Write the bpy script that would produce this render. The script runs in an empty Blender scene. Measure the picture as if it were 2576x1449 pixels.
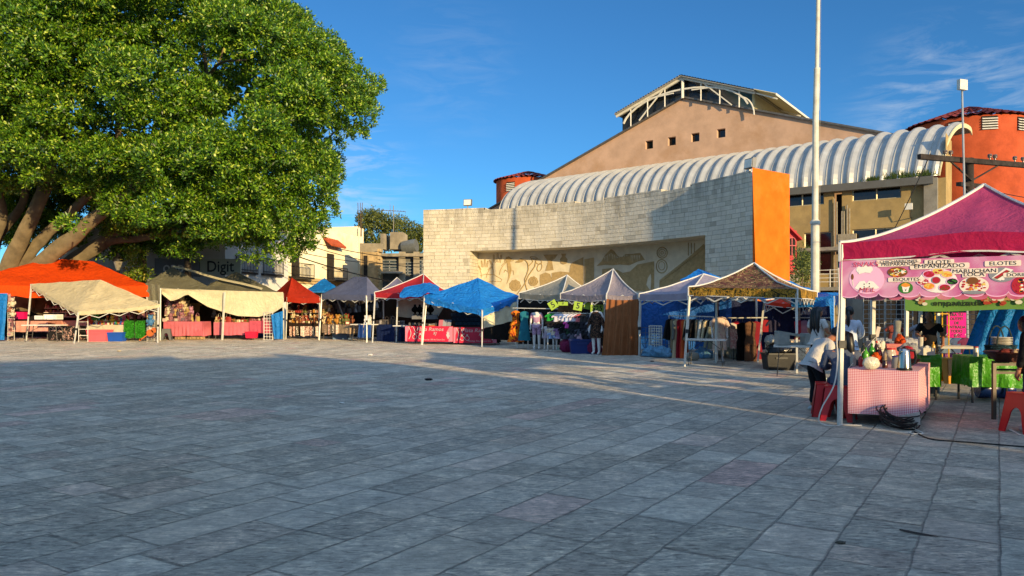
import bpy, math, random
import numpy as np
from mathutils import Vector, Matrix, noise as mnoise
random.seed(11)
rng = np.random.default_rng(5)
SC = bpy.context.scene
COL = SC.collection
R = math.radians
CAM_H = 1.55          # eye height
KF, CXP, HYP = 1910.0, 1288.0, 778.0   # measured on a 2576 px wide view of the photograph
cam_d = bpy.data.cameras.new("camera"); cam = bpy.data.objects.new("camera", cam_d); COL.objects.link(cam)
cam.location = (0, 0, CAM_H); cam.rotation_euler = (R(90), 0, 0)
cam_d.sensor_width = 36; cam_d.lens = 36 * KF / 2576; cam_d.shift_y = (HYP - 724.5) / 2576
cam_d.clip_end = 2000; cam_d.clip_start = 0.05
SC.camera = cam
SUN_AZ, SUN_EL = 29.5, 9.5      # sun behind the camera and to its right, low
to_sun = Vector((math.sin(R(SUN_AZ)) * math.cos(R(SUN_EL)), -math.cos(R(SUN_AZ)) * math.cos(R(SUN_EL)), math.sin(R(SUN_EL))))
sl = bpy.data.lights.new("sun", 'SUN'); sl.energy = 4.8; sl.angle = R(0.5); sl.color = (1.0, 0.75, 0.40)
so = bpy.data.objects.new("sun", sl); COL.objects.link(so)
so.rotation_euler = (-to_sun).to_track_quat('-Z', 'Y').to_euler(); so.location = (20, -30, 40)
W = bpy.data.worlds.new("World"); SC.world = W; W.use_nodes = True
nt = W.node_tree; nt.nodes.clear()
def N(nt, typ, **kw):
 n = nt.nodes.new(typ)
 for k, v in kw.items():
  if k.startswith('i_'):
   n.inputs[int(k[2:]) if k[2:].isdigit() else k[2:]].default_value = v
  else: setattr(n, k, v)
 return n
def L(nt, a, b): nt.links.new(a, b)
def math_n(nt, op, a, b=None, c=None, clamp=False):
 n = nt.nodes.new('ShaderNodeMath'); n.operation = op; n.use_clamp = clamp
 for i, v in enumerate((a, b, c)):
  if v is None: continue
  if isinstance(v, (int, float)): n.inputs[i].default_value = v
  else: nt.links.new(v, n.inputs[i])
 return n.outputs[0]
def ramp_n(nt, fac, stops, interp='LINEAR'):
 n = nt.nodes.new('ShaderNodeValToRGB'); n.color_ramp.interpolation = interp
 cr = n.color_ramp
 while len(cr.elements) < len(stops): cr.elements.new(0.5)
 for e, (p, c) in zip(cr.elements, stops):
  e.position = p; e.color = (*c[:3], 1) if not isinstance(c, (int, float)) else (c, c, c, 1)
 nt.links.new(fac, n.inputs[0]); return n.outputs[0]
def mix_n(nt, fac, a, b, typ='MIX'):
 n = nt.nodes.new('ShaderNodeMix'); n.data_type = 'RGBA'; n.blend_type = typ
 for s, v in ((n.inputs[0], fac), (n.inputs[6], a), (n.inputs[7], b)):
  if isinstance(v, (int, float)): s.default_value = v
  elif isinstance(v, tuple): s.default_value = (*v[:3], 1)
  else: nt.links.new(v, s)
 return n.outputs[2]
sky = N(nt, 'ShaderNodeTexSky', sky_type='NISHITA', sun_disc=False)
sky.sun_elevation = R(SUN_EL); sky.sun_rotation = R(180 - SUN_AZ)
sky.air_density = 1.0; sky.dust_density = 0.3; sky.ozone_density = 2.2; sky.altitude = 2100
bg = N(nt, 'ShaderNodeBackground'); bg.inputs[1].default_value = 0.15
wo = N(nt, 'ShaderNodeOutputWorld')
tc = N(nt, 'ShaderNodeTexCoord')
mp = N(nt, 'ShaderNodeMapping'); mp.inputs['Scale'].default_value = (5, 3, 22); mp.inputs['Rotation'].default_value = (0, R(-12), R(20))
L(nt, tc.outputs['Generated'], mp.inputs['Vector'])
nz = N(nt, 'ShaderNodeTexNoise'); nz.inputs['Scale'].default_value = 2.2; nz.inputs['Detail'].default_value = 7; nz.inputs['Roughness'].default_value = 0.62; nz.inputs['Distortion'].default_value = 0.6
L(nt, mp.outputs[0], nz.inputs['Vector'])
def patch(dx, dz, spread):
 d = Vector((dx / KF, 1, dz / KF)).normalized()
 dp = N(nt, 'ShaderNodeVectorMath', operation='DISTANCE'); L(nt, tc.outputs['Generated'], dp.inputs[0]); dp.inputs[1].default_value = d
 mr = N(nt, 'ShaderNodeMapRange'); mr.interpolation_type = 'SMOOTHSTEP'
 mr.inputs['From Min'].default_value = spread; mr.inputs['From Max'].default_value = spread * .15
 L(nt, dp.outputs['Value'], mr.inputs['Value']); return mr.outputs[0]
pm = math_n(nt, 'MAXIMUM', patch(-415, 300, .12), patch(1120, 465, .15))
pm = math_n(nt, 'MAXIMUM', pm, patch(-380, 375, .07))
pm = math_n(nt, 'MAXIMUM', pm, math_n(nt, 'MULTIPLY', patch(-150, 600, .12), .2))
cl = math_n(nt, 'MULTIPLY', pm, ramp_n(nt, nz.outputs['Fac'], [(0.46, 0.0), (0.74, 1.0)]))
cl = math_n(nt, 'MULTIPLY', cl, .6)
gm_ = N(nt, 'ShaderNodeGamma'); gm_.inputs[1].default_value = 1.0; L(nt, sky.outputs[0], gm_.inputs[0])
skyc = mix_n(nt, 1.0, gm_.outputs[0], (.27, .60, .83), 'MULTIPLY')
cd_ = N(nt, 'ShaderNodeVectorMath', operation='DOT_PRODUCT'); L(nt, tc.outputs['Generated'], cd_.inputs[0]); cd_.inputs[1].default_value = Vector((.25, -.72, .65)).normalized()
cm_ = N(nt, 'ShaderNodeMapRange'); cm_.interpolation_type = 'SMOOTHSTEP'; cm_.inputs['From Min'].default_value = .12; cm_.inputs['From Max'].default_value = .75; L(nt, cd_.outputs['Value'], cm_.inputs['Value'])
n4 = N(nt, 'ShaderNodeTexNoise'); n4.inputs['Scale'].default_value = 3; n4.inputs['Detail'].default_value = 5; L(nt, tc.outputs['Generated'], n4.inputs['Vector'])
fill_mask = math_n(nt, 'MULTIPLY', cm_.outputs[0], ramp_n(nt, n4.outputs['Fac'], [(.25, .55), (.6, 1.)]))
FILL_GLOW = (2.75, 4.2, 6.6)  # colour of a bright sky patch added behind the camera for fill light
skyc = mix_n(nt, fill_mask, skyc, FILL_GLOW)
L(nt, mix_n(nt, cl, skyc, (3.2, 3.6, 4.0)), bg.inputs[0]); L(nt, bg.outputs[0], wo.inputs[0])
SC.view_settings.view_transform = 'Standard'; SC.view_settings.look = 'None'
SC.view_settings.exposure = 0.5; SC.view_settings.gamma = 1; SC.view_settings.use_curve_mapping = False
SC.cycles.max_bounces = 8; SC.cycles.transparent_max_bounces = 8
SC.cycles.use_denoising = True
def g(px, py):
 "ground point seen at (px, py) of the photograph"
 Y = CAM_H * KF / (py - HYP); return Vector(((px - CXP) / KF * Y, Y, 0))
def w(px, py, Y):
 "point at distance Y seen at (px, py)"
 return Vector(((px - CXP) / KF * Y, Y, CAM_H + (HYP - py) / KF * Y))
def hx(h):
 h = h.lstrip('#'); c = [int(h[i:i+2], 16) / 255 for i in (0, 2, 4)]
 return tuple(x / 12.92 if x <= .04045 else ((x + .055) / 1.055) ** 2.4 for x in c)
E1 = Vector((.540, .842, 0)); E2 = Vector((.842, -.540, 0)); UP = Vector((0, 0, 1))   # the paving grid
MATS = {}
def new_mat(name):
 m = bpy.data.materials.new(name); m.use_nodes = True
 t = m.node_tree; t.nodes.clear()
 o = N(t, 'ShaderNodeOutputMaterial'); b = N(t, 'ShaderNodeBsdfPrincipled')
 L(t, b.outputs[0], o.inputs[0]); return m, t, b, o
def M(name, col, rough=.7, var=.12, scale=6, bump=0., bscale=60, metal=0., trans=0., spec=.35, stain=None, coat=0.):
 "general worn surface: two scales of colour variation, roughness variation, fine bump"
 if name in MATS: return MATS[name]
 if isinstance(col, str): col = hx(col)
 m, t, b, o = new_mat(name)
 tcn = N(t, 'ShaderNodeTexCoord')
 n1 = N(t, 'ShaderNodeTexNoise'); n1.inputs['Scale'].default_value = scale; n1.inputs['Detail'].default_value = 5; n1.inputs['Roughness'].default_value = .6
 L(t, tcn.outputs['Object'], n1.inputs['Vector'])
 lo = tuple(max(0, c * (1 - var * 1.6)) for c in col); hi = tuple(min(1, c * (1 + var)) for c in col)
 c = ramp_n(t, n1.outputs['Fac'], [(.3, lo), (.72, hi)])
 if stain:
  n3 = N(t, 'ShaderNodeTexNoise'); n3.inputs['Scale'].default_value = scale * .35; n3.inputs['Detail'].default_value = 8; n3.inputs['Roughness'].default_value = .7
  L(t, tcn.outputs['Object'], n3.inputs['Vector'])
  f = ramp_n(t, n3.outputs['Fac'], [(.52, 0.), (.72, .75)])
  c = mix_n(t, f, c, hx(stain) if isinstance(stain, str) else stain)
 L(t, c, b.inputs['Base Color'])
 L(t, ramp_n(t, n1.outputs['Fac'], [(.3, min(1, rough * 1.15)), (.7, rough * .85)]), b.inputs['Roughness'])
 b.inputs['Metallic'].default_value = metal; b.inputs['Specular IOR Level'].default_value = spec
 if coat: b.inputs['Coat Weight'].default_value = coat
 if bump:
  n2 = N(t, 'ShaderNodeTexNoise'); n2.inputs['Scale'].default_value = bscale; n2.inputs['Detail'].default_value = 4
  L(t, tcn.outputs['Object'], n2.inputs['Vector'])
  bp = N(t, 'ShaderNodeBump'); bp.inputs['Strength'].default_value = min(1, bump); bp.inputs['Distance'].default_value = .02
  L(t, n2.outputs['Fac'], bp.inputs['Height']); L(t, bp.outputs[0], b.inputs['Normal'])
 if trans:
  tr = N(t, 'ShaderNodeBsdfTranslucent'); L(t, c, tr.inputs[0])
  mx = N(t, 'ShaderNodeMixShader'); mx.inputs[0].default_value = trans
  L(t, b.outputs[0], mx.inputs[1]); L(t, tr.outputs[0], mx.inputs[2]); L(t, mx.outputs[0], o.inputs[0])
 b.inputs['Diffuse Roughness'].default_value = .6
 MATS[name] = m; return m
def fabric(name, col, trans=.25, rough=.8, wr=.5, scale=2.5, var=.10, spec=.2):
 "tent cloth or tarpaulin: creases from stretched noise, light comes through"
 if name in MATS: return MATS[name]
 if isinstance(col, str): col = hx(col)
 m, t, b, o = new_mat(name)
 tcn = N(t, 'ShaderNodeTexCoord')
 n1 = N(t, 'ShaderNodeTexNoise'); n1.inputs['Scale'].default_value = scale; n1.inputs['Detail'].default_value = 6; n1.inputs['Roughness'].default_value = .65
 L(t, tcn.outputs['Object'], n1.inputs['Vector'])
 c = ramp_n(t, n1.outputs['Fac'], [(.28, tuple(x * (1 - 1.8 * var) for x in col)), (.7, tuple(min(1, x * (1 + var)) for x in col))])
 L(t, c, b.inputs['Base Color']); b.inputs['Roughness'].default_value = rough; b.inputs['Specular IOR Level'].default_value = spec
 n2 = N(t, 'ShaderNodeTexNoise'); n2.inputs['Scale'].default_value = 3.2; n2.inputs['Detail'].default_value = 5; n2.inputs['Distortion'].default_value = 1.8
 L(t, tcn.outputs['Object'], n2.inputs['Vector'])
 n3 = N(t, 'ShaderNodeTexNoise'); n3.inputs['Scale'].default_value = 14; n3.inputs['Detail'].default_value = 3; n3.inputs['Distortion'].default_value = 1.0
 L(t, tcn.outputs['Object'], n3.inputs['Vector'])
 hgt = math_n(t, 'ADD', n2.outputs['Fac'], math_n(t, 'MULTIPLY', n3.outputs['Fac'], .3))
 bp = N(t, 'ShaderNodeBump'); bp.inputs['Strength'].default_value = wr; bp.inputs['Distance'].default_value = .12
 L(t, hgt, bp.inputs['Height']); L(t, bp.outputs[0], b.inputs['Normal'])
 if trans:
  tr = N(t, 'ShaderNodeBsdfTranslucent'); L(t, c, tr.inputs[0]); L(t, bp.outputs[0], tr.inputs['Normal'])
  mx = N(t, 'ShaderNodeMixShader'); mx.inputs[0].default_value = trans
  L(t, b.outputs[0], mx.inputs[1]); L(t, tr.outputs[0], mx.inputs[2]); L(t, mx.outputs[0], o.inputs[0])
 MATS[name] = m; return m
def pattern_cloth(name, stops, scale=9, trans=.15, kind='noise', spec=.2):
 "printed cloth: hard-edged blotches of several colours"
 if name in MATS: return MATS[name]
 m, t, b, o = new_mat(name)
 tcn = N(t, 'ShaderNodeTexCoord')
 if kind == 'noise':
  n1 = N(t, 'ShaderNodeTexNoise'); n1.inputs['Scale'].default_value = scale; n1.inputs['Detail'].default_value = 2; n1.inputs['Distortion'].default_value = 1.5
  L(t, tcn.outputs['Object'], n1.inputs['Vector']); f = n1.outputs['Fac']
 else:
  n1 = N(t, 'ShaderNodeTexVoronoi'); n1.inputs['Scale'].default_value = scale
  L(t, tcn.outputs['Object'], n1.inputs['Vector'])
  sp = N(t, 'ShaderNodeSeparateColor'); L(t, n1.outputs['Color'], sp.inputs[0]); f = sp.outputs[0]
 c = ramp_n(t, f, [(p, hx(h)) for p, h in stops], 'CONSTANT')
 L(t, c, b.inputs['Base Color']); b.inputs['Roughness'].default_value = .85; b.inputs['Specular IOR Level'].default_value = spec
 if trans:
  tr = N(t, 'ShaderNodeBsdfTranslucent'); L(t, c, tr.inputs[0])
  mx = N(t, 'ShaderNodeMixShader'); mx.inputs[0].default_value = trans
  L(t, b.outputs[0], mx.inputs[1]); L(t, tr.outputs[0], mx.inputs[2]); L(t, mx.outputs[0], o.inputs[0])
 MATS[name] = m; return m
def flat(name, col, rough=.6, spec=.3, metal=0., emit=0.):
 if name in MATS: return MATS[name]
 if isinstance(col, str): col = hx(col)
 m, t, b, o = new_mat(name); b.inputs['Base Color'].default_value = (*col, 1); b.inputs['Roughness'].default_value = rough
 b.inputs['Specular IOR Level'].default_value = spec; b.inputs['Metallic'].default_value = metal
 if emit: b.inputs['Emission Color'].default_value = (*col, 1); b.inputs['Emission Strength'].default_value = emit
 MATS[name] = m; return m
def slab_pattern(t, u, v, row_h, lmin, lmax, joint, wob=.012, wscale=2.5):
 "courses of random-length slabs; gives (random per slab, second random, joint mask 0 in the joint .. 1 on the face)"
 cmb = N(t, 'ShaderNodeCombineXYZ'); L(t, u, cmb.inputs[0]); L(t, v, cmb.inputs[1])
 nz = N(t, 'ShaderNodeTexNoise'); nz.inputs['Scale'].default_value = wscale; nz.inputs['Detail'].default_value = 4
 L(t, cmb.outputs[0], nz.inputs['Vector'])
 sp = N(t, 'ShaderNodeSeparateColor'); L(t, nz.outputs['Color'], sp.inputs[0])
 u = math_n(t, 'ADD', u, math_n(t, 'MULTIPLY', math_n(t, 'SUBTRACT', sp.outputs[0], .5), wob * 2))
 v = math_n(t, 'ADD', v, math_n(t, 'MULTIPLY', math_n(t, 'SUBTRACT', sp.outputs[1], .5), wob * 2))
 vr = math_n(t, 'DIVIDE', v, row_h); row = math_n(t, 'FLOOR', vr); rf = math_n(t, 'FRACT', vr)
 wn = N(t, 'ShaderNodeTexWhiteNoise', noise_dimensions='1D'); L(t, row, wn.inputs['W']); r1 = wn.outputs['Value']
 ln = math_n(t, 'ADD', math_n(t, 'MULTIPLY', r1, lmax - lmin), lmin)
 uu = math_n(t, 'ADD', math_n(t, 'DIVIDE', u, ln), math_n(t, 'MULTIPLY', r1, 37.3))
 ws = math_n(t, 'MULTIPLY', math_n(t, 'SINE', math_n(t, 'ADD', math_n(t, 'MULTIPLY', uu, 2.3), math_n(t, 'MULTIPLY', row, 1.7))), .24)
 uu = math_n(t, 'ADD', uu, ws)
 cell = math_n(t, 'FLOOR', uu); cf = math_n(t, 'FRACT', uu)
 du = math_n(t, 'MULTIPLY', math_n(t, 'MINIMUM', cf, math_n(t, 'SUBTRACT', 1., cf)), ln)
 dv = math_n(t, 'MULTIPLY', math_n(t, 'MINIMUM', rf, math_n(t, 'SUBTRACT', 1., rf)), row_h)
 d = math_n(t, 'MINIMUM', du, dv)
 c2 = N(t, 'ShaderNodeCombineXYZ'); L(t, cell, c2.inputs[0]); L(t, row, c2.inputs[1])
 w2 = N(t, 'ShaderNodeTexWhiteNoise', noise_dimensions='2D'); L(t, c2.outputs[0], w2.inputs['Vector'])
 s2 = N(t, 'ShaderNodeSeparateColor'); L(t, w2.outputs['Color'], s2.inputs[0])
 mr = N(t, 'ShaderNodeMapRange'); mr.interpolation_type = 'SMOOTHSTEP'; mr.inputs['From Min'].default_value = joint * .25; mr.inputs['From Max'].default_value = joint
 L(t, d, mr.inputs['Value'])
 return s2.outputs[0], s2.outputs[1], mr.outputs[0], d, s2.outputs[2]
class MB:
 def __init__(s): s.v = []; s.f = []; s.m = []; s.cur = 0
 def face(s, idx): s.f.append(tuple(idx)); s.m.append(s.cur)
 def boxm(s, mat, sx, sy, sz):
  b = len(s.v)
  for z in (-.5, .5):
   for x, y in ((-.5, -.5), (.5, -.5), (.5, .5), (-.5, .5)): s.v.append(mat @ Vector((x * sx, y * sy, z * sz)))
  for q in ((0, 3, 2, 1), (4, 5, 6, 7), (0, 1, 5, 4), (1, 2, 6, 5), (2, 3, 7, 6), (3, 0, 4, 7)): s.face([b + i for i in q])
  return s
 def box(s, c, size, rz=0): return s.boxm(Matrix.Translation(Vector(c)) @ Matrix.Rotation(rz, 4, 'Z'), *size)
 def obox(s, o, ax, ay, az):
  "box from a corner and three edge vectors"
  b = len(s.v); o = Vector(o); ax, ay, az = Vector(ax), Vector(ay), Vector(az)
  for z in (0, 1):
   for x, y in ((0, 0), (1, 0), (1, 1), (0, 1)): s.v.append(o + ax * x + ay * y + az * z)
  for q in ((0, 3, 2, 1), (4, 5, 6, 7), (0, 1, 5, 4), (1, 2, 6, 5), (2, 3, 7, 6), (3, 0, 4, 7)): s.face([b + i for i in q])
  return s
 def bar(s, p, q, wd, ht=None):
  p, q = Vector(p), Vector(q); d = q - p; ln = d.length
  if ln < 1e-6: return s
  rot = d.to_track_quat('X', 'Z').to_matrix().to_4x4()
  return s.boxm(Matrix.Translation((p + q) / 2) @ rot, ln, wd, ht or wd)
 def tube(s, pts, r, n=8, cap=True):
  pts = [Vector(p) for p in pts]; k = len(pts)
  rs = r if isinstance(r, (list, tuple)) else [r] * k
  b = len(s.v); up = None
  for i, p in enumerate(pts):
   d = (pts[min(i + 1, k - 1)] - pts[max(i - 1, 0)])
   d = d.normalized() if d.length > 1e-9 else Vector((0, 0, 1))
   if up is None: up = Vector((0, 0, 1)) if abs(d.z) < .9 else Vector((1, 0, 0))
   x = d.cross(up); x = x.normalized() if x.length > 1e-6 else d.orthogonal().normalized()
   y = x.cross(d).normalized(); up = y
   for j in range(n):
    a = 2 * math.pi * j / n; s.v.append(p + (x * math.cos(a) + y * math.sin(a)) * rs[i])
  for i in range(k - 1):
   for j in range(n):
    j2 = (j + 1) % n
    s.face((b + i * n + j, b + i * n + j2, b + (i + 1) * n + j2, b + (i + 1) * n + j))
  if cap:
   s.face([b + j for j in range(n)][::-1]); s.face([b + (k - 1) * n + j for j in range(n)])
  return s
 def lathe(s, prof, c=(0, 0, 0), n=16, sx=1, sy=1, mat=None):
  c = Vector(c); b = len(s.v); k = len(prof)
  for r, z in prof:
   for j in range(n):
    a = 2 * math.pi * j / n; p = Vector((r * sx * math.cos(a), r * sy * math.sin(a), z))
    s.v.append((mat @ p if mat else p) + c)
  for i in range(k - 1):
   for j in range(n):
    j2 = (j + 1) % n; s.face((b + i * n + j, b + i * n + j2, b + (i + 1) * n + j2, b + (i + 1) * n + j))
  if prof[0][0] > 1e-5: s.face([b + j for j in range(n)][::-1])
  if prof[-1][0] > 1e-5: s.face([b + (k - 1) * n + j for j in range(n)])
  return s
 def grid(s, fn, nu, nv):
  b = len(s.v)
  for i in range(nu + 1):
   for j in range(nv + 1): s.v.append(Vector(fn(i / nu, j / nv)))
  for i in range(nu):
   for j in range(nv):
    a = b + i * (nv + 1) + j; s.face((a, a + nv + 1, a + nv + 2, a + 1))
  return s
 def quad(s, a, b_, c, d):
  b = len(s.v); s.v += [Vector(a), Vector(b_), Vector(c), Vector(d)]; s.face((b, b + 1, b + 2, b + 3)); return s
 def poly(s, pts):
  b = len(s.v); s.v += [Vector(p) for p in pts]; s.face(range(b, b + len(pts))); return s
 def prism(s, pts, ext):
  "closed outline pushed along ext"
  b = len(s.v); k = len(pts); ext = Vector(ext)
  s.v += [Vector(p) for p in pts] + [Vector(p) + ext for p in pts]
  s.face(list(range(b, b + k))[::-1]); s.face(range(b + k, b + 2 * k))
  for i in range(k):
   j = (i + 1) % k; s.face((b + i, b + j, b + k + j, b + k + i))
  return s
 def blob(s, c, rx, ry, rz, nu=10, nv=7, jit=.0, seed=0, bottom=None):
  c = Vector(c); b = len(s.v)
  for i in range(nv + 1):
   th = math.pi * i / nv
   for j in range(nu):
    a = 2 * math.pi * j / nu
    p = Vector((math.sin(th) * math.cos(a), math.sin(th) * math.sin(a), math.cos(th)))
    k = 1 + jit * mnoise.noise(p * 2.3 + Vector((seed, seed * 1.7, 0)))
    q = Vector((p.x * rx * k, p.y * ry * k, p.z * rz * k))
    if bottom is not None: q.z = max(q.z, bottom)
    s.v.append(c + q)
  for i in range(nv):
   for j in range(nu):
    j2 = (j + 1) % nu; s.face((b + i * nu + j, b + (i + 1) * nu + j, b + (i + 1) * nu + j2, b + i * nu + j2))
  return s
 def join(s, mesh, mat=None, mi=None):
  "append a bpy mesh or another MB"
  b = len(s.v); mat = mat or Matrix()
  if isinstance(mesh, MB):
   s.v += [mat @ Vector(v) for v in mesh.v]
   for f, m in zip(mesh.f, mesh.m): s.f.append(tuple(b + i for i in f)); s.m.append(m if mi is None else mi)
  else:
   s.v += [mat @ v.co for v in mesh.vertices]
   for p in mesh.polygons: s.f.append(tuple(b + i for i in p.vertices)); s.m.append(s.cur if mi is None else mi)
  return s
 def jitter(s, amp, sc=1.0, seed=0):
  for i, v in enumerate(s.v):
   s.v[i] = v + amp * mnoise.noise_vector(v * sc + Vector((seed, 0, seed)))
  return s
 def mesh(s, name, mats, inv=None, smooth=False):
  me = bpy.data.meshes.new(name)
  vs = [inv @ v for v in s.v] if inv else s.v
  me.from_pydata([tuple(v) for v in vs], [], s.f); me.validate()
  for m in (mats if isinstance(mats, (list, tuple)) else [mats]): me.materials.append(m)
  if len(me.polygons) == len(s.m): me.polygons.foreach_set('material_index', s.m)
  if smooth:
   me.polygons.foreach_set('use_smooth', [True] * len(me.polygons))
   if smooth != 'all':
    try: me.set_sharp_from_angle(angle=R(40))
    except Exception: pass
  me.update(); return me
WM = {}   # world matrices of things and parts
def thing(name, label, cat, loc=(0, 0, 0), rz=0., group=None):
 o = bpy.data.objects.new(name, None); COL.objects.link(o); o.empty_display_size = .2
 o.location = loc; o.rotation_euler = (0, 0, rz); o['label'] = label; o['category'] = cat
 if group: o['group'] = group
 WM[o] = Matrix.Translation(Vector(loc)) @ Matrix.Rotation(rz, 4, 'Z'); return o
def part(mb, name, mats, parent, smooth=False, local=False, label=None):
 "one mesh object under parent; the builder's points are world points unless local"
 inv = None if local else WM[parent].inverted()
 o = bpy.data.objects.new(name, mb.mesh(name, mats, inv, smooth)); COL.objects.link(o)
 o.parent = parent; WM[o] = WM[parent]
 if label: o['label'] = label
 return o
def solo(mb, name, mats, label, cat, group=None, kind=None, smooth=False, at=None):
 "a thing that is one mesh (no parts of its own)"
 if at is None:
  xs = [v.x for v in mb.v]; ys = [v.y for v in mb.v]; zs = [v.z for v in mb.v]
  at = Vector(((min(xs) + max(xs)) / 2, (min(ys) + max(ys)) / 2, min(zs)))
 o = bpy.data.objects.new(name, mb.mesh(name, mats, Matrix.Translation(-Vector(at)), smooth)); COL.objects.link(o); o.location = at
 if kind: o['kind'] = kind
 if label: o['label'] = label
 if cat: o['category'] = cat
 if group: o['group'] = group
 WM[o] = Matrix.Translation(Vector(at)); return o
def kids(o): return [c for c in COL.objects if c.parent == o]
KIDS = {}
def copy_tree(root, loc, rz=0., label=None, group=None, scale=None, mats=None):
 "a copy of a thing with copies of its parts and sub-parts; mats swaps materials by part name"
 def rec(o, par):
  c = o.copy(); COL.objects.link(c)
  if par is not None: c.parent = par
  if mats and o.data is not None:
   base = o.name.split('.')[0]
   if base in mats:
    c.data = o.data.copy()
    for i in range(len(c.data.materials)): c.data.materials[i] = mats[base] if not isinstance(mats[base], (list, tuple)) else mats[base][i]
  for ch in KIDS.setdefault(o.name, kids(o)): rec(ch, c)
  return c
 r = rec(root, None); r.location = loc; r.rotation_euler = (0, 0, rz)
 if scale: r.scale = (scale,) * 3 if not isinstance(scale, tuple) else scale
 if label: r['label'] = label
 if group: r['group'] = group
 return r
class Proto:
 "first placing moves the original itself, later ones copy it"
 def __init__(s, o): s.o = o; s.used = False
 def put(s, loc, rz=0., label=None, group=None, scale=None, mats=None):
  if not s.used and not mats:
   s.used = True; o = s.o; o.location = loc; o.rotation_euler = (0, 0, rz)
   if scale: o.scale = (scale,) * 3 if not isinstance(scale, tuple) else scale
   if label: o['label'] = label
   if group: o['group'] = group
   return o
  return copy_tree(s.o, loc, rz, label, group, scale, mats)
 def drop(s):
  if not s.used:
   def rec(o):
    for c in kids(o): rec(c)
    bpy.data.objects.remove(o)
   rec(s.o)
FONT_CACHE = {}
def text_mesh(txt, size=1., align='CENTER', shear=0., space=1., bold=0.):
 cu = bpy.data.curves.new('txt', 'FONT'); cu.body = txt; cu.size = size; cu.align_x = align; cu.align_y = 'CENTER'; cu.shear = shear
 cu.space_character = space; cu.resolution_u = 3; cu.offset = bold; cu.extrude = .0
 ob = bpy.data.objects.new('txt', cu); COL.objects.link(ob)
 dg = bpy.context.evaluated_depsgraph_get()
 me = bpy.data.meshes.new_from_object(ob.evaluated_get(dg))
 bpy.data.objects.remove(ob); bpy.data.curves.remove(cu); return me
def ground_material():
 m, t, b, o = new_mat('stone_paving')
 tcn = N(t, 'ShaderNodeTexCoord')
 def dot(vec):
  d = N(t, 'ShaderNodeVectorMath', operation='DOT_PRODUCT'); L(t, tcn.outputs['Object'], d.inputs[0]); d.inputs[1].default_value = vec; return d.outputs['Value']
 u, v = dot(tuple(E1)), dot(tuple(E2))
 r1, r2, mask, d, r3 = slab_pattern(t, u, v, .46, .5, 1.05, .013, .016, 4.5)
 col = ramp_n(t, r1, [(0, hx('#ada493')), (.22, hx('#b5ab9b')), (.45, hx('#afa797')), (.62, hx('#b9af9e')), (.80, hx('#b2a695')), (.93, hx('#b9a897')), (.985, hx('#bda194'))])
 nbig = N(t, 'ShaderNodeTexNoise'); nbig.inputs['Scale'].default_value = .35; nbig.inputs['Detail'].default_value = 5; L(t, tcn.outputs['Object'], nbig.inputs['Vector'])
 col = mix_n(t, ramp_n(t, nbig.outputs['Fac'], [(.35, 0.), (.7, .5)]), col, hx('#bfa98e'))
 ns = N(t, 'ShaderNodeTexNoise'); ns.inputs['Scale'].default_value = 3.5; ns.inputs['Detail'].default_value = 9; ns.inputs['Roughness'].default_value = .72; L(t, tcn.outputs['Object'], ns.inputs['Vector'])
 col = mix_n(t, .55, col, ramp_n(t, ns.outputs['Fac'], [(.28, hx('#3c4144')), (.5, hx('#888e90')), (.72, hx('#cfcec9'))]), 'OVERLAY')
 col = mix_n(t, .8, col, ramp_n(t, r2, [(0, .455), (1, .545)]), 'OVERLAY')
 mps = N(t, 'ShaderNodeMapping'); mps.inputs['Rotation'].default_value = (0, 0, R(40)); mps.inputs['Scale'].default_value = (1.3, 5, 1); L(t, tcn.outputs['Object'], mps.inputs['Vector'])
 nsc = N(t, 'ShaderNodeTexNoise'); nsc.inputs['Scale'].default_value = 3.4; nsc.inputs['Detail'].default_value = 6; nsc.inputs['Roughness'].default_value = .75; L(t, mps.outputs[0], nsc.inputs['Vector'])
 col = mix_n(t, ramp_n(t, nsc.outputs['Fac'], [(.665, 0.), (.72, .55)]), col, hx('#dcd4c4'))
 mpg = N(t, 'ShaderNodeMapping'); mpg.inputs['Rotation'].default_value = (0, 0, R(12)); mpg.inputs['Scale'].default_value = (.55, 1.5, 1); L(t, tcn.outputs['Object'], mpg.inputs['Vector'])
 ngr = N(t, 'ShaderNodeTexNoise'); ngr.inputs['Scale'].default_value = 19; ngr.inputs['Detail'].default_value = 7; ngr.inputs['Roughness'].default_value = .68; ngr.inputs['Distortion'].default_value = .8; L(t, mpg.outputs[0], ngr.inputs['Vector'])
 gr = ramp_n(t, ngr.outputs['Fac'], [(.36, .48), (.46, .9), (.54, 1.06), (.64, 1.55)])
 gr = mix_n(t, ramp_n(t, r3, [(.1, .55), (.6, 1.)]), (1., 1., 1.), gr)
 col = mix_n(t, 1., mix_n(t, 1., col, (1.66, 1.68, 1.70), 'MULTIPLY'), gr, 'MULTIPLY')
 mpc = N(t, 'ShaderNodeMapping'); mpc.inputs['Rotation'].default_value = (0, 0, R(-20)); mpc.inputs['Scale'].default_value = (1.2, 9, 1); L(t, tcn.outputs['Object'], mpc.inputs['Vector'])
 nch = N(t, 'ShaderNodeTexNoise'); nch.inputs['Scale'].default_value = 4.5; nch.inputs['Detail'].default_value = 5; nch.inputs['Roughness'].default_value = .65; nch.inputs['Distortion'].default_value = .5; L(t, mpc.outputs[0], nch.inputs['Vector'])
 nmd = N(t, 'ShaderNodeTexNoise'); nmd.inputs['Scale'].default_value = 9; nmd.inputs['Detail'].default_value = 8; nmd.inputs['Roughness'].default_value = .7; L(t, tcn.outputs['Object'], nmd.inputs['Vector'])
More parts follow.
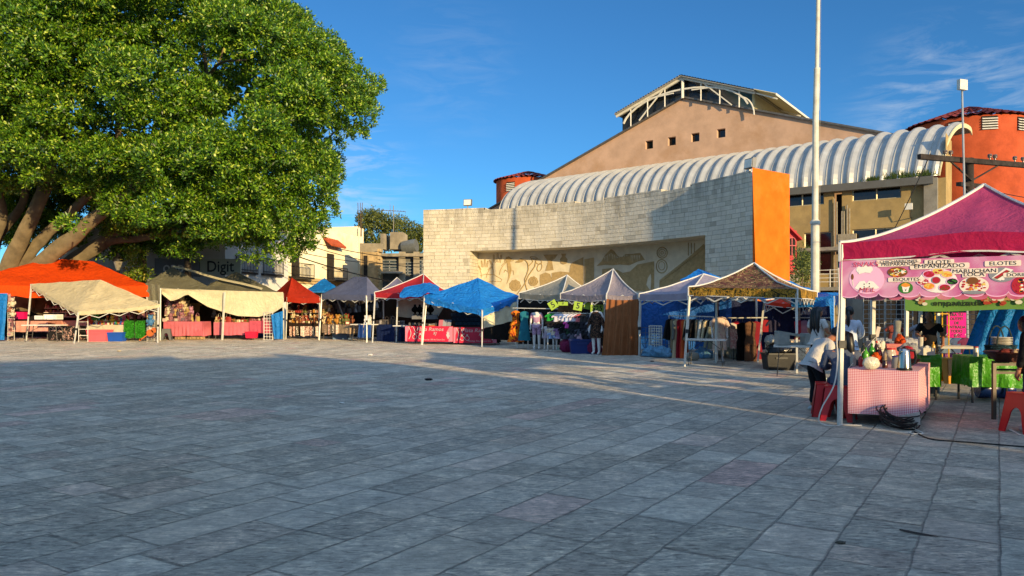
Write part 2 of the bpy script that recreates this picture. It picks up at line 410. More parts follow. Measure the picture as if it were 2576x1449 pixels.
 nj = ramp_n(t, ns.outputs['Fac'], [(.40, .03), (.62, .66)]); col = mix_n(t, math_n(t, 'SUBTRACT', 1., math_n(t, 'MULTIPLY', math_n(t, 'SUBTRACT', 1., mask), nj)), hx('#3f3b35'), col)
 L(t, col, b.inputs['Base Color'])
 L(t, ramp_n(t, ns.outputs['Fac'], [(.3, .74), (.7, .52)]), b.inputs['Roughness']); b.inputs['Specular IOR Level'].default_value = .3; b.inputs['Diffuse Roughness'].default_value = 1.
 h = math_n(t, 'ADD', math_n(t, 'MULTIPLY', nch.outputs['Fac'], math_n(t, 'ADD', math_n(t, 'MULTIPLY', r3, .9), .35)), math_n(t, 'MULTIPLY', nmd.outputs['Fac'], 1.0))
 h = math_n(t, 'ADD', h, math_n(t, 'MULTIPLY', mask, .9)); h = math_n(t, 'ADD', h, math_n(t, 'MULTIPLY', r2, .35))
 bp = N(t, 'ShaderNodeBump'); bp.inputs['Strength'].default_value = 1.; bp.inputs['Distance'].default_value = .085
 L(t, h, bp.inputs['Height']); L(t, bp.outputs[0], b.inputs['Normal'])
 return m
gm = MB()
gm.quad((-420, -60, 0), (420, -60, 0), (420, 600, 0), (-420, 600, 0))
ground = solo(gm, 'ground', ground_material(), None, None, kind='structure', at=(0, 0, 0))
WT = [(1065, 530), (1120, 528.7), (1178, 527.3), (1258, 524), (1338, 519.7), (1410, 513.5), (1475, 506), (1525, 500.3), (1572, 494), (1626, 485.7), (1678, 476.7), (1734, 467), (1787, 457), (1842, 444.5), (1893, 430.6)]
WALL_H = 7.4
def wall_pt(px, py):
 Y = (WALL_H - CAM_H) * KF / (HYP - py); return Vector(((px - CXP) / KF * Y, Y, 0))
raw = [wall_pt(*p) for p in WT]
for _ in range(3):
 raw = [raw[0]] + [(raw[i-1] + raw[i] * 2 + raw[i+1]) / 4 for i in range(1, len(raw) - 1)] + [raw[-1]]
seg = [0]
for a, b in zip(raw, raw[1:]): seg.append(seg[-1] + (b - a).length)
def curve(s):
 s = max(0, min(seg[-1], s))
 for i in range(len(raw) - 1):
  if s <= seg[i + 1] + 1e-9:
   k = (s - seg[i]) / (seg[i + 1] - seg[i]); return raw[i].lerp(raw[i + 1], k)
 return raw[-1]
LW = seg[-1]
def cnorm(s):
 "unit normal of the wall's face, towards the square"
 d = (curve(s + .6) - curve(s - .6)).normalized(); return Vector((d.y, -d.x, 0))
def s_at(px):
 lo, hi = 0, LW
 for _ in range(40):
  m_ = (lo + hi) / 2; p = curve(m_)
  if p.x / p.y * KF + CXP < px: lo = m_
  else: hi = m_
 return (lo + hi) / 2
S0, S1 = s_at(1182), s_at(1774); NZ = 4.97; ND = 1.6
def TH(s): return 2.65 - 2.55 * max(0, min(1, (s - LW + 5) / 4.6))
def stone_material():
 m, t, b, o = new_mat('limestone_blocks')
 uvn = N(t, 'ShaderNodeUVMap'); uvn.uv_map = 'UVMap'
 sp = N(t, 'ShaderNodeSeparateXYZ'); L(t, uvn.outputs[0], sp.inputs[0])
 r1, r2, mask, d, r3 = slab_pattern(t, sp.outputs[0], sp.outputs[1], .205, .36, .66, .010, .010, 3)
 tcn = N(t, 'ShaderNodeTexCoord')
 col = ramp_n(t, r1, [(0, hx('#c9bfa6')), (.3, hx('#d6ccb4')), (.6, hx('#cdc5b0')), (.8, hx('#ddd3bb')), (.95, hx('#c2b9a2')), (.985, hx('#b0a792'))])
 n1 = N(t, 'ShaderNodeTexNoise'); n1.inputs['Scale'].default_value = 5; n1.inputs['Detail'].default_value = 8; n1.inputs['Roughness'].default_value = .7; L(t, tcn.outputs['Object'], n1.inputs['Vector'])
 col = mix_n(t, .5, col, ramp_n(t, n1.outputs['Fac'], [(.3, .32), (.7, .64)]), 'SOFT_LIGHT')
 mp = N(t, 'ShaderNodeMapping'); mp.inputs['Scale'].default_value = (1.3, 1.3, .25); L(t, tcn.outputs['Object'], mp.inputs['Vector'])
 n2 = N(t, 'ShaderNodeTexNoise'); n2.inputs['Scale'].default_value = 1.1; n2.inputs['Detail'].default_value = 7; n2.inputs['Roughness'].default_value = .7; L(t, mp.outputs[0], n2.inputs['Vector'])
 so_ = N(t, 'ShaderNodeSeparateXYZ'); L(t, tcn.outputs['Object'], so_.inputs[0])
 mr = N(t, 'ShaderNodeMapRange'); mr.inputs['From Min'].default_value = 5.6; mr.inputs['From Max'].default_value = 7.5; L(t, so_.outputs['Z'], mr.inputs['Value'])
 st = math_n(t, 'MULTIPLY', ramp_n(t, n2.outputs['Fac'], [(.42, 0.), (.62, 1.)]), math_n(t, 'ADD', math_n(t, 'MULTIPLY', mr.outputs[0], .6), .10))
 col = mix_n(t, st, col, hx('#7d776a'))
 col = mix_n(t, math_n(t, 'ADD', math_n(t, 'MULTIPLY', mask, .5), .5), hx('#6b6456'), col)
 L(t, col, b.inputs['Base Color']); b.inputs['Roughness'].default_value = .85; b.inputs['Specular IOR Level'].default_value = .2
 n3 = N(t, 'ShaderNodeTexNoise'); n3.inputs['Scale'].default_value = 7; n3.inputs['Detail'].default_value = 8; n3.inputs['Roughness'].default_value = .7; L(t, tcn.outputs['Object'], n3.inputs['Vector'])
 h = math_n(t, 'ADD', math_n(t, 'MULTIPLY', n3.outputs['Fac'], math_n(t, 'ADD', math_n(t, 'MULTIPLY', r3, 1.2), .2)), math_n(t, 'ADD', math_n(t, 'MULTIPLY', mask, .5), math_n(t, 'MULTIPLY', r2, .45)))
 bp = N(t, 'ShaderNodeBump'); bp.inputs['Strength'].default_value = .75; bp.inputs['Distance'].default_value = .05
 L(t, h, bp.inputs['Height']); L(t, bp.outputs[0], b.inputs['Normal']); return m
STONE = stone_material()
stage = thing('stage_wall', 'curved cream limestone block stage wall with a long carved niche and an orange end', 'stage wall', tuple(curve(LW * .5)))
ms = MB(); suv = []
def top_z(s):
 k = math.floor(s / 1.9); return WALL_H + .07 * math.sin(k * 2.1) + (.05 if k % 3 == 0 else 0)
ns = 96
def addq(pts, uvs):
 ms.quad(*pts); suv.extend(uvs)
def P3(s, z, off=0.):
 p = curve(s) - cnorm(s) * off; return Vector((p.x, p.y, z))
cuts = sorted(set([LW * i / ns for i in range(ns + 1)] + [S0, S1]))
for a, b in zip(cuts, cuts[1:]):
 mid = (a + b) / 2; inn = S0 < mid < S1; tz = top_z(mid)
 z0 = NZ if inn else 0.
 for zz0, zz1 in ([(z0, tz)] if inn else [(0, NZ), (NZ, tz)]):
  addq([P3(a, zz0), P3(b, zz0), P3(b, zz1), P3(a, zz1)], [(a, zz0), (b, zz0), (b, zz1), (a, zz1)])
 WTHK = TH(mid); addq([P3(a, tz), P3(b, tz), P3(b, tz, TH(b)), P3(a, tz, TH(a))], [(a, 50), (b, 50), (b, 52.6), (a, 52.6)])      # coping
 addq([P3(b, 0, TH(b)), P3(a, 0, TH(a)), P3(a, tz, TH(a)), P3(b, tz, TH(b))], [(b, 0), (a, 0), (a, tz), (b, tz)])   # back
 if inn: addq([P3(a, NZ, ND), P3(b, NZ, ND), P3(b, NZ), P3(a, NZ)], [(a, 60), (b, 60), (b, 61.6), (a, 61.6)])   # soffit
for k in range(1, int(LW / 1.9) + 1):
 s = k * 1.9; za, zb = top_z(s - .01), top_z(s + .01)
 addq([P3(s, za), P3(s, zb), P3(s, zb, TH(s)), P3(s, za, TH(s))], [(0, za), (0, zb), (2, zb), (2, za)])
addq([P3(S0, 0, 0), P3(S0, 0, ND), P3(S0, NZ, ND), P3(S0, NZ, 0)], [(0, 0), (ND, 0), (ND, NZ), (0, NZ)])
addq([P3(S1, 0, ND), P3(S1, 0, 0), P3(S1, NZ, 0), P3(S1, NZ, ND)], [(0, 0), (ND, 0), (ND, NZ), (0, NZ)])
WTHK = TH(0); addq([P3(0, 0, WTHK), P3(0, 0, 0), P3(0, top_z(0.1), 0), P3(0, top_z(0.1), WTHK)], [(0, 0), (WTHK, 0), (WTHK, 7.4), (0, 7.4)])
so_ = part(ms, 'stone_facing', STONE, stage)
uvl = so_.data.uv_layers.new(name='UVMap')
if len(so_.data.loops) == len(suv):
 for i, uvc in enumerate(suv): uvl.data[i].uv = uvc
else: print('UV MISMATCH', len(so_.data.loops), len(suv))
oe = MB(); pa = curve(LW); pb = Vector((12.3, 33.76, 0))
na = (pb - pa).normalized(); nn = Vector((na.y, -na.x, 0))
oe.prism([pa + nn * .05 + Vector((.16, -.1, 0)) * 1.0, pb + nn * .05 + na * .0, pb - nn * .9, pa - nn * .12 + na * .25], Vector((0, 0, 7.55)))
for i, v in enumerate(oe.v):        # the left arris leans in slightly towards the top
 if v.z > 5 and (v - pa - Vector((0, 0, v.z))).length < .24: oe.v[i] = v - Vector((.2, -.12, 0))
part(oe, 'painted_end', M('orange_render', '#e0701c', rough=.9, var=.14, scale=1.2, bump=.5, bscale=14, stain='#d08a3c', spec=.1), stage)
def nip(px, py, proud=0.):
 "point on the niche's back panel seen at (px, py)"
 dx = (px - CXP) / KF; lo, hi = 0., LW
 def f(s):
  p = curve(s) - cnorm(s) * (ND - proud); return p.x / p.y - dx
 for _ in range(40):
  m_ = (lo + hi) / 2
  if f(m_) < 0: lo = m_
  else: hi = m_
 p = curve(lo) - cnorm(lo) * (ND - proud); return Vector((p.x, p.y, CAM_H + (HYP - py) / KF * p.y))
npn = MB()
cu2 = [S0 - .05 + (S1 - S0 + .1) * i / 48 for i in range(49)]
for a, b in zip(cu2, cu2[1:]): npn.quad(P3(a, 0, ND), P3(b, 0, ND), P3(b, NZ + .02, ND), P3(a, NZ + .02, ND))
panel = part(npn, 'niche_panel', M('niche_limestone', '#d9ceb2', rough=.9, var=.1, scale=2.2, bump=.3, bscale=25, stain='#c4b48f'), stage, smooth='all')
TAN = M('carved_tan', '#b39a6b', rough=.95, var=.14, scale=5, bump=.5, bscale=40)
mr_ = MB()
def shape(pts, proud=.03):
 mr_.prism([nip(x, y, proud) for x, y in pts][::-1], (nip(pts[0][0], pts[0][1], 0) - nip(pts[0][0], pts[0][1], proud)))
def line(pts, wd=2.2, proud=.035):
 r = wd / KF * 42 / 2
 mr_.tube([nip(x, y, proud * .4) for x, y in pts], r, 5)
def mc(x, y): return (1207.7 + x * .2343, 590.3 + y * .2343)   # mural picture (2576 wide crop) to photograph
def MC(*pts): return [mc(*p) for p in pts]
def hand(cx, cy, s, fl=1):
 fing = [(-58, 40, -86, -18), (-34, 10, -42, -78), (-4, 4, 4, -92), (26, 10, 44, -74), (50, 44, 96, 6)]
 out = []
 for x0, y0, x1, y1 in fing:
  a = mc(cx + fl * (x0) * s, cy + (y0) * s); bq = mc(cx + fl * x1 * s, cy + y1 * s)
  line([a, bq], 1.5)
  line([mc(cx + fl * (x0 + 16) * s, cy + (y0 + 4) * s), mc(cx + fl * (x1 + 12) * s, cy + (y1 + 4) * s), bq], 1.5)
 line(MC((cx - fl * 58 * s, cy + 40 * s), (cx - fl * 40 * s, cy + 100 * s), (cx - fl * 34 * s, cy + 150 * s)), 1.6)
 line(MC((cx + fl * 66 * s, cy + 48 * s), (cx + fl * 40 * s, cy + 100 * s), (cx + fl * 30 * s, cy + 150 * s)), 1.6)
hand(45, 340, .8); hand(180, 290, .95)
shape(MC((280, 240), (310, 232), (330, 250), (345, 262), (330, 280), (322, 300), (332, 340), (338, 375), (330, 420), (322, 455), (300, 505), (285, 530), (300, 480), (305, 430), (298, 390), (292, 340), (290, 300), (272, 275)))
line(MC((295, 300), (262, 290), (268, 265)), 2); line(MC((325, 285), (362, 278)), 2)
line(MC((300, 400), (270, 378), (258, 405)), 2); line(MC((332, 390), (358, 385), (362, 430)), 2)
line(MC((515, 625), (490, 540), (480, 480), (505, 420), (520, 370), (515, 310), (490, 275), (440, 262), (385, 295)), 3.2)
line(MC((400, 640), (480, 530), (520, 440), (590, 340), (600, 280)), 3.2); line(MC((520, 340), (570, 290), (540, 245)), 2.4)
shape(MC((385, 300), (400, 280), (440, 266), (470, 275), (450, 295), (420, 300)))
for a0, cx, cy, rx, ry in ((.5, 630, 290, 34, 26), (.3, 640, 350, 24, 44), (.2, 575, 250, 40, 12)):
 line([mc(cx + rx * math.cos(a) * math.cos(a0) - ry * math.sin(a) * math.sin(a0), cy + rx * math.cos(a) * math.sin(a0) + ry * math.sin(a) * math.cos(a0)) for a in np.linspace(0, 6.4, 17)], 2.2)
for cx, cy, r0 in ((375, 545, 62), (570, 500, 52)):
 shape([mc(cx + r0 * (1 + .06 * math.cos(9 * a)) * math.cos(a), cy + r0 * (1 + .06 * math.cos(9 * a)) * math.sin(a)) for a in np.linspace(0, 2 * math.pi, 30)[:-1]], .02)
 line([mc(cx + r0 * (1 - a / 17) * math.cos(a), cy + r0 * (1 - a / 17) * math.sin(a)) for a in np.linspace(0, 14, 60)], 2.0, .05)
 for a in np.linspace(0, 6.28, 14): line([mc(cx + r0 * .62 * math.cos(a), cy + r0 * .62 * math.sin(a)), mc(cx + r0 * .95 * math.cos(a), cy + r0 * .95 * math.sin(a))], 1.2, .05)
shape(MC((645, 430), (700, 405), (750, 420), (770, 470), (760, 540), (740, 600), (680, 600), (650, 560), (640, 490)), .025)
for yy in (455, 485, 515, 545): line(MC((650, yy), (690, yy + 12), (745, yy - 4)), 1.6, .05)
shape(MC((585, 560), (660, 552), (660, 620), (585, 620)), .02)
line(MC((0, 440), (60, 425), (150, 430), (235, 480), (225, 505), (120, 500), (60, 515), (0, 500)), 1.6)
shape(MC((680, 215), (835, 212), (800, 260), (770, 280), (790, 380), (700, 390), (730, 290)), .02)
shape(MC((870, 205), (925, 203), (915, 235), (940, 265), (930, 310), (895, 320), (865, 305), (855, 265), (880, 235)), .03)
shape(MC((770, 410), (860, 395), (960, 405), (970, 330), (990, 300), (1110, 240), (1110, 560), (770, 560)), .02)
shape(MC((1120, 265), (1225, 245), (1225, 570), (1120, 560)), .028)
for yy in (430, 450, 470): line(MC((790, yy), (870, yy - 14), (960, yy + 4)), 1.6, .05)
shape(MC((1250, 335), (1300, 290), (1340, 220), (1405, 155), (1440, 175), (1480, 230), (1520, 240), (1560, 210), (1640, 205), (1720, 195), (1770, 270), (1690, 290), (1600, 330), (1500, 320), (1420, 330), (1340, 325)), .02)
SNOW = MB()
for i in range(22):
 x = 1330 + i * 18; y0 = 215 if i > 8 else 190 + 10 * abs(4 - i);
 a, b_, c_ = nip(*mc(x, y0 + 8), .045), nip(*mc(x + 9, y0 + 6), .045), nip(*mc(x + 3, y0 + 62 + 16 * (i % 3)), .045)
 SNOW.prism([a, c_, b_], nip(*mc(x, y0), .03) - nip(*mc(x, y0), .045))
shape(MC((1310, 370), (1400, 360), (1480, 380), (1530, 410), (1610, 395), (1690, 320), (1870, 285), (1870, 600), (1310, 600)), .018)
SNOW.prism([nip(*mc(*p), .04) for p in ((1780, 560), (1800, 470), (1830, 420), (1838, 470), (1830, 600), (1800, 600))][::-1], nip(*mc(1800, 500), .018) - nip(*mc(1800, 500), .04))
for cx, cy, rx, ry in ((1955, 195, 55, 58), (1955, 195, 36, 38), (1955, 195, 14, 15), (1950, 340, 58, 72), (1950, 335, 34, 46)):
 line([mc(cx + rx * math.cos(a), cy + ry * math.sin(a)) for a in np.linspace(0, 6.4, 20)], 2.6 if rx > 40 else 1.6)
shape(MC((1925, 490), (2230, 250), (2400, 100), (2420, 115), (2435, 480), (2435, 640), (1925, 640)), .02)
line(MC((1925, 520), (2420, 130)), 2.2, .05)
for i in range(13): line(MC((1940 + i * 28, 560 - i * 19), (1940 + i * 28, 525 - i * 20)), 1.4, .05)
for x in (2235, 2268, 2300): line(MC((x, 90), (x, 225 - (x - 2235) * .6)), 2.0)
mu = part(mr_, 'carved_mural', TAN, stage);
part(SNOW, 'pale_relief', M('niche_limestone', '#d8ccae'), stage)
def floodlight(px, py, s, label, k):
 sp_ = s_at(px); p = curve(sp_) - cnorm(sp_) * .4; p = Vector((p.x, p.y, top_z(sp_)))
 f = thing('floodlight', label, 'floodlight', tuple(p)); n = cnorm(sp_); a = Vector((-n.y, n.x, 0))
 m_ = MB(); m_.obox(p + Vector((0, 0, .22)) - a * .24 * k, a * .48 * k, -n * .2, Vector((0, 0, .38 * k)) - n * .05); part(m_, 'housing', M('lamp_housing', '#8f8c84', metal=.6, rough=.45), f)
 m_ = MB(); m_.obox(p + Vector((0, 0, .25)) - a * .21 * k + n * .01, a * .42 * k, n * .01, Vector((0, 0, .32 * k)) - n * .045); part(m_, 'lens', M('lamp_glass', '#e8e6da', rough=.15, spec=.6), f)
 m_ = MB(); m_.bar(p - Vector((0, 0, .02)) - n * .1, p + Vector((0, 0, .3)) - n * .1, .06); m_.box(p + Vector((0, 0, .03)) - n * .1, (.2, .2, .06)); part(m_, 'bracket', M('lamp_housing', '#8f8c84'), f)
floodlight(1170, 517, .95, 'small grey floodlight on the low far end of the stone stage wall', 1)
floodlight(1863, 428, 1.1, 'larger grey floodlight on the stage wall beside its orange end', 1.15)
Hd = Vector((.810, -.586, 0)); Hb = Vector((.586, .810, 0))       # along its front, and back into it
F0 = Vector((25.55, 46.0, 0))
TANW = M('tan_render', '#c2a084', rough=.92, var=.10, scale=.9, bump=.45, bscale=9, stain='#a98461', spec=.1)
OLIVE = M('olive_render', '#a8905f', rough=.92, var=.12, scale=1.1, bump=.4, bscale=10, stain='#837050', spec=.1)
DARKGL = M('dark_window_glass', '#15140f', rough=.12, var=.3, scale=2, spec=.6)
hall = thing('market_hall', 'large tan market hall with a steep gable, ribbed white barrel roof and rooftop lantern', 'building', tuple(F0))
gb = F0 + Hb * 8.05
def gp(t, z, off=0.): return gb - Hd * t + Vector((0, 0, z)) + Hb * off
wins = []
for px, py in ((1633, 364), (1690, 355), (1749, 345.5), (1814, 335)):
 dx = (px - CXP) / KF; t_ = (gb.x - dx * gb.y) / (Hd.x - dx * Hd.y); p = gb - Hd * t_
 wins.append((t_, CAM_H + (HYP - py) / KF * p.y))
def roof_z(t):
 return 19.3 - (19.5 - t) * .331 if t < 19.5 else 19.3 - (t - 19.5) * .379
gw = MB(); ts = sorted(set([1.4, 3, 8, 40.5, 19.5] + [x for t_, z in wins for x in (t_ - .36, t_ + .36)]))
for a, b in zip(ts, ts[1:]):
 mid = (a + b) / 2; hole = [z for t_, z in wins if abs(t_ - mid) < .3]
 za, zb = roof_z(a), roof_z(b)
 if hole:
  z = hole[0]; gw.quad(gp(b, 0), gp(a, 0), gp(a, z - .36), gp(b, z - .36)); gw.quad(gp(b, z + .36), gp(a, z + .36), gp(a, za), gp(b, zb))
  for tt in (a, b): gw.quad(gp(tt, z - .36), gp(tt, z - .36, .4), gp(tt, z + .36, .4), gp(tt, z + .36))
  gw.quad(gp(b, z - .36), gp(a, z - .36), gp(a, z - .36, .4), gp(b, z - .36, .4)); gw.quad(gp(b, z + .36, .4), gp(a, z + .36, .4), gp(a, z + .36), gp(b, z + .36))
 else: gw.quad(gp(b, 0), gp(a, 0), gp(a, za), gp(b, zb))
part(gw, 'gable_wall', TANW, hall)
for t_, z in wins:
 m_ = MB(); m_.quad(gp(t_ + .37, z - .37, .38), gp(t_ - .37, z - .37, .38), gp(t_ - .37, z + .37, .38), gp(t_ + .37, z + .37, .38)); part(m_, 'window', DARKGL, hall)
mrf = MB()
for a, b in ((1.4, 19.5), (19.5, 40.5)):
 mrf.obox(gp(a, roof_z(a) + .02, -.25), -Hd * (b - a) + Vector((0, 0, roof_z(b) - roof_z(a))), Hb * 34, Vector((0, 0, .14)))
part(mrf, 'main_roof', M('roof_sheet', '#6f6a62', rough=.5, metal=.5, var=.2, scale=3), hall)
RZ0 = 21.07
def lz(t): return RZ0 - abs(t - 19.4) * .37
lt = MB()
for a, b in ((13.3, 19.4), (19.4, 25.6)):
 n = 26
 for i in range(n):      # corrugated sheet
  t0, t1 = a + (b - a) * i / n, a + (b - a) * (i + 1) / n; tm = (t0 + t1) / 2
  lt.quad(gp(t0, lz(t0), -.9), gp(tm, lz(tm) + .05, -.9), gp(tm, lz(tm) + .05, 14), gp(t0, lz(t0), 14))
  lt.quad(gp(tm, lz(tm) + .05, -.9), gp(t1, lz(t1), -.9), gp(t1, lz(t1), 14), gp(tm, lz(tm) + .05, 14))
 lt.obox(gp(a, lz(a) - .12, -.9), -Hd * (b - a) + Vector((0, 0, lz(b) - lz(a))), Hb * 14.9, Vector((0, 0, .06)))
lroof = part(lt, 'lantern_roof', M('lantern_sheet', '#a9a394', rough=.45, metal=.35, var=.15, scale=3), hall)
WS = M('white_steel', '#d8d2c0', rough=.5, var=.1, scale=4)
tr = MB()
for a, b in ((13.3, 19.4), (19.4, 25.6)):
 for k, dz in ((0, -.2),):
  tr.bar(gp(a, lz(a) + dz, -.55), gp(b, lz(b) + dz, -.55), .14, .2)
tr.bar(gp(19.4, 19.2, -.5), gp(19.4, lz(19.4) - .2, -.5), .2)
arch = [(19.4 + 5.6 * math.cos(a), 17.4 + 2.55 * math.sin(a)) for a in np.linspace(.18, math.pi - .18, 17)]
for (t0, z0), (t1, z1) in zip(arch, arch[1:]): tr.bar(gp(t0, z0, -.5), gp(t1, z1, -.5), .13)
for tq in (14.6, 16.2, 17.8, 21, 22.6, 24.2):
 za = 17.4 + 2.55 * math.sqrt(max(0, 1 - ((tq - 19.4) / 5.6) ** 2)); tr.bar(gp(tq, max(roof_z(tq), 17.2), -.5), gp(tq, lz(tq) - .2, -.5), .09)
for tq, tz in ((17.6, 15.2), (16.2, 18.6), (21.2, 23.4), (22.6, 20.2)):
 tr.bar(gp(tq, lz(tq) - .25, -.5), gp(tz, roof_z(tz) + .1 if abs(tz - 19.4) > 3 else 19.75, -.5), .09)
part(tr, 'roof_truss', WS, hall)
lg = MB(); lg.poly([gp(13.5, roof_z(13.5) - .3, .05), gp(19.4, lz(19.4) - .15, .05), gp(25.3, lz(25.3) - .15, .05), gp(25.3, roof_z(25.3) - .3, .05), gp(19.4, 18.8, .05)][::-1]); part(lg, 'lantern_glass', M('smoked_glazing', '#2a2c2b', rough=.25, var=.4, scale=.8, spec=.5), hall)
lsd = MB()
for i in range(26):
 z = 16.8 + i * .1;
 if z < lz(13.6) - .1: lsd.obox(gp(13.6, z, .1), Hd * .05, Hb * 13.6, Vector((0, 0, .075)) - Hd * .03)
lsd.obox(gp(13.75, 16, .1), Hd * .12, Hb * 13.6, Vector((0, 0, lz(13.6) - 16)))
part(lsd, 'louvred_side', M('cream_siding', '#d7cb9c', rough=.6, var=.1), hall)
brk = MB()
for off in (-.5, 6, 13):
 brk.tube([gp(14.6 - 1.2 * math.cos(a), 16.9 + 1.6 * math.sin(a), off) for a in np.linspace(0, 1.5, 8)], .06, 6)
 brk.bar(gp(13.2, lz(13.2) - .2, off), gp(11.6, lz(11.6) - .3, off), .1)
brk.obox(gp(11.6, lz(13.3) - .75, -.9), Hd * .05, Hb * 15, Vector((0, 0, .18)))
evs = MB();
for a, b in ((11.6, 13.3),):
 evs.obox(gp(a, lz(13.3) - .62, -.9), -Hd * (b - a) + Vector((0, 0, .62)), Hb * 14.9, Vector((0, 0, .05)))
part(evs, 'lantern_eave', M('cream_siding', '#d7cb9c'), hall)
part(brk, 'eave_bracket', WS, hall)
VL = 33.0; VR, VZ = 8.0, 4.35; vb = 9.62; PITCH = .92
def vault_pt(s, a, rib):
 "s along the front from the right end, a = 0 at the gutter .. pi/2 at the crest"
 z0 = vb + .006 * s; VZ = 4.25 - .023 * s
 back = VR * (1 - math.cos(a)) if a <= math.pi / 2 else VR * (1 + .45 * (a - math.pi / 2))
 over = .25 + .95 * min(1, a / (math.pi / 2))
 p = F0 - Hd * (s - over * max(0, 1 - s / 6.0)) + Hb * (back - rib * math.cos(a) * .6)
 return Vector((p.x, p.y, z0 + VZ * math.sin(min(a, math.pi / 2 + .35)) + rib * math.sin(a)))
ribp = [(0., .0), (.21, .21), (.24, .24), (.36, .24), (.48, .04), (.74, -.01), (.77, .05), (.80, -.01)]
ss = []
for k in range(int(VL / PITCH) + 1):
 for f_, h_ in ribp: ss.append(((k + f_) * PITCH, h_))
va = MB(); nA = 22; AMAX = math.pi / 2 + .16
b0 = 0
for s, h_ in ss:
 for j in range(nA + 1): va.v.append(vault_pt(s, AMAX * j / nA, h_))
for i in range(len(ss) - 1):
 for j in range(nA):
  a = i * (nA + 1) + j; va.face((a, a + 1, a + nA + 2, a + nA + 1))
part(va, 'barrel_roof', M('white_roof_sheet', '#b4b2a9', rough=.42, var=.10, scale=1.5, stain='#96938a', metal=.25, spec=.4), hall)
ve = MB(); nA2 = 20     # end strip and soffit
for i in range(nA2):
 a0, a1 = AMAX * 1.05 * i / nA2, AMAX * 1.05 * (i + 1) / nA2
 p0, p1 = vault_pt(0, a0, .1), vault_pt(0, a1, .1); q0, q1 = vault_pt(0, a0, -.18), vault_pt(0, a1, -.18)
 ve.prism([p0, p1, q1, q0], Hd * .08)
part(ve, 'roof_end_band', M('cream_siding', '#d7cb9c'), hall)
vs_ = MB()
vs_.grid(lambda i, j: vault_pt(j * 8, AMAX * i, -.16), 14, 4); part(vs_, 'roof_soffit', M('soffit_board', '#8a7f68', rough=.9), hall)
bm_ = MB(); bm_.obox(F0 + Vector((0, 0, vb - .48)) - Hb * .35 + Hd * .0, -Hd * VL + Vector((0, 0, .18)), Hb * .5, Vector((0, 0, .46)))
part(bm_, 'gutter_beam', M('grey_beam', '#66645c', rough=.6, var=.1, scale=2, metal=.2), hall)
def fp(s, z, off=0.): return F0 - Hd * s + Hb * (.25 + off) + Vector((0, 0, z))
fz = MB()
def s_of(px):
 dx = (px - CXP) / KF; b0_ = F0 + Hb * .25; return (b0_.x - dx * b0_.y) / (Hd.x - dx * Hd.y)
def z_of(px, py):
 p = F0 + Hb * .25 - Hd * s_of(px); return CAM_H + (HYP - py) / KF * p.y
holes = [(s_of(2267), s_of(2143), z_of(2205, 502), z_of(2205, 466)), (s_of(2073), s_of(1962), z_of(2030, 517), z_of(2030, 478)),
         (s_of(2262), s_of(2143), z_of(2205, 640), z_of(2205, 574)), (s_of(2092), s_of(2022), z_of(2060, 690), z_of(2060, 584)),
         (s_of(2118), s_of(2096), 2.6, z_of(2105, 484)), (s_of(2330), s_of(2140), .0, 2.95), (s_of(2095), s_of(1960), .0, 2.95)]
zs = sorted(set([0, vb - .1] + [z for h_ in holes for z in h_[2:]])); sx_ = sorted(set([-.6, 14] + [x for h_ in holes for x in h_[:2]]))
for a, b in zip(sx_, sx_[1:]):
 for z0, z1 in zip(zs, zs[1:]):
  ms_, mz = (a + b) / 2, (z0 + z1) / 2
  if any(min(h_[0], h_[1]) < ms_ < max(h_[0], h_[1]) and h_[2] < mz < h_[3] for h_ in holes): continue
  fz.obox(fp(b, z0), Hd * (b - a), Hb * .35, Vector((0, 0, z1 - z0)))
fz.obox(fp(-.6, 0, .0), Hd * .02, Hb * 3, Vector((0, 0, vb + 2.6)))
part(fz, 'front_wall', OLIVE, hall)
for i, h_ in enumerate(holes[:4]):
 a, b = min(h_[:2]), max(h_[:2])
 m_ = MB(); m_.quad(fp(b, h_[2], .22), fp(a, h_[2], .22), fp(a, h_[3], .22), fp(b, h_[3], .22)); wn_ = part(m_, 'window', DARKGL, hall)
 m_ = MB()
 for q in (a + .03, (a + b) / 2, b - .03): m_.bar(fp(q, h_[2], .17), fp(q, h_[3], .17), .07)
 for z in (h_[2] + .03, h_[3] - .03): m_.bar(fp(a, z, .17), fp(b, z, .17), .07)
 part(m_, 'frame', M('window_alu', '#b8ad8c', rough=.5, metal=.3), wn_)
m_ = MB()
for h_ in holes[4:]:
 a, b = min(h_[:2]), max(h_[:2]); m_.obox(fp(b, h_[2], .9), Hd * (b - a), Hb * .1, Vector((0, 0, h_[3] - h_[2])))
part(m_, 'dark_recess', M('recess_dark', '#2a241c', rough=.9, var=.3), hall)
cl_ = MB(); cl_.obox(fp(s_of(2360), 0, -.35), -Hd * (s_of(2326) - s_of(2360)), Hb * .5, Vector((0, 0, vb - .1))); part(cl_, 'concrete_column', M('grey_concrete', '#8d8778', rough=.95, var=.15, scale=2, bump=.3, stain='#6d675b'), hall)
pp = MB()
for px in (2100, 2106, 2119, 2124, 2132, 2138): pp.tube([fp(s_of(px), 1.2, -.12), fp(s_of(px), z_of(px, 500 + (px % 5) * 8), -.12)], .05, 6)
pp.obox(fp(s_of(2155), z_of(2140, 612), -.2), -Hd * 1.1, Hb * .25, Vector((0, 0, .6)))
part(pp, 'conduit', M('conduit_grey', '#9b9077', rough=.6, var=.2), hall)
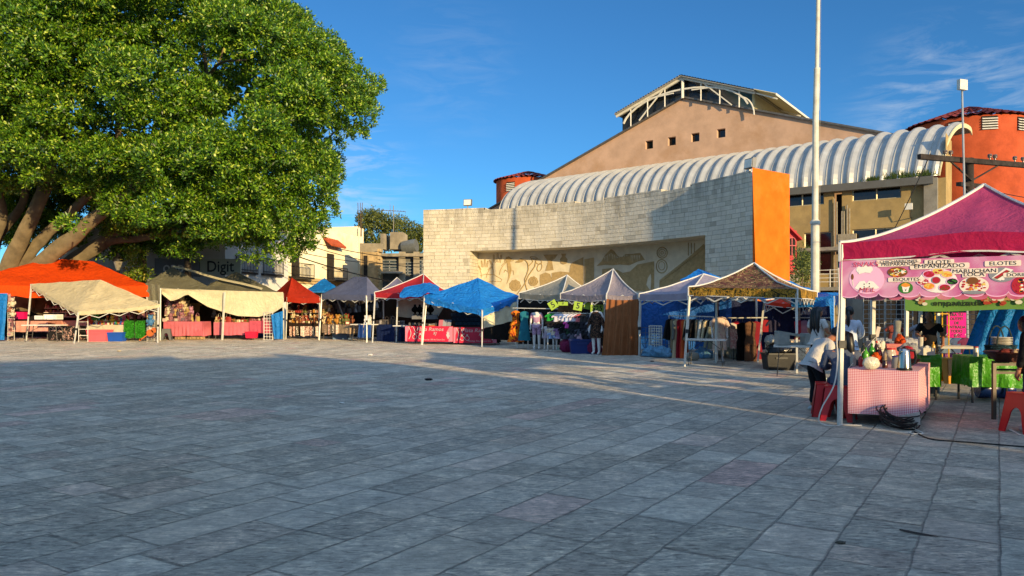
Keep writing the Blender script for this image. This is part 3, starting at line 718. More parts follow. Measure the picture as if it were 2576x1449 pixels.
for off, hgt in ((0, 3.0), (0, 5.55)):     # terrace slabs and rails in front of the upper floors
 m_ = MB(); a, b = s_of(2150), 13.8; m_.obox(fp(b, hgt - .25, -1.5), Hd * (b - a), Hb * 1.5, Vector((0, 0, .22))); sl_ = part(m_, 'terrace_slab', M('grey_concrete', '#8d8778'), hall)
 if hgt < 4:
  m_ = MB()
  for z in (.3, .55, .8, 1.05): m_.tube([fp(a, hgt + z, -1.45), fp(b, hgt + z, -1.45)], .025, 6)
  for k in range(9): q = a + (b - a) * k / 8; m_.tube([fp(q, hgt - .1, -1.45), fp(q, hgt + 1.1, -1.45)], .03, 6)
  part(m_, 'railing', WS, sl_)
wl = thing('wall_floodlight', 'small white box floodlight on a bracket of the olive market front', 'floodlight', tuple(fp(s_of(2293), z_of(2293, 523), -.6)))
m_ = MB(); m_.obox(fp(s_of(2300), z_of(2293, 530), -.75), -Hd * .42, Hb * .16, Vector((0, 0, .38))); part(m_, 'housing', M('white_plastic', '#dedacb', rough=.4), wl)
m_ = MB(); m_.tube([fp(s_of(2293), z_of(2293, 528), -.6), fp(s_of(2293), z_of(2293, 548), -.5), fp(s_of(2293), z_of(2293, 548), 0)], .03, 6); part(m_, 'bracket', M('dark_steel', '#35332e', rough=.6, metal=.5), wl)
for px, sc, lb in ((2262, 1.0, 'tallest clump of weeds in the market gutter, between two others'), (2200, .6, 'small clump of weeds in the market gutter farthest from the corner'), (2325, .8, 'low clump of weeds at the corner end of the market gutter')):
 m_ = MB(); c_ = F0 - Hd * s_of(px) + Hb * .0 + Vector((0, 0, vb + .05))
 for i in range(150):
  q = c_ + Hd * random.gauss(0, .42) * sc + Hb * random.uniform(-.2, .1); tp = q + Vector((random.gauss(0, .13), random.gauss(0, .13), random.uniform(.2, .6) * sc)); d_ = Hd * .03
  m_.poly([q - d_, q + d_, tp])
 solo(m_, 'gutter_weeds', M('weed_green', '#5a6b2a', var=.35, trans=.3), lb, 'weeds', group='weeds in the market gutter')
def tower(cx, cy, r, ez, az, label, wd):
 tw = thing('round_tower', label, 'tower', (cx, cy, 0))
 n = 40; m_ = MB(); m_.lathe([(r, 0), (r, ez)], (cx, cy, 0), n); part(m_, 'wall', M('orange_plaster', '#c45c36', rough=.92, var=.15, scale=.9, bump=.5, bscale=8, stain='#8f3f2c', spec=.1), tw, smooth=True)
 m_ = MB(); k = 44
 for i in range(k):          # barrel tiles running down the cone
  a0, a1 = 2 * math.pi * i / k, 2 * math.pi * (i + 1) / k; am = (a0 + a1) / 2; ro = r + .32
  P = lambda rr, aa, z: Vector((cx + rr * math.cos(aa), cy + rr * math.sin(aa), z))
  for q in range(5):
   f0, f1 = q / 5, (q + 1) / 5; r0, r1 = ro * (1 - f0), ro * (1 - f1); z0, z1 = ez - .05 + (az - ez) * f0 + .05, ez - .05 + (az - ez) * f1
   m_.quad(P(r0, a0, z0), P(r0, am, z0 + .16 * (1 - f0)), P(r1, am, z1 + .16 * (1 - f1)), P(r1, a0, z1)); m_.quad(P(r0, am, z0 + .16 * (1 - f0)), P(r0, a1, z0), P(r1, a1, z1), P(r1, am, z1 + .16 * (1 - f1)))
 part(m_, 'tile_roof', M('red_roof_tile', '#7c2f25', rough=.8, var=.3, scale=4, bump=.3), tw)
 for a_, z in wd:
  d = Vector((math.cos(a_), math.sin(a_), 0)); tg = Vector((-d.y, d.x, 0)); c_ = Vector((cx, cy, z)) + d * (r - .02)
  m_ = MB(); m_.obox(c_ - tg * .5 - d * .1, tg * 1.0, d * .13, Vector((0, 0, .95))); wn_ = part(m_, 'window', M('recess_dark', '#2a241c'), tw)
  m_ = MB()
  for q in range(5): m_.obox(c_ - tg * .5 + d * .04 + Vector((0, 0, .05 + q * .18)), tg * 1.0, d * .1 - Vector((0, 0, .06)), Vector((0, 0, .05)))
  part(m_, 'louvre', WS, wn_)
TR = (34.9, 58.0)
tower(*TR, 4.15, 15.4, 17.1, 'big round orange tower with tiled cone roof at the near end of the market', [(-1.75 - .55, 14.2), (-1.75 - .05, 14.35), (-1.75 + .62, 14.3), (-1.2, 14.3)])
tower(1.8, 84.0, 3.55, 15.6, 16.9, 'smaller round red tower half hidden behind the far end of the market gable', [(-2.15, 14.2), (-1.35, 14.3)])
fpos = Vector((10.2, 25.55, 0))
fl = thing('flagpole', 'tall white flagpole rising behind the camouflage tent', 'flagpole', tuple(fpos))
WPAINT = M('white_pole_paint', '#d6d0bb', rough=.45, var=.12, scale=3, stain='#a79b7c')
m_ = MB(); m_.tube([fpos, fpos + Vector((0, 0, 4.5))], .135, 14); m_.lathe([(.135, 0), (.16, .02), (.16, .1), (.11, .16)], fpos + Vector((0, 0, 4.4)), 14); part(m_, 'lower_section', WPAINT, fl, smooth=True)
m_ = MB(); m_.tube([fpos + Vector((0, 0, 4.5)), fpos + Vector((.02, 0, 8.2)), fpos + Vector((.03, 0, 8.25)), fpos + Vector((.06, 0, 9.6))], [.105, .10, .10, .095], 14); m_.tube([fpos + Vector((.06, 0, 9.55)), fpos + Vector((.16, 0, 15.5))], [.072, .055], 12)
m_.lathe([(.1, 0), (.1, .06)], fpos + Vector((.06, 0, 9.6)), 14); part(m_, 'upper_section', WPAINT, fl, smooth=True)
m_ = MB(); m_.box(fpos + Vector((0, 0, .12)), (.5, .5, .24)); part(m_, 'base_plate', M('grey_concrete', '#8d8778'), fl)
m_ = MB(); m_.tube([fpos + Vector((.15, -.05, 1.4)), fpos + Vector((.14, -.04, 7)), fpos + Vector((.2, -.03, 15))], .006, 5); part(m_, 'halyard', M('rope', '#b5ad98'), fl)
DKWOOD = M('tarred_wood', '#3a3129', rough=.9, var=.3, scale=5, bump=.4, bscale=20)
Yp = 20.0
ep = w(2438, 600, Yp); ep.z = 0
el = thing('utility_pole', 'dark wooden utility pole with two crossarms behind the pink tent', 'utility pole', tuple(ep))
m_ = MB(); ztop = w(2438, 398, Yp).z; m_.tube([ep, ep + Vector((0, 0, ztop))], [.14, .11], 10); part(m_, 'shaft', DKWOOD, el, smooth=True)
ca, cb = w(2320, 428, Yp - .9), w(2562, 397, Yp + .9)
zc = 5.42
m_ = MB(); a = Vector((ca.x, Yp - .75, zc)); b = Vector((cb.x, Yp + .55, zc + .02)); m_.bar(a, b, .11, .13); arm = part(m_, 'crossarm', DKWOOD, el)
m_ = MB(); a2 = Vector((w(2393, 0, Yp).x, Yp - .3, zc - .62)); b2 = Vector((w(2480, 0, Yp).x, Yp + .25, zc - .58)); m_.bar(a2, b2, .1, .1); part(m_, 'crossarm', DKWOOD, el)
m_ = MB()
for k in (-1, 1): m_.bar(ep + Vector((0, -.12, zc - .5)), a.lerp(b, .5 + k * .22) + Vector((0, 0, -.06)), .035)
m_.bar(ep + Vector((0, -.1, zc - .9)), a2.lerp(b2, .15), .03); part(m_, 'brace', DKWOOD, el)
for f_ in (.23, .28, .64, .69, .88, .96):
 m_ = MB(); m_.lathe([(.02, 0), (.02, .06), (.055, .07), (.05, .1), (.06, .12), (.045, .16), (0, .17)], a.lerp(b, f_) + Vector((0, 0, .06)), 10); part(m_, 'insulator', M('brown_porcelain', '#6b5a48', rough=.25, spec=.6), el, smooth=True)
Ym = 19.6; mp_ = w(2436, 800, Ym); mp_.z = 0
an = thing('antenna_mast', 'thin white mast with a flat white antenna box beside the utility pole', 'antenna', tuple(mp_))
m_ = MB(); tip = w(2420, 222, Ym); m_.tube([mp_, Vector((tip.x, Ym, tip.z))], [.034, .024], 8); part(m_, 'mast', M('galvanised', '#b9b8b0', rough=.4, metal=.5), an, smooth=True)
m_ = MB(); c_ = w(2416, 216, Ym); m_.box(c_ + Vector((0, -.08, 0)), (.26, .1, .26), R(20)); part(m_, 'antenna_box', M('white_plastic', '#dedacb'), an)
WIRE = M('black_cable', '#191715', rough=.6, var=.1)
def wire(a, b, sag, label, r=.014, kinks=None, group=None):
 a, b = Vector(a), Vector(b); pts = [a.lerp(b, i / 22) - Vector((0, 0, sag * 4 * (i / 22) * (1 - i / 22))) for i in range(23)]
 m_ = MB(); m_.tube(pts, r, 5); return solo(m_, 'overhead_cable', WIRE, label, 'cable', group)
wire(w(735, 640, 46), w(1090, 725, 44), .25, 'thick black cable slanting down across the cream house to the stage wall', .035)
wire(w(740, 596, 47), w(1064, 652, 52), .3, 'upper cable crossing under the tiled window hood of the cream house', .025)
wire(w(750, 608, 47), w(1064, 672, 54), .35, 'cable crossing the cream house just below its tiled window hood', .025)
wire(w(760, 636, 47), w(1064, 662, 56), .3, 'cable crossing the cream house above its tall window', .022)
wire(w(2180, 885 - 180, 19.8), a.lerp(b, .1) + Vector((0, 0, .1)), .1, 'thin cable rising across the olive market front to the crossarm', .012)
wire(w(2085, 668, 27), w(2330, 745 - 25, 22), .15, 'slack cable sagging over the market terrace', .014) if False else None
wire(a2.lerp(b2, .5), w(2640, 505, 22), .05, 'cable running from the lower crossarm past the big orange tower', .012)
LPp = g(297, 838.5); Yl = 42.0
lp = w(297, 700, Yl); lp.z = 0
sp2 = thing('street_lamp', 'black iron street lamp with a glass lantern under the big tree', 'street lamp', tuple(lp))
m_ = MB(); zt = w(297, 680, Yl).z; m_.lathe([(.16, 0), (.16, .2), (.09, .35), (.07, .5), (.055, 1.6), (.05, zt - .15), (.09, zt - .1), (.09, zt - .03), (.05, zt)], lp, 12); part(m_, 'post', M('black_iron', '#1b1a18', rough=.5, metal=.3), sp2, smooth=True)
m_ = MB(); m_.lathe([(.10, zt), (.26, zt + .5)], lp, 4); part(m_, 'lantern_glass', M('lantern_pane', '#a09a88', rough=.12, spec=.7, trans=.3), sp2)
m_ = MB(); m_.lathe([(.30, zt + .5), (.31, zt + .56), (.2, zt + .74), (.06, zt + .84), (.04, zt + .9), (.05, zt + .95), (0, zt + 1.02)], lp, 10); part(m_, 'lantern_cap', M('black_iron', '#1b1a18'), sp2, smooth=True)
CREAM = M('cream_wall', '#ebe0bf', rough=.93, var=.09, scale=.7, bump=.3, bscale=12, stain='#b79c6c', spec=.1)
Ad = Vector((.218, .976, 0)); A1 = Vector((-13.5, 67.6, 0)); An = Vector((.976, -.218, 0))
def ap(px, z=0., off=0.):
 dx = (px - CXP) / KF; t_ = (A1.x - dx * A1.y) / (Ad.x - dx * Ad.y); p = A1 - Ad * t_; return Vector((p.x, p.y, z)) + An * off
def az_(px, py):
 p = ap(px); return CAM_H + (HYP - py) / KF * p.y
ah = thing('cream_house', 'sunlit cream two-storey house with balconies and a tiled window hood', 'house', tuple(ap(730)))
m_ = MB(); p0 = ap(562); Lh = (A1 - p0).length
m_.obox(p0, Ad * Lh, -An * 9, Vector((0, 0, 8.0))); part(m_, 'wall', CREAM, ah)
m_ = MB(); m_.obox(p0 + Vector((0, 0, 3.72)) + An * .002, Ad * Lh, An * .28, Vector((0, 0, .22))); m_.obox(p0 + Vector((0, 0, 3.5)) + An * .002, Ad * Lh, An * .16, Vector((0, 0, .2))); part(m_, 'cornice', M('stone_trim', '#b89c6b', rough=.9, var=.2), ah)
m_ = MB(); m_.obox(A1 + An * .003 - Ad * .5, Ad * .9, An * .12, Vector((0, 0, 8.75))); m_.obox(A1 - An * 8, -Ad * .3 + An * 0, An * 8, Vector((0, 0, 8.9))); part(m_, 'parapet_pier', CREAM, ah)
IRON = M('balcony_iron', '#2b2620', rough=.6)
def awin(pxa, pxb, pya, pyb, balc, hood=False):
 a, b = ap(pxa), ap(pxb); z1, z0 = az_(pxa, pya), az_((pxa + pxb) / 2, pyb)
 m_ = MB(); m_.obox(Vector((a.x, a.y, z0)) + An * .004, (b - a), An * .03, Vector((0, 0, z1 - z0))); wn_ = part(m_, 'window', M('window_grey', '#4a463c', rough=.3, var=.4, scale=3), ah)
 m_ = MB(); n = 7
 for k in range(n + 1): m_.bar(a.lerp(b, k / n) + An * .08 + Vector((0, 0, z0)), a.lerp(b, k / n) + An * .08 + Vector((0, 0, z0 + (z1 - z0) * .98)), .035)
 for z in (z0 + .1, (z0 + z1) / 2, z1 - .05): m_.bar(a + An * .08 + Vector((0, 0, z)), b + An * .08 + Vector((0, 0, z)), .035)
 part(m_, 'grille', IRON, wn_)
 if balc:
  m_ = MB(); d = (b - a).normalized(); q0 = a - d * .9; q1 = b + d * .9; zb = 3.96
  m_.obox(Vector((q0.x, q0.y, zb - .16)) + An * .29, q1 - q0, An * .6, Vector((0, 0, .14)))
  for k in range(15):
   p = q0.lerp(q1, k / 14) + An * .85; m_.bar(p + Vector((0, 0, zb)), p + Vector((0, 0, zb + .95)), .03)
  for z in (.1, .95): m_.bar(q0 + An * .85 + Vector((0, 0, zb + z)), q1 + An * .85 + Vector((0, 0, zb + z)), .045)
  for q in (q0, q1): m_.bar(q + Vector((0, 0, zb + .95)), q + An * .85 + Vector((0, 0, zb + .95)), .045); m_.bar(q + An * .85 + Vector((0, 0, zb)), q + An * .85 + Vector((0, 0, zb + .95)), .045)
  part(m_, 'balcony', IRON, ah)
awin(822, 838, 637, 703, True)
awin(733, 750, 640, 697, True); awin(652, 668, 620, 689, True); awin(585, 600, 600, 682, True)
a, b = ap(812, az_(812, 597)), ap(850, az_(850, 606)); m_ = MB()
for k in range(9):
 p = a.lerp(b, k / 9); q = a.lerp(b, (k + 1) / 9); mid = p.lerp(q, .5)
 dn = An * .75 - Vector((0, 0, .62)); m_.tube([mid + Vector((0, 0, 0)), mid + dn * .5, mid + dn], [.09, .1, .11], 8)
m_.obox(Vector((a.x, a.y, a.z - .05)), b - a, An * .75 - Vector((0, 0, .62)), Vector((0, 0, .05)))
part(m_, 'tiled_hood', M('terracotta', '#a9502d', rough=.8, var=.25, scale=5), ah)
m_ = MB()
for px, h_ in ((834, 3.0), (838, 3.1), (843, 3.1), (885, 2.6), (890, 2.8), (893, 2.5)):
 m_ = MB(); p = ap(px, 7.9, -2.5 if px < 870 else -4); m_.tube([p, p + Vector((0, 0, h_))], .035, 5); part(m_, 'starter_bar', M('rusty_steel', '#5d4a3c', rough=.8), ah)
m_ = MB()
for dx in (-.12, .12):
 for dy in (-.12, .12): p = ap(850, 7.9, -3) + Vector((dx, dy, 0)); m_.tube([p, p + Vector((0, 0, 3.9))], .025, 5)
for k in range(11):
 p = ap(850, 8.2 + k * .33, -3); m_.bar(p + Vector((-.12, -.12, 0)), p + Vector((.12, -.12, .16)), .025)
part(m_, 'bar_cage', M('rusty_steel', '#5d4a3c'), ah); m_ = MB()
for dx in (0, .12, .22): p = ap(903, 8, 0) + Vector((dx, 0, 0)); m_.tube([p, p + Vector((dx * .8 - .1, 0, 3))], .03, 5)
part(m_, 'starter_bar', M('rusty_steel', '#5d4a3c', rough=.8), ah)
B0, B1 = w(150, 700, 48.4), w(566, 700, 46.2); B0.z = B1.z = 0
bh = thing('white_shop', 'white shop building with grey and cream name boards in the shade of the big tree', 'building', tuple((B0 + B1) / 2))
Bd = (B1 - B0).normalized(); Bn = Vector((Bd.y, -Bd.x, 0))
m_ = MB(); m_.obox(B0, B1 - B0, -Bn * 8, Vector((0, 0, 7.0))); part(m_, 'wall', M('white_wall', '#c9c6bd', rough=.9, var=.06, scale=.6, bump=.2, stain='#a5a298'), bh)
def bp_(px, py, off=.0):
 dx = (px - CXP) / KF; t_ = (B0.x - dx * B0.y) / (dx * Bd.y - Bd.x); p = B0 + Bd * t_; return Vector((p.x, p.y, CAM_H + (HYP - py) / KF * p.y)) + Bn * off
def sign_text(mb, txt, c, d, up, size, mi, bold=0., shear=0., space=1., sx=1.):
 me = text_mesh(txt, size, 'CENTER', shear, space, bold); d, up = Vector(d).normalized(), Vector(up).normalized(); n_ = d.cross(up)
 mat = Matrix((( d.x * sx, up.x, n_.x, c[0]), (d.y * sx, up.y, n_.y, c[1]), (d.z * sx, up.z, n_.z, c[2]), (0, 0, 0, 1)))
 mb.join(me, mat, mi); bpy.data.meshes.remove(me)
for (xa, xb, ya, yb, colr, tcol, txt) in ((392, 504, 650, 696, '#76787a', '#dedede', 'oppe'), (506, 612, 652, 692, '#b9b9a2', '#2d2b28', 'Digit')):
 m_ = MB(); p, q = bp_(xa, yb, .06), bp_(min(xb, 566), yb, .06); z1 = bp_(xa, ya).z
 if xb > 566: q = q + Bd * 1.1
 m_.obox(p - Bn * .05, q - p, Bn * .1, Vector((0, 0, z1 - p.z)))
 m_.cur = 1; sign_text(m_, txt, (p + q) / 2 + Vector((0, 0, (z1 - p.z) / 2)) + Bn * .056, Bd, UP, .95, 1, .01)
 part(m_, 'name_board', [flat('board_' + txt, colr, .5), flat('letters_' + txt, tcol, .5)], bh)
m_ = MB();
for px in (455, 600):
 p = bp_(min(px, 560), 780, 3.5); p.z = 0;
 t2 = MB(); t2.tube([p, p + Vector((.05, 0, 3)), p + Vector((-.05, 0, 6.5))], [.22, .18, .16], 9)
 solo(t2, 'tree_trunk', M('dark_bark', '#3f372d', rough=.95, var=.3, scale=4, bump=.5, bscale=20), 'slim dark tree trunk %s the cream name board' % ('left of' if px < 500 else 'right of'), 'tree trunk', smooth='all')
Yc = 60.0
ch = thing('concrete_house', 'unfinished concrete house with blue-grey windows and a roof room beside the stage', 'house', tuple(w(985, 760, Yc)))
GC = M('raw_concrete', '#9a8f79', rough=.95, var=.2, scale=1.5, bump=.4, bscale=10, stain='#6b6353')
def cw(px, py, off=0.): return w(px, py, Yc + off)
m_ = MB(); p = cw(906, 770); q = cw(952, 770); p.z = q.z = 0; m_.obox(p, q - p, Vector((0, 6, 0)), Vector((0, 0, cw(906, 634).z))); part(m_, 'block_wing', M('block_wall', '#b59c70', rough=.95, var=.25, scale=2.5, bump=.6, bscale=5), ch)
m_ = MB(); q = cw(950, 770);
for k in range(14): m_.obox(Vector((q.x - .02, Yc - .1, 2.2 + k * .3)), Vector((.12 + .12 * (k % 2), 0, 0)), Vector((0, .5, 0)), Vector((0, 0, .22)))
for px in (908, 912):
 m_.obox(cw(px, 760, -.12), Vector((.04, 0, 0)), Vector((0, .1, 0)), Vector((0, 0, 4)))
part(m_, 'quoin', M('block_wall', '#b59c70'), ch)
m_ = MB(); m_.obox(cw(911, 716, -.02), Vector((.42, 0, 0)), Vector((0, .04, 0)), Vector((0, 0, 2.3))); part(m_, 'window', M('recess_dark', '#2a241c'), ch)
m_ = MB(); p = cw(952, 770, 2); q = cw(1075, 770, 2); p.z = q.z = 0; m_.obox(p, q - p, Vector((0, 7, 0)), Vector((0, 0, cw(1000, 640, 2).z))); part(m_, 'main_block', M('grey_block', '#6a6a66', rough=.95, var=.2, scale=2, bump=.3), ch)
for (xa, xb, ya, yb) in ((960, 1000, 655, 684), (1012, 1040, 660, 690), (1044, 1062, 655, 690)):
 m_ = MB(); p = cw(xa, yb, 1.9); q = cw(xb, ya, 1.9); m_.obox(p, Vector((q.x - p.x, 0, 0)), Vector((0, .05, 0)), Vector((0, 0, q.z - p.z))); wn_ = part(m_, 'window', M('blue_pane', '#3d4c58', rough=.2, var=.3, spec=.6), ch)
 m_ = MB()
 for k in range(5): z = p.z + (q.z - p.z) * k / 4; m_.bar(Vector((p.x, p.y - .03, z)), Vector((q.x, p.y - .03, z)), .06)
 for k in range(3): x = p.x + (q.x - p.x) * k / 2; m_.bar(Vector((x, p.y - .03, p.z)), Vector((x, p.y - .03, q.z)), .06)
 part(m_, 'frame', M('pale_frame', '#8d9295', rough=.5), wn_)
m_ = MB(); p = cw(952, 645, 1.2); m_.obox(p, Vector((3.7, 0, 0)), Vector((0, 1, 0)), Vector((0, 0, .25))); m_.obox(cw(1003, 770, 1.4), Vector((.5, 0, 0)), Vector((0, .4, 0)), Vector((0, 0, 4.4))); m_.obox(cw(1040, 770, 1.4), Vector((.45, 0, 0)), Vector((0, .4, 0)), Vector((0, 0, 4.4)))
m_.obox(cw(958, 688, .6), Vector((1.7, 0, 0)), Vector((0, 1.2, .2)), Vector((0, 0, .08))); part(m_, 'concrete_frame', GC, ch)
m_ = MB(); p = cw(957, 627, 3)
m_.obox(p, Vector((.38, 0, 0)), Vector((0, 2, 0)), Vector((0, 0, 1.3))); m_.obox(cw(981, 627, 3), Vector((1.1, 0, 0)), Vector((0, 2.6, 0)), Vector((0, 0, 1.42))); m_.obox(cw(966, 627, 4.2), Vector((.5, 0, 0)), Vector((0, .1, 0)), Vector((0, 0, 1.1))); m_.obox(cw(905, 634, 1), Vector((1.7, 0, 0)), Vector((0, 1, 0)), Vector((0, 0, .7))); part(m_, 'roof_room', GC, ch)
tk = MB(); tk.lathe([(0, -.6), (.52, -.6), (.55, -.5), (.55, .5), (.52, .6), (0, .6)], cw(1031, 634, 2.8) + Vector((0, 0, .45)), 16, mat=Matrix.Rotation(R(75), 4, 'Z') @ Matrix.Rotation(R(82), 4, 'X')); solo(tk, 'water_tank', M('grey_tank', '#6d7170', rough=.4, metal=.3), 'grey horizontal water tank on the roof of the concrete house', 'water tank', smooth=True)
am = MB(); bz = cw(990, 590, 4); tpz = cw(990, 517, 4)
am.tube([bz, tpz], .035, 6); t0 = tpz - Vector((0, 0, .45)); am.bar(t0 + Vector((-1.05, .3, .1)), t0 + Vector((1.05, -.3, -.1)), .04);
for k in range(-4, 5): am.bar(t0 + Vector((.24 * k, -.07 * k, -.02 * k)) + Vector((-.07, -.35, 0)), t0 + Vector((.24 * k, -.07 * k, -.02 * k)) + Vector((.07, .35, .0)), .02)
am.bar(t0 + Vector((-.25, 0, -.3)), t0 + Vector((-.3, 0, .55)), .03)
solo(am, 'tv_antenna', M('antenna_metal', '#7d7a72', rough=.5, metal=.5), 'branched television antenna on a thin mast above the concrete house', 'antenna')
Yk = 47.0
kk = thing('red_kiosk', 'small red kiosk with arched window and sloping roof beside the orange stage end', 'kiosk', tuple(w(1998, 740, Yk)))
def kw(px, py, off=0.): return w(px, py, Yk + off)
RK = M('red_paint', '#c5242a', rough=.6, var=.15, scale=3)
m_ = MB(); p = kw(1975, 690); q = kw(2000, 580); m_.obox(p, Vector((q.x - p.x + .1, 0, 0)), Vector((0, 1.5, 0)), Vector((0, 0, q.z - p.z))); part(m_, 'wall', RK, kk)
m_ = MB(); a = kw(1972, 558, -.3); m_.obox(a, kw(2018, 604, -.3) - a, Vector((0, 2, 0)), Vector((0, 0, .14))); m_.obox(kw(1972, 558, -.3), kw(1960, 590, -.3) - kw(1972, 558, -.3), Vector((0, 2, 0)), Vector((0, 0, .12))); m_.prism([kw(1975, 572, -.01), kw(2002, 597, -.01), kw(1975, 597, -.01)], Vector((0, 1, 0))); part(m_, 'roof', RK, kk)
m_ = MB(); c_ = kw(1992, 622, -.03); m_.prism([c_ + Vector((.22 * math.cos(a), 0, .3 + .3 * math.sin(a))) for a in np.linspace(0, math.pi, 9)] + [c_ + Vector((-.22, 0, -.5)), c_ + Vector((.22, 0, -.5))], Vector((0, .03, 0))); wn_ = part(m_, 'arched_window', M('recess_dark', '#2a241c'), kk)
m_ = MB(); m_.tube([c_ + Vector((.24 * math.cos(a), -.02, .3 + .32 * math.sin(a))) for a in np.linspace(0, math.pi, 9)], .03, 6); m_.bar(c_ + Vector((0, -.02, -.5)), c_ + Vector((0, -.02, .6)), .04); m_.bar(c_ + Vector((-.22, -.02, .1)), c_ + Vector((.22, -.02, .1)), .04); part(m_, 'frame', M('pink_frame', '#d96a6a', rough=.6), wn_)
m_ = MB(); m_.obox(kw(1972, 800, -.1), Vector((1.0, 0, 0)), Vector((0, 1.6, 0)), Vector((0, 0, kw(1972, 690).z - kw(1972, 800).z))); part(m_, 'plinth', GC, kk)
def uv_pt(u, v):
 a = R(SUN_AZ); return Vector((u * math.cos(a) - v * math.sin(a), u * math.sin(a) + v * math.cos(a), 0))
TANE = math.tan(R(SUN_EL))
VB = -15.0
ar = thing('arcade_building', 'long plastered arcade across the square behind the viewpoint', 'building', tuple(uv_pt(-10, VB)))
prof = [(-60, 31.5), (-14, 31.5), (-14, 30), (-3, 30), (-3, 27), (1.6, 26), (1.6, 27.5), (2.6, 27.5), (2.6, 25.5), (5.6, 25.5)]
ua = R(SUN_AZ); ud = Vector((math.cos(ua), math.sin(ua), 0)); vd = Vector((-math.sin(ua), math.cos(ua), 0))
m_ = MB()
for (u0, v0), (u1, v1) in zip(prof[::2], prof[1::2]): m_.obox(uv_pt(u0, VB), ud * (u1 - u0), -vd * 6, Vector((0, 0, (v0 - VB) * TANE)))
m_.prism([uv_pt(u, VB) + Vector((0, 0, max(0, (v - VB) * TANE))) for u, v in ((5.6, VB), (8.9, VB), (8.85, 9), (8.5, 15), (7.8, 20.4), (6.15, 26.6), (5.6, 27.5))], -vd * 6); part(m_, 'wall', CREAM, ar)
m_ = MB(); m_.obox(uv_pt(8.95, VB - 1), ud * 40, -vd * 5, Vector((0, 0, (9.0 - VB) * TANE))); part(m_, 'low_wing', CREAM, ar)
for k in range(16):
 m_ = MB(); c_ = uv_pt(-52 + k * 3.7, VB) + vd * .003; m_.prism([c_ + ud * (1.1 * math.cos(a)) + Vector((0, 0, 2.2 + 1.0 * math.sin(a))) for a in np.linspace(0, math.pi, 12)] + [c_ - ud * 1.1, c_ + ud * 1.1], vd * .03); part(m_, 'archway', M('recess_dark', '#2a241c'), ar)
def leaf_material(name, stops, trans=.22, rough=.42):
 m, t, b, o = new_mat(name)
 ge = N(t, 'ShaderNodeNewGeometry')
 c = ramp_n(t, ge.outputs['Random Per Island'], [(p, hx(h)) for p, h in stops])
 L(t, c, b.inputs['Base Color']); b.inputs['Roughness'].default_value = rough; b.inputs['Specular IOR Level'].default_value = .45
 tr = N(t, 'ShaderNodeBsdfTranslucent'); L(t, mix_n(t, .5, c, hx('#8fae1c')), tr.inputs[0])
 mx = N(t, 'ShaderNodeMixShader'); mx.inputs[0].default_value = trans
 L(t, b.outputs[0], mx.inputs[1]); L(t, tr.outputs[0], mx.inputs[2]); L(t, mx.outputs[0], o.inputs[0]); return m
def norm(a): return a / np.maximum(np.linalg.norm(a, axis=1, keepdims=True), 1e-9)
def leaves_mesh(name, base, d, up, ln, wd, mat):
 "one pointed four-sided leaf per row: base point, direction, rough normal"
 n = len(base); d = norm(d); s = norm(np.cross(d, up)); nrm = np.cross(s, d)
 ln = ln[:, None]; wd = wd[:, None]
 v = np.empty((n, 4, 3)); v[:, 0] = base; v[:, 1] = base + d * ln * .5 + s * wd * .5 + nrm * wd * .12; v[:, 2] = base + d * ln; v[:, 3] = base + d * ln * .5 - s * wd * .5 + nrm * wd * .12
 me = bpy.data.meshes.new(name); me.vertices.add(n * 4); me.vertices.foreach_set('co', v.reshape(-1).astype(np.float32))
 me.loops.add(n * 4); me.loops.foreach_set('vertex_index', np.arange(n * 4, dtype=np.int32))
 me.polygons.add(n); me.polygons.foreach_set('loop_start', np.arange(0, n * 4, 4, dtype=np.int32)); me.polygons.foreach_set('loop_total', np.full(n, 4, dtype=np.int32))
 me.materials.append(mat); me.update(calc_edges=True); me.validate(); return me
def tufts(lobes, per_m2, leaf_n, ln, wd, out_bias=.75, spread=.22, up_bias=.35, centre=None):
 "lobes: (x, y, z, r, squash). Leaf rosettes over each lobe's outer skin."
 Bs, Ds, Us = [], [], []
 for (x, y, z, r, sq) in lobes:
  k = max(4, int(4 * math.pi * r * r * per_m2))
  p = norm(rng.normal(size=(k, 3)))
  rad = r * (1 - .38 * rng.random(k) ** 2.0)
  rad *= 1 + .13 * np.sin(p[:, 0] * 5 + x) * np.cos(p[:, 1] * 6 + y) + .10 * np.sin(p[:, 2] * 9 + z)
  c = np.array([x, y, z]) + p * rad[:, None] * np.array([1, 1, sq])
  if centre is not None:      # skip what points into the crown
   oc = norm(np.array([[x, y, z]]) - np.array([centre]))[0]; keep = ((p @ oc) > -.3) & (p[:, 2] > -.6); p, c = p[keep], c[keep]; k = len(p)
  ax = norm(p * out_bias + np.array([0, 0, up_bias]) + rng.normal(size=(k, 3)) * .35)
  d = norm(np.repeat(ax, leaf_n, 0) * .75 + rng.normal(size=(k * leaf_n, 3)) * .75)
  b_ = np.repeat(c, leaf_n, 0) + rng.normal(size=(k * leaf_n, 3)) * spread * .45 + d * .05
  Bs.append(b_); Ds.append(d); Us.append(norm(np.repeat(p, leaf_n, 0) + np.array([0, 0, .6]) + rng.normal(size=(k * leaf_n, 3)) * .5))
 B, D, U = np.concatenate(Bs), np.concatenate(Ds), np.concatenate(Us); n = len(B)
 return B, D, U, ln * (.7 + .6 * rng.random(n)), wd * (.7 + .6 * rng.random(n))
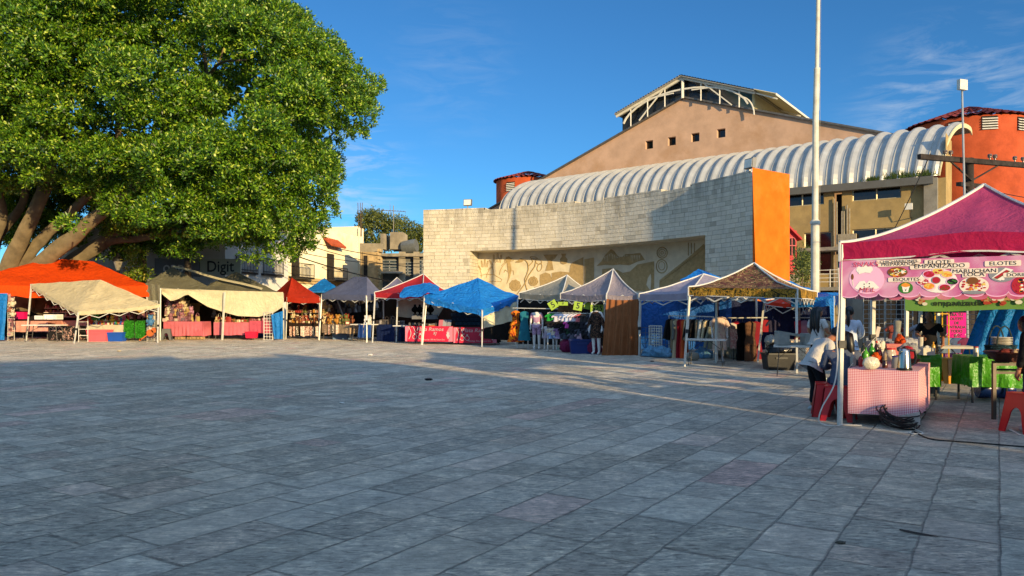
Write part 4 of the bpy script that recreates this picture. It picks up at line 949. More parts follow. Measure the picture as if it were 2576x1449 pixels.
def branch(mb, pts, r0, r1, n=10, wob=.0):
 pts = [Vector(p) for p in pts]; out = []
 for i in range(len(pts) - 1):
  p0 = pts[max(i - 1, 0)]; p1 = pts[i]; p2 = pts[i + 1]; p3 = pts[min(i + 2, len(pts) - 1)]
  for k in range(5):
   t_ = k / 5; out.append(.5 * ((2 * p1) + (-p0 + p2) * t_ + (2 * p0 - 5 * p1 + 4 * p2 - p3) * t_ ** 2 + (-p0 + 3 * p1 - 3 * p2 + p3) * t_ ** 3))
 out.append(pts[-1]); k = len(out)
 rs = [(r0 + (r1 - r0) * (i / (k - 1)) ** .8) * (1 + .08 * mnoise.noise(out[i] * 1.3)) for i in range(k)]
 mb.tube([p + wob * mnoise.noise_vector(p * .7) for p in out], rs, n)
BARK = M('pale_bark', '#75684f', rough=.95, var=.25, scale=2.2, bump=.7, bscale=7, stain='#6f6350')
def in_poly(x, y, P):
 c = False; j = len(P) - 1
 for i in range(len(P)):
  if (P[i][1] > y) != (P[j][1] > y) and x < (P[j][0] - P[i][0]) * (y - P[i][1]) / (P[j][1] - P[i][1]) + P[i][0]: c = not c
  j = i
 return c
def edge_d(x, y, P):
 best = 1e9
 for i in range(len(P)):
  ax, ay = P[i - 1]; bx, by = P[i]; dx, dy = bx - ax, by - ay; t_ = max(0, min(1, ((x - ax) * dx + (y - ay) * dy) / (dx * dx + dy * dy + 1e-9)))
  best = min(best, math.hypot(x - ax - dx * t_, y - ay - dy * t_))
 return best
CROWN = [(-420, -250), (0, -380), (300, -340), (560, -140), (690, -10), (752, 22), (790, 62), (832, 86), (850, 120), (884, 140), (926, 170), (947, 214), (942, 268), (926, 322), (890, 338), (866, 365), (852, 420), (838, 460), (826, 520), (805, 580), (760, 640), (738, 640), (690, 640), (640, 625), (590, 612), (500, 605), (430, 612), (380, 605), (320, 575), (268, 550), (262, 520), (190, 482), (90, 462), (20, 480), (-120, 500), (-420, 520)]
GAPS = [(512, 178, 34), (775, 60, 0), (118, 330, 18), (35, 140, 22), (505, 40, 20), (690, 440, 0), (405, 205, 14), (560, 320, 16), (660, 250, 14), (230, 300, 12)]
lobes = []; YT = 40.0
def depth_at(d):
 k = min(1, d / 300); return 7.5 * math.sqrt(max(0, 1 - (1 - k) ** 2))
core = []
for gx in range(-400, 960, 92):          # foliage pads with shaded gaps between them
 for gy in range(-340, 700, 80):
  x = gx + random.uniform(-34, 34) + (gy // 80 % 2) * 40; y = gy + random.uniform(-28, 28)
  if not in_poly(x, y, CROWN): continue
  d = edge_d(x, y, CROWN)
  if any(math.hypot(x - a, y - b) < c + 34 for a, b, c in GAPS): continue
  dep = depth_at(d)
  for sgn in (-1, 1):
   if sgn > 0 and random.random() < .5: continue
   Y = YT + sgn * dep + random.uniform(-1.5, 1.5)
   r = min(random.uniform(1.0, 1.75), max(.55, (d + 8) / (KF / Y))); p = w(x, y, Y)
   lobes.append((p.x, p.y, p.z, r, random.uniform(.62, .85)))
   for _ in range(3):           # smaller pads leaning on the big one
    q = Vector((random.gauss(0, 1), random.gauss(0, 1) + sgn * .6, random.gauss(0, .8))).normalized() * r * .9
    if r > .9: lobes.append((p.x + q.x, p.y + q.y, p.z + q.z, random.uniform(.35, .7), .75))
for gx in range(-400, 900, 66):          # the dark inside of the crown
 for gy in range(-340, 640, 60):
  x = gx + random.uniform(-25, 25); y = gy + random.uniform(-22, 22)
  if not in_poly(x, y, CROWN): continue
  d = edge_d(x, y, CROWN)
  if d < 45 or any(math.hypot(x - a, y - b) < c + 4 for a, b, c in GAPS): continue
  p = w(x, y, YT + random.uniform(-.45, .5) * depth_at(d)); core.append((p.x, p.y, p.z, random.uniform(.9, 1.3), .9))
per = 0
for i in range(len(CROWN)):
 ax, ay = CROWN[i - 1]; bx, by = CROWN[i]; ln_ = math.hypot(bx - ax, by - ay); n = max(1, int(ln_ / 26))
 if min(ax, bx) < -200 or min(ay, by) < -200: continue
 for k in range(n):
  f = (k + random.random()) / n; x, y = ax + (bx - ax) * f, ay + (by - ay) * f
  cx_, cy_ = 350, 250; v_ = Vector((cx_ - x, cy_ - y)).normalized() * random.uniform(4, 20)
  p = w(x + v_.x, y + v_.y, YT + random.uniform(-2.2, 2.0)); lobes.append((p.x, p.y, p.z, random.uniform(.3, .62), .9))
for x, y, r, Y in ((178, 566, .42, 33), (165, 556, .32, 33), (192, 558, .3, 33), (818, 508, .3, 39), (700, 640, .7, 36), (640, 560, 1.3, 34.4), (735, 560, 1.1, 36.5), (445, 625, .45, 37), (475, 640, .4, 37), (625, 645, .5, 37)):
 p = w(x, y, Y); lobes.append((p.x, p.y, p.z, r, .9))
for _ in range(80):      # the far side of the crown, behind the stems
 x, y = random.uniform(-320, 300), random.uniform(430, 600)
 p = w(x, y, random.uniform(44, 48)); lobes.append((p.x, p.y, p.z, random.uniform(1.0, 1.6), .8))
for _ in range(14):
 p = w(random.uniform(270, 500), random.uniform(590, 635), random.uniform(42.5, 44.5)); lobes.append((p.x, p.y, p.z, random.uniform(.6, .95), .8))
for _ in range(16):
 p = w(random.uniform(300, 700), random.uniform(520, 590), random.uniform(41, 45)); lobes.append((p.x, p.y, p.z, random.uniform(.8, 1.3), .8))
LEAF = leaf_material('laurel_leaf', [(0, '#1f3a09'), (.35, '#3b600e'), (.62, '#568014'), (.82, '#789c1e'), (.95, '#a2b832'), (1, '#c0ca58')])
cc = (-17.5, YT + 1, 11)
B, D, U, LN, WD = tufts(lobes, 12, 19, .165, .07, centre=cc, spread=.16)
core_leaves = tufts(core, 2.6, 10, .34, .17, spread=.3)
B, D, U, LN, WD = (np.concatenate(q) for q in zip((B, D, U, LN, WD), core_leaves))
print('LEAVES', len(B), 'LOBES', len(lobes))
tp = w(40, 700, 41); tp.z = 0
tree = thing('laurel_tree', 'huge spreading laurel tree with dense bright green crown at the corner of the square', 'tree', tuple(tp))
def raw_part(me, name, parent, z0=True):
 o = bpy.data.objects.new(name, me); COL.objects.link(o); o.parent = parent; o.matrix_parent_inverse = WM[parent].inverted(); WM[o] = WM[parent]; return o
raw_part(leaves_mesh('crown', B, D, U, LN, WD, LEAF), 'crown', tree)
tk = MB()
foot = tp
def limb(pts, r0, r1, n=12): branch(tk, [w(*p) for p in pts], r0, r1, n, .12)
limb([(10, 775, 41), (12, 730, 41), (28, 660, 40.5), (60, 590, 40), (95, 520, 39.5), (120, 440, 39.5), (150, 330, 39.5), (180, 200, 40)], .55, .22)
limb([(60, 775, 41), (70, 710, 40.6), (120, 650, 40), (190, 590, 39.3), (250, 540, 38.5), (320, 485, 37.5), (400, 400, 37), (480, 300, 37)], .58, .17)
limb([(25, 775, 41), (45, 700, 41), (90, 620, 41), (150, 560, 40.5), (215, 495, 40), (290, 420, 39), (300, 300, 38.5)], .42, .15)
limb([(-20, 775, 42), (-30, 690, 42), (-5, 600, 41.5), (20, 560, 41.5), (60, 510, 41), (70, 400, 41)], .4, .16)
limb([(-60, 775, 41), (-45, 680, 41), (0, 560, 40.5), (-5, 490, 40), (-30, 380, 40)], .36, .18)
limb([(90, 775, 42), (150, 690, 42), (260, 610, 42), (380, 560, 42), (520, 520, 42), (640, 470, 42)], .6, .15)
limb([(260, 610, 42), (400, 590, 41), (500, 575, 40), (600, 585, 39)], .25, .08)
for pts, r0 in (([(400, 400, 37), (470, 330, 36), (430, 250, 35)], .16), ([(480, 300, 37), (520, 200, 38), (505, 100, 38)], .18), ([(520, 200, 38), (560, 160, 37), (620, 150, 37)], .1),
    ([(480, 300, 37), (440, 280, 34.5), (450, 235, 33.6)], .09), ([(430, 265, 33.8), (470, 268, 33.2)], .06), ([(150, 330, 39.5), (100, 280, 38), (60, 180, 38)], .2), ([(35, 90, 40), (38, 140, 40), (30, 60, 40)], .2), ([(640, 470, 42), (760, 420, 41), (840, 330, 40)], .12), ([(300, 300, 38.5), (330, 190, 37), (340, 80, 37)], .2), ([(520, 520, 42), (640, 440, 39), (700, 330, 38)], .14),
    ([(178, 520, 33.5), (176, 548, 33)], .04), ([(480, 230, 39), (540, 175, 39), (560, 120, 39)], .09), ([(495, 200, 39), (530, 190, 39)], .07), ([(505, 160, 39), (530, 150, 38.6)], .05)):
 limb(pts, r0, r0 * .35, 8)
part(tk, 'trunk', BARK, tree, smooth='all')
def small_tree(name, label, base, trunk_pts, lobes_, leaf, per, n, ln, wd, r0=.12, bark=None, cat='tree', group=None):
 t_ = thing(name, label, cat, tuple(base), group=group)
 B, D, U, LN, WD = tufts(lobes_, per, n, ln, wd); raw_part(leaves_mesh('crown', B, D, U, LN, WD, leaf), 'crown', t_)
 m_ = MB()
 for pts in trunk_pts: branch(m_, pts, r0, r0 * .35, 8, .05)
 part(m_, 'trunk', bark or BARK, t_, smooth='all'); return t_
LEAF2 = leaf_material('dusty_leaf', [(0, '#2d3616'), (.4, '#48521f'), (.75, '#66702c'), (1, '#8b8f45')], .15, .6)
def lob(lst, Y, rmin=.3, rmax=.8, n=1, jit=10):
 out = []
 for x, y in lst:
  for _ in range(n):
   p = w(x + random.uniform(-jit, jit), y + random.uniform(-jit, jit), Y + random.uniform(-1.5, 1.5)); out.append((p.x, p.y, p.z, random.uniform(rmin, rmax), .8))
 return out
b0 = w(955, 778, 72); b0.z = 0
small_tree('roof_tree', 'open crowned grey green tree behind the concrete house, left of the antenna', b0, [[b0, w(955, 640, 72), w(935, 590, 72), w(915, 565, 72)], [w(955, 640, 72), w(968, 590, 72), w(960, 555, 72)], [w(950, 610, 72), w(985, 570, 72)]],
           lob([(915, 552), (930, 548), (945, 545), (962, 556), (935, 570), (955, 575), (975, 568), (990, 560), (912, 580), (925, 600), (940, 610), (918, 615), (960, 600), (985, 585), (970, 620)], 72, .35, .8, 3, 9), LEAF2, 5, 9, .24, .09, .2)
b0 = w(1030, 778, 75); b0.z = 0
small_tree('roof_tree', 'grey green tree beside the stage wall, behind the roof tank', b0, [[b0, w(1030, 640, 75), w(1020, 600, 75)], [w(1030, 640, 75), w(1050, 600, 75)]],
           lob([(1010, 570), (1030, 575), (1048, 585), (1058, 600), (1020, 592), (1038, 600), (1052, 620), (1040, 632), (1022, 610), (1062, 590)], 75, .35, .8, 3, 9), LEAF2, 5, 9, .24, .09, .2)
LEAF3 = leaf_material('bush_leaf', [(0, '#39520f'), (.4, '#587618'), (.8, '#86982d'), (1, '#b0a04a')], .25)
b0 = w(340, 778, 41.5); b0.z = 0
small_tree('young_tree', 'slim young tree between the orange tarpaulin and the grey tent roof', b0, [[b0, w(340, 700, 41.5), w(335, 650, 41.5)]],
           lob([(335, 650), (342, 668), (330, 680), (350, 690), (328, 696), (345, 700), (362, 690), (338, 640)], 41.5, .22, .42, 2, 5), LEAF3, 7, 12, .16, .07, .07)
b0 = w(2018, 778, 40); b0.z = 0
small_tree('terrace_shrub', 'small leafy tree between the orange stage end and the flagpole', b0, [[b0, w(2018, 700, 40), w(2020, 660, 40)]],
           lob([(2020, 640), (2028, 655), (2010, 660), (2018, 672), (2032, 672), (2005, 682), (2024, 692), (2012, 700)], 40, .25, .5, 2, 6), LEAF2, 7, 10, .16, .07, .06)
for i, (x, y) in enumerate(((2262, 580), (2240, 592))):
 b0 = w(2270, 778, 44); b0.z = 0
b0 = w(2270, 778, 43); b0.z = 0
small_tree('bare_shrub', 'sparse dark shrub against the market front above the pink tent', b0, [[b0, w(2275, 640, 43), w(2255, 590, 43)], [w(2275, 640, 43), w(2290, 580, 43)], [w(2270, 620, 43), w(2232, 595, 43)], [w(2275, 640, 43), w(2305, 575, 43)]],
           lob([(2255, 588), (2240, 594), (2272, 590), (2290, 582), (2300, 575), (2262, 600)], 43, .12, .25, 2, 5), LEAF2, 9, 7, .13, .06, .035)
STEEL = M('tent_steel', '#cfccc0', rough=.45, var=.1, scale=4, metal=.15, stain='#9d9785')
STEELD = M('tent_steel_grey', '#8d8f8f', rough=.45, var=.1, scale=4, metal=.3)
def V3(p, z): return Vector((p.x, p.y, z))
def canopy(name, label, C, ez, peak, mat, val=.25, trim=None, legs=None, conc=1.35, sag=.05, wr=.04, jag=0., ridge=None, val_mat=None, cat='canopy tent', group='market tents', truss=True, lift=None, seed=1, flut=.03, steel=None, nr=14, ne=16, thick=.045):
 """pop-up tent. C: front-left, front-right, back-right, back-left ground points; ez: eave heights (one or four);
 peak: apex point; ridge: two ends of a ridge instead; legs: ground points (one per corner, None to leave out)"""
 ez = ez if isinstance(ez, (list, tuple)) else [ez] * 4
 steel = steel or STEEL
 r0, r1 = (ridge if ridge else (peak, peak))
 T = thing(name, label, cat, tuple(V3((C[0] + C[1]) / 2, 0)), group=group)
 per = []
 for k in range(4):
  a, b = C[k], C[(k + 1) % 4]; za, zb = ez[k], ez[(k + 1) % 4]
  ra, rb = [(r0, r1), (r1, r1), (r1, r0), (r0, r0)][k]
  for i in range(ne):
   f = i / ne; p = a.lerp(b, f); z = za + (zb - za) * f - sag * 4 * f * (1 - f)
   if lift: z += lift * math.sin(math.pi * f) ** 8
   per.append((V3(p, z), ra.lerp(rb, f), f, k))
 m_ = MB(); n = len(per); cen = (C[0] + C[1] + C[2] + C[3]) / 4
 for i in range(nr + 1):
  mm = i / nr
  for p, r, f, k in per:
   q = r.lerp(p, mm); z = p.z + (r.z - p.z) * (1 - mm) ** conc
   wv = mnoise.noise(Vector((q.x * 1.1 + seed, q.y * 1.1, seed * 2.))) + .5 * mnoise.noise(Vector((q.x * 3 + seed, q.y * 3, seed)))
   z += wr * wv * (.35 + mm) * min(1, 3 * (1 - mm) + .25)
   z -= .06 * math.sin(math.pi * f) * math.sin(math.pi * mm) * (1 if conc > 1.1 else .4)
   m_.v.append(Vector((q.x, q.y, z)))
 for i in range(nr):
  for j in range(n):
   j2 = (j + 1) % n; a = i * n
   m_.face((a + j, a + j2, a + n + j2, a + n + j)[::-1])
 can = part(m_, 'canopy', mat, T, smooth=True)
 edge = [m_.v[nr * n + j] for j in range(n)]
 if val:
  v_ = MB(); rows = 4
  for i in range(rows + 1):
   for j in range(n):
    p = edge[j]; o = (p - cen); o.z = 0; o.normalize(); f = per[j][2]
    h_ = val * (1 + jag * (.6 * mnoise.noise(Vector((j * .55, seed, 0))) + .8 * max(0, mnoise.noise(Vector((j * .21, seed + 9, 0))))))
    q = p - Vector((0, 0, h_ * i / rows)) + o * (flut * mnoise.noise(Vector((j * .4, i * .6, seed))) * i / rows + .004)
    v_.v.append(q)
  for i in range(rows):
   for j in range(n):
    j2 = (j + 1) % n; v_.face((i * n + j, (i + 1) * n + j, (i + 1) * n + j2, i * n + j2))
  part(v_, 'valance', val_mat or mat, can, smooth=True)
 if trim:
  t_ = MB()
  for k in range(4):
   t_.tube([m_.v[i * n + k * ne] + Vector((0, 0, .012)) for i in range(nr + 1)], .022, 5)
   if val: t_.tube([edge[k * ne] + Vector((0, 0, .01)), edge[k * ne] - Vector((0, 0, val))], .022, 5)
  for j in range(n): t_.bar(edge[j] - Vector((0, 0, val - .01)), edge[(j + 1) % n] - Vector((0, 0, val - .01)), .02)
  part(t_, 'edge_trim', trim, can)
 if truss:
  t_ = MB()
  for k in range(4):
   a, b = V3(C[k].lerp(cen, .02), ez[k] - .03), V3(C[(k + 1) % 4].lerp(cen, .02), ez[(k + 1) % 4] - .03); m2 = max(2, 2 * round((b - a).length / 1.6))
   for i in range(m2):
    p, q = a.lerp(b, i / m2), a.lerp(b, (i + 1) / m2); d = Vector((0, 0, -.34));
    u1, u2 = (p, q + d) if i % 2 == 0 else (p + d, q); t_.bar(u1, u2, .02, .03)
    u1, u2 = (p + d, q) if i % 2 == 0 else (p, q + d); t_.bar(u1 + Vector((.02, .02, 0)), u2 + Vector((.02, .02, 0)), .02, .03)
  part(t_, 'scissor_frame', steel, T)
 for k in range(4):
  if legs is not None and legs[k] is None: continue
  base = V3(C[k], 0) if (legs is None or legs[k] is True) else legs[k]
  top = V3(C[k].lerp(cen, .02), ez[k] - .02); md = top.lerp(base, .55)
  t_ = MB(); t_.bar(top, md - Vector((0, 0, .03)), thick * 1.25); t_.bar(md, base, thick); lg_ = part(t_, 'leg', steel, T)
  t_ = MB(); t_.bar(md + Vector((0, 0, -.05)), md + Vector((0, 0, .05)), thick * 1.7); part(t_, 'collar', M('dark_plastic', '#2c2b29', rough=.5), lg_)
 return T
def hang(name, mat, label, tA, tB, bB, bA, cat='cloth', fold=.08, nf=5, nu=30, nv=14, group=None, bulge=0., seed=1, sag_top=0., sag_bot=0., lean=0.):
 "hanging cloth between four corners, with folds"
 tA, tB, bA, bB = map(Vector, (tA, tB, bA, bB)); d = (tB - tA); nrm = Vector((-d.y, d.x, 0)).normalized()
 def fn(i, j):
  p = tA.lerp(tB, i).lerp(bA.lerp(bB, i), j)
  ph = i * nf * 2 * math.pi + 1.3 * mnoise.noise(Vector((i * 3, j * 1.4, seed)))
  p += nrm * (fold * (.35 + .65 * j) * (math.sin(ph) + .5 * mnoise.noise(Vector((i * 7, j * 3, seed + 4)))) + bulge * math.sin(math.pi * j) * math.sin(math.pi * i))
  p.z -= sag_top * 4 * i * (1 - i) * (1 - j) + sag_bot * 4 * i * (1 - i) * j
  return p
 m_ = MB(); m_.grid(fn, nu, nv); return solo(m_, name, mat, label, cat, group, smooth='all')
C_OR = fabric('orange_tarp', '#ff5208', .3, wr=.7, spec=.25)
C_BE = fabric('beige_tent_cloth', '#e0d0a6', .3, wr=.6)
C_DK = fabric('olive_grey_tarp', '#77745f', .12, wr=.6, rough=.6)
C_DKS = fabric('grey_foil_skirt', '#8f8c80', .12, wr=1., rough=.45, spec=.4)
C_WH = fabric('cream_sheet', '#efe4bc', .3, wr=.5)
C_RD = fabric('red_tent_cloth', '#df4228', .3, wr=.45)
C_RD2 = fabric('crimson_tent_cloth', '#c03038', .3, wr=.4)
C_BL = fabric('blue_tarp', '#1f86d8', .25, rough=.5, wr=1., spec=.4)
C_BL2 = fabric('deep_blue_tarp', '#1a62b4', .25, rough=.5, wr=1., spec=.4)
C_GB = fabric('slate_blue_tent_cloth', '#74788f', .25, wr=.4)
C_PU = fabric('grey_violet_tent_cloth', '#807c92', .25, wr=.4)
C_GR = fabric('grey_beige_tent_cloth', '#a49c88', .25, wr=.5)
C_MV = fabric('mauve_grey_tent_cloth', '#9d9193', .25, wr=.5)
C_NV = fabric('navy_valance', '#3d4054', .2, wr=.4)
C_PK = fabric('magenta_tent_cloth', '#b8466c', .3, wr=.25, scale=1.2); C_PKV = fabric('magenta_valance', '#b8204e', .3, wr=.25)
C_BR = fabric('brown_curtain_cloth', '#a0663e', .35, wr=.3)
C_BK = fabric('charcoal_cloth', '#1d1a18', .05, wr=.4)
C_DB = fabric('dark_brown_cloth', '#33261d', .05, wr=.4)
WHT = fabric('white_trim', '#d9d5ca', .1, wr=.1)
CAMO = pattern_cloth('camouflage_cloth', [(0, '#5c362c'), (.40, '#8a5044'), (.47, '#3f4423'), (.53, '#b08a58'), (.60, '#7a4638'), (.68, '#d0ac78')], 5, .25)
CAMO2 = pattern_cloth('camouflage_valance', [(0, '#33351c'), (.42, '#b0802a'), (.50, '#4c4a20'), (.56, '#c99a3a'), (.66, '#57402a')], 6, .2)
BK = Vector((.10, 1, 0))
def at(px, Y): return Vector(((px - CXP) / KF * Y, Y, 0))
canopy('tarpaulin_tent', 'big bright orange tarpaulin roof beside the laurel trunk', [at(-120, 37), at(374, 38.6), at(372, 43), at(-120, 43)], [2.85, 2.75, 2.8, 2.8], None, C_OR, .55, None, None, 1.05, .12, .10, .5,
       ridge=(w(120, 650, 40.3), w(236, 658, 40.6)), truss=False, seed=3, flut=.18)
canopy('beige_tent', 'small beige tent standing crooked in front of the orange tarpaulin, its front corner dropped low', [at(76, 37.4), at(197, 34.6), at(402, 35.3), at(300, 38.3)], [2.80, 1.45, 1.78, 2.6], w(253, 703.5, 36.4), C_BE, .16, None,
       [g(66, 857), g(187, 864), g(397, 862), g(300, 857)], 1.05, .05, .06, .2, seed=5)
hang('blue_tarpaulin', C_BL, 'blue tarpaulin curtain at the outer end of the orange tent', w(-60, 738, 37), w(19, 738, 37), w(10, 855, 37), w(-60, 855, 37), 'tarpaulin', .08, 3)
canopy('grey_tarp_tent', 'olive grey tarpaulin tent with the higher peak, next to the orange roof', [at(352, 39.2), at(545, 39.0), at(545, 43), at(345, 43)], [2.75, 2.55, 2.7, 2.8], w(433, 671.5, 41), C_DK, .28, None, [None, None, True, True], 1.1, .05, .08, .9, val_mat=C_DKS, seed=7, flut=.1)
canopy('grey_tarp_tent', 'olive grey tarpaulin tent with the lower peak, beside the red tent', [at(500, 39.0), at(714, 38.6), at(714, 43), at(505, 43)], [2.6, 2.35, 2.4, 2.7], w(594, 683, 41.3), C_DK, .22, None, [None, True, True, True], 1.1, .05, .08, .9, val_mat=C_DKS, seed=8, flut=.1)
m_ = MB(); a, b = w(433, 673, 40.9), w(660, 731, 38.8)
m_.grid(lambda i, j: a.lerp(b, i) + Vector((0, .12 * (j - .5) * 2, .07 + .10 * (j - .5) + .03 * math.sin(i * 9))), 24, 2); solo(m_, 'tarp_edge', C_WH, 'pale folded hem strip lying along the slope of the higher grey tarpaulin', 'tarp edge', smooth='all')
Yk3 = 38.25
def curtain_poly(name, mat, label, top, bot, Y, fold=.05, nu=40, nv=12, seed=2):
 def lerp_list(P, f):
  xs = [p[0] for p in P]; x = xs[0] + (xs[-1] - xs[0]) * f
  for (x0, y0), (x1, y1) in zip(P, P[1:]):
   if x0 <= x <= x1: return x, y0 + (y1 - y0) * (x - x0) / max(1e-6, x1 - x0)
  return P[-1]
 def fn(i, j):
  xt, yt = lerp_list(top, i); xb, yb = lerp_list(bot, i)
  p = w(xt, yt, Y).lerp(w(xb, yb, Y), j); p.y += fold * (.3 + j) * (math.sin(i * 15 + 2 * j) + 1.2 * mnoise.noise(Vector((i * 6, j * 2.5, seed)))) + .25 * math.sin(math.pi * j) * .3; return p
 m_ = MB(); m_.grid(fn, nu, nv); return solo(m_, name, mat, label, 'curtain', smooth='all')
curtain_poly('front_curtain', C_WH, 'cream cloth curtain sagging in front of the grey twin tents', [(405, 726), (470, 728), (570, 731), (712, 735)], [(405, 738), (409, 742), (430, 758), (450, 752), (472, 740), (500, 758), (522, 772), (565, 786), (600, 795), (650, 797), (690, 786), (712, 772)], Yk3, .05)
hang('blue_tarpaulin', C_BL, 'upright strip of blue tarpaulin at the red tent end of the cream curtain', w(682, 792, 38.0), w(712, 782, 38.0), w(711, 853, 38.0), w(690, 853, 38.0), 'tarpaulin', .04, 2)
m_ = MB(); m_.bar(g(559, 855.5), w(565, 735, Yk3 - .15), .075); solo(m_, 'tent_post', STEEL, 'white post in the middle of the grey twin tents', 'post')
m_ = MB(); m_.bar(g(403, 857), w(404, 726, Yk3 - .1), .06); solo(m_, 'tent_post', STEEL, 'white post between the beige tent and the pink table', 'post')
hang('grey_tarpaulin', C_DK, 'grey tarpaulin flap hanging behind the right leg of the beige tent', w(366, 712, 38.6), w(403, 716, 38.4), w(402, 853, 38.4), w(388, 845, 38.6), 'tarpaulin', .05, 2)
hang('dark_backdrop', C_DB, 'dark brown back cloth of the pink table stall', w(405, 730, 42.6), w(712, 735, 42.6), w(712, 846, 42.6), w(405, 846, 42.6), 'cloth', .06, 9)
hang('dark_backdrop', C_BK, 'added black backdrop for the shade behind the toys under the orange tarpaulin', w(0, 715, 42.4), w(372, 715, 42.4), w(372, 848, 42.4), w(0, 848, 42.4), 'cloth', .06, 9)  # near-black sheet added to stand in for the dim inside of the stall
rf, rr = g(719, 853), g(801, 855.3)
canopy('red_tent', 'bright red tent with one corner towards the square', [at(722, 39.2), at(806, 38.0), at(802, 41.5), at(684, 42.5)], [2.2, 2.15, 2.3, 2.35], w(734, 698, 40.6), C_RD, .27, None, [rf, rr, True, None], 1.12, .04, .04, .1, seed=11)
canopy('blue_tent', 'small blue tent roof showing between the red and the slate blue tents', [at(765, 43), at(858, 43), at(858, 46), at(765, 46)], 2.6, w(816.6, 699, 44.5), C_BL, .25, None, None, 1.1, .03, .10, .2, seed=12)
canopy('slate_blue_tent', 'slate blue tent with a flat ridge, its white legs well spaced', [at(808, 38.0), at(923, 35.5), at(966, 38.0), at(842, 41.5)], [2.33, 2.22, 2.3, 2.4], None, C_GB, .26, None, [g(803, 856), g(923, 861.8), True, g(886, 855.5)], 1.15, .02, .02, 0, ridge=(w(890, 696.5, 38.6), w(923, 696.5, 37.6)), seed=13)
canopy('violet_tent', 'small grey violet tent peak with white edges behind the crimson tent', [at(962, 41), at(1035, 41), at(1040, 44), at(965, 44)], 2.65, w(998.7, 698.5, 42.5), C_PU, .3, WHT, None, 1.25, .02, .02, 0, val_mat=C_NV, seed=14)
canopy('crimson_tent', 'crimson tent with white edging beside the blue tarpaulin tent', [at(942, 35.7), at(1062, 34.6), at(1120, 38), at(1004, 39.5)], [2.35, 2.3, 2.5, 2.6], w(1066, 689.5, 37.6), C_RD2, .26, WHT, [g(937, 862), None, None, True], 1.25, .04, .02, 0, seed=15)
m_ = MB(); m_.bar(g(997, 861.3), w(1000, 752, 35.8), .055); solo(m_, 'tent_post', STEEL, 'white post in front of the white board under the crimson tent', 'post')
canopy('blue_tarp_tent', 'tent covered with a crumpled blue tarpaulin whose front corner hangs low', [at(1066, 33.1), at(1214, 31.4), at(1305, 33.6), at(1150, 35.5)], [2.15, 1.55, 2.15, 2.3], w(1202, 700, 33.6), C_BL, .24, None, [g(1060, 867.4), g(1212.7, 873), g(1297, 868), None], 1.05, .06, .10, .9, seed=16, flut=.12)
m_ = MB(); P0 = [w(1006, 737, 33.6), w(1018, 722, 34), w(1066, 712, 34.3), w(1082, 711, 34.4), w(1105, 722, 34.2)]; P1 = [w(1006, 748, 33.2), w(1030, 748, 33.0), w(1062, 745, 32.9), w(1075, 736, 32.9), w(1105, 740, 33)]
def ply(P, f):
 k = min(len(P) - 2, int(f * (len(P) - 1))); return P[k].lerp(P[k + 1], f * (len(P) - 1) - k)
m_.grid(lambda i, j: ply(P0, i).lerp(ply(P1, i), j) + Vector((0, -.10 * math.sin(math.pi * j), .05 * mnoise.noise(Vector((i * 6, j * 4, 1))))), 24, 8); solo(m_, 'blue_tarpaulin', C_BL, 'blue tarpaulin flap folded over the crimson tent corner', 'tarpaulin', smooth='all')
m_ = MB(); m_.bar(g(1062.5, 867.3), w(1074, 748, 33.2), .05); solo(m_, 'tent_post', STEEL, 'leaning white post beside the left leg of the blue tarpaulin tent', 'post')
hang('side_cloth', C_WH, 'white upper half of the side cloth at the blue tarpaulin tent', w(1217, 792, 31.6), w(1303, 750, 33.6), w(1300, 805, 33.6), w(1217, 826, 31.6), 'cloth', .04, 3)
hang('side_cloth', C_BK, 'black lower half of the side cloth at the blue tarpaulin tent', w(1217, 826.5, 31.62), w(1300, 805.5, 33.62), w(1290, 856, 33.6), w(1217, 852, 31.6), 'cloth', .04, 3)
hang('dark_backdrop', C_BK, 'added black backdrop for the shade inside the red to crimson tents', w(720, 735, 43.5), w(960, 738, 41.5), w(960, 848, 41.5), w(720, 845, 43.5), 'cloth', .06, 9)  # sheet added for its dark colour, which plays the stalls' inner shade
hang('dark_backdrop', C_DB, 'added dark brown backdrop for the shade inside the silver jewellery stall', w(960, 745, 39.5), w(1300, 742, 36.5), w(1300, 856, 36.5), w(960, 852, 39.5), 'cloth', .05, 9)  # dark brown sheet added so the back of the stall reads as shaded
hang('board_sheet', C_GR, 'pale grey sheet hung at the back of the crimson tent', w(998, 752, 36.2), w(1128, 754, 35.4), w(1100, 800, 35.4), w(1000, 796, 36.2), 'cloth', .03, 3, sag_bot=.05)
canopy('grey_beige_tent', 'grey beige tent with pale edges over the hanging dresses', [at(1306, 30.2), at(1412, 28.0), at(1490, 30.5), at(1400, 33.2)], [2.2, 2.1, 2.25, 2.4], w(1427, 692.5, 30.5), C_GR, .22, WHT, [None, None, True, True], 1.3, .05, .03, 0, seed=17)
canopy('mauve_grey_tent', 'mauve grey tent with a sharp peak above the brown curtain', [at(1410, 27.8), at(1526, 25.8), at(1606, 25.4), at(1520, 30.0)], [2.12, 2.06, 2.05, 2.3], w(1542.5, 677.5, 27.4), C_MV, .21, WHT, [None, True, g(1611, 895), True], 1.35, .06, .03, 0, val_mat=None, seed=18)
canopy('mauve_tent', 'low mauve tent between the brown curtain and the camouflage tent', [at(1608, 25.2), at(1730, 23.2), at(1905, 26.5), at(1768, 29)], [2.06, 2.05, 2.3, 2.4], w(1770, 690, 26.8), fabric('mauve_tent_cloth', '#a39aa6', .25, wr=.4), .22, WHT, [True, None, True, True], 1.2, .03, .02, 0, seed=19)
m_ = MB(); m_.bar(g(1801, 913), w(1803, 757, 21.95), .05); solo(m_, 'tent_post', STEEL, 'upright white post in front of the dress form under the camouflage tent', 'post')
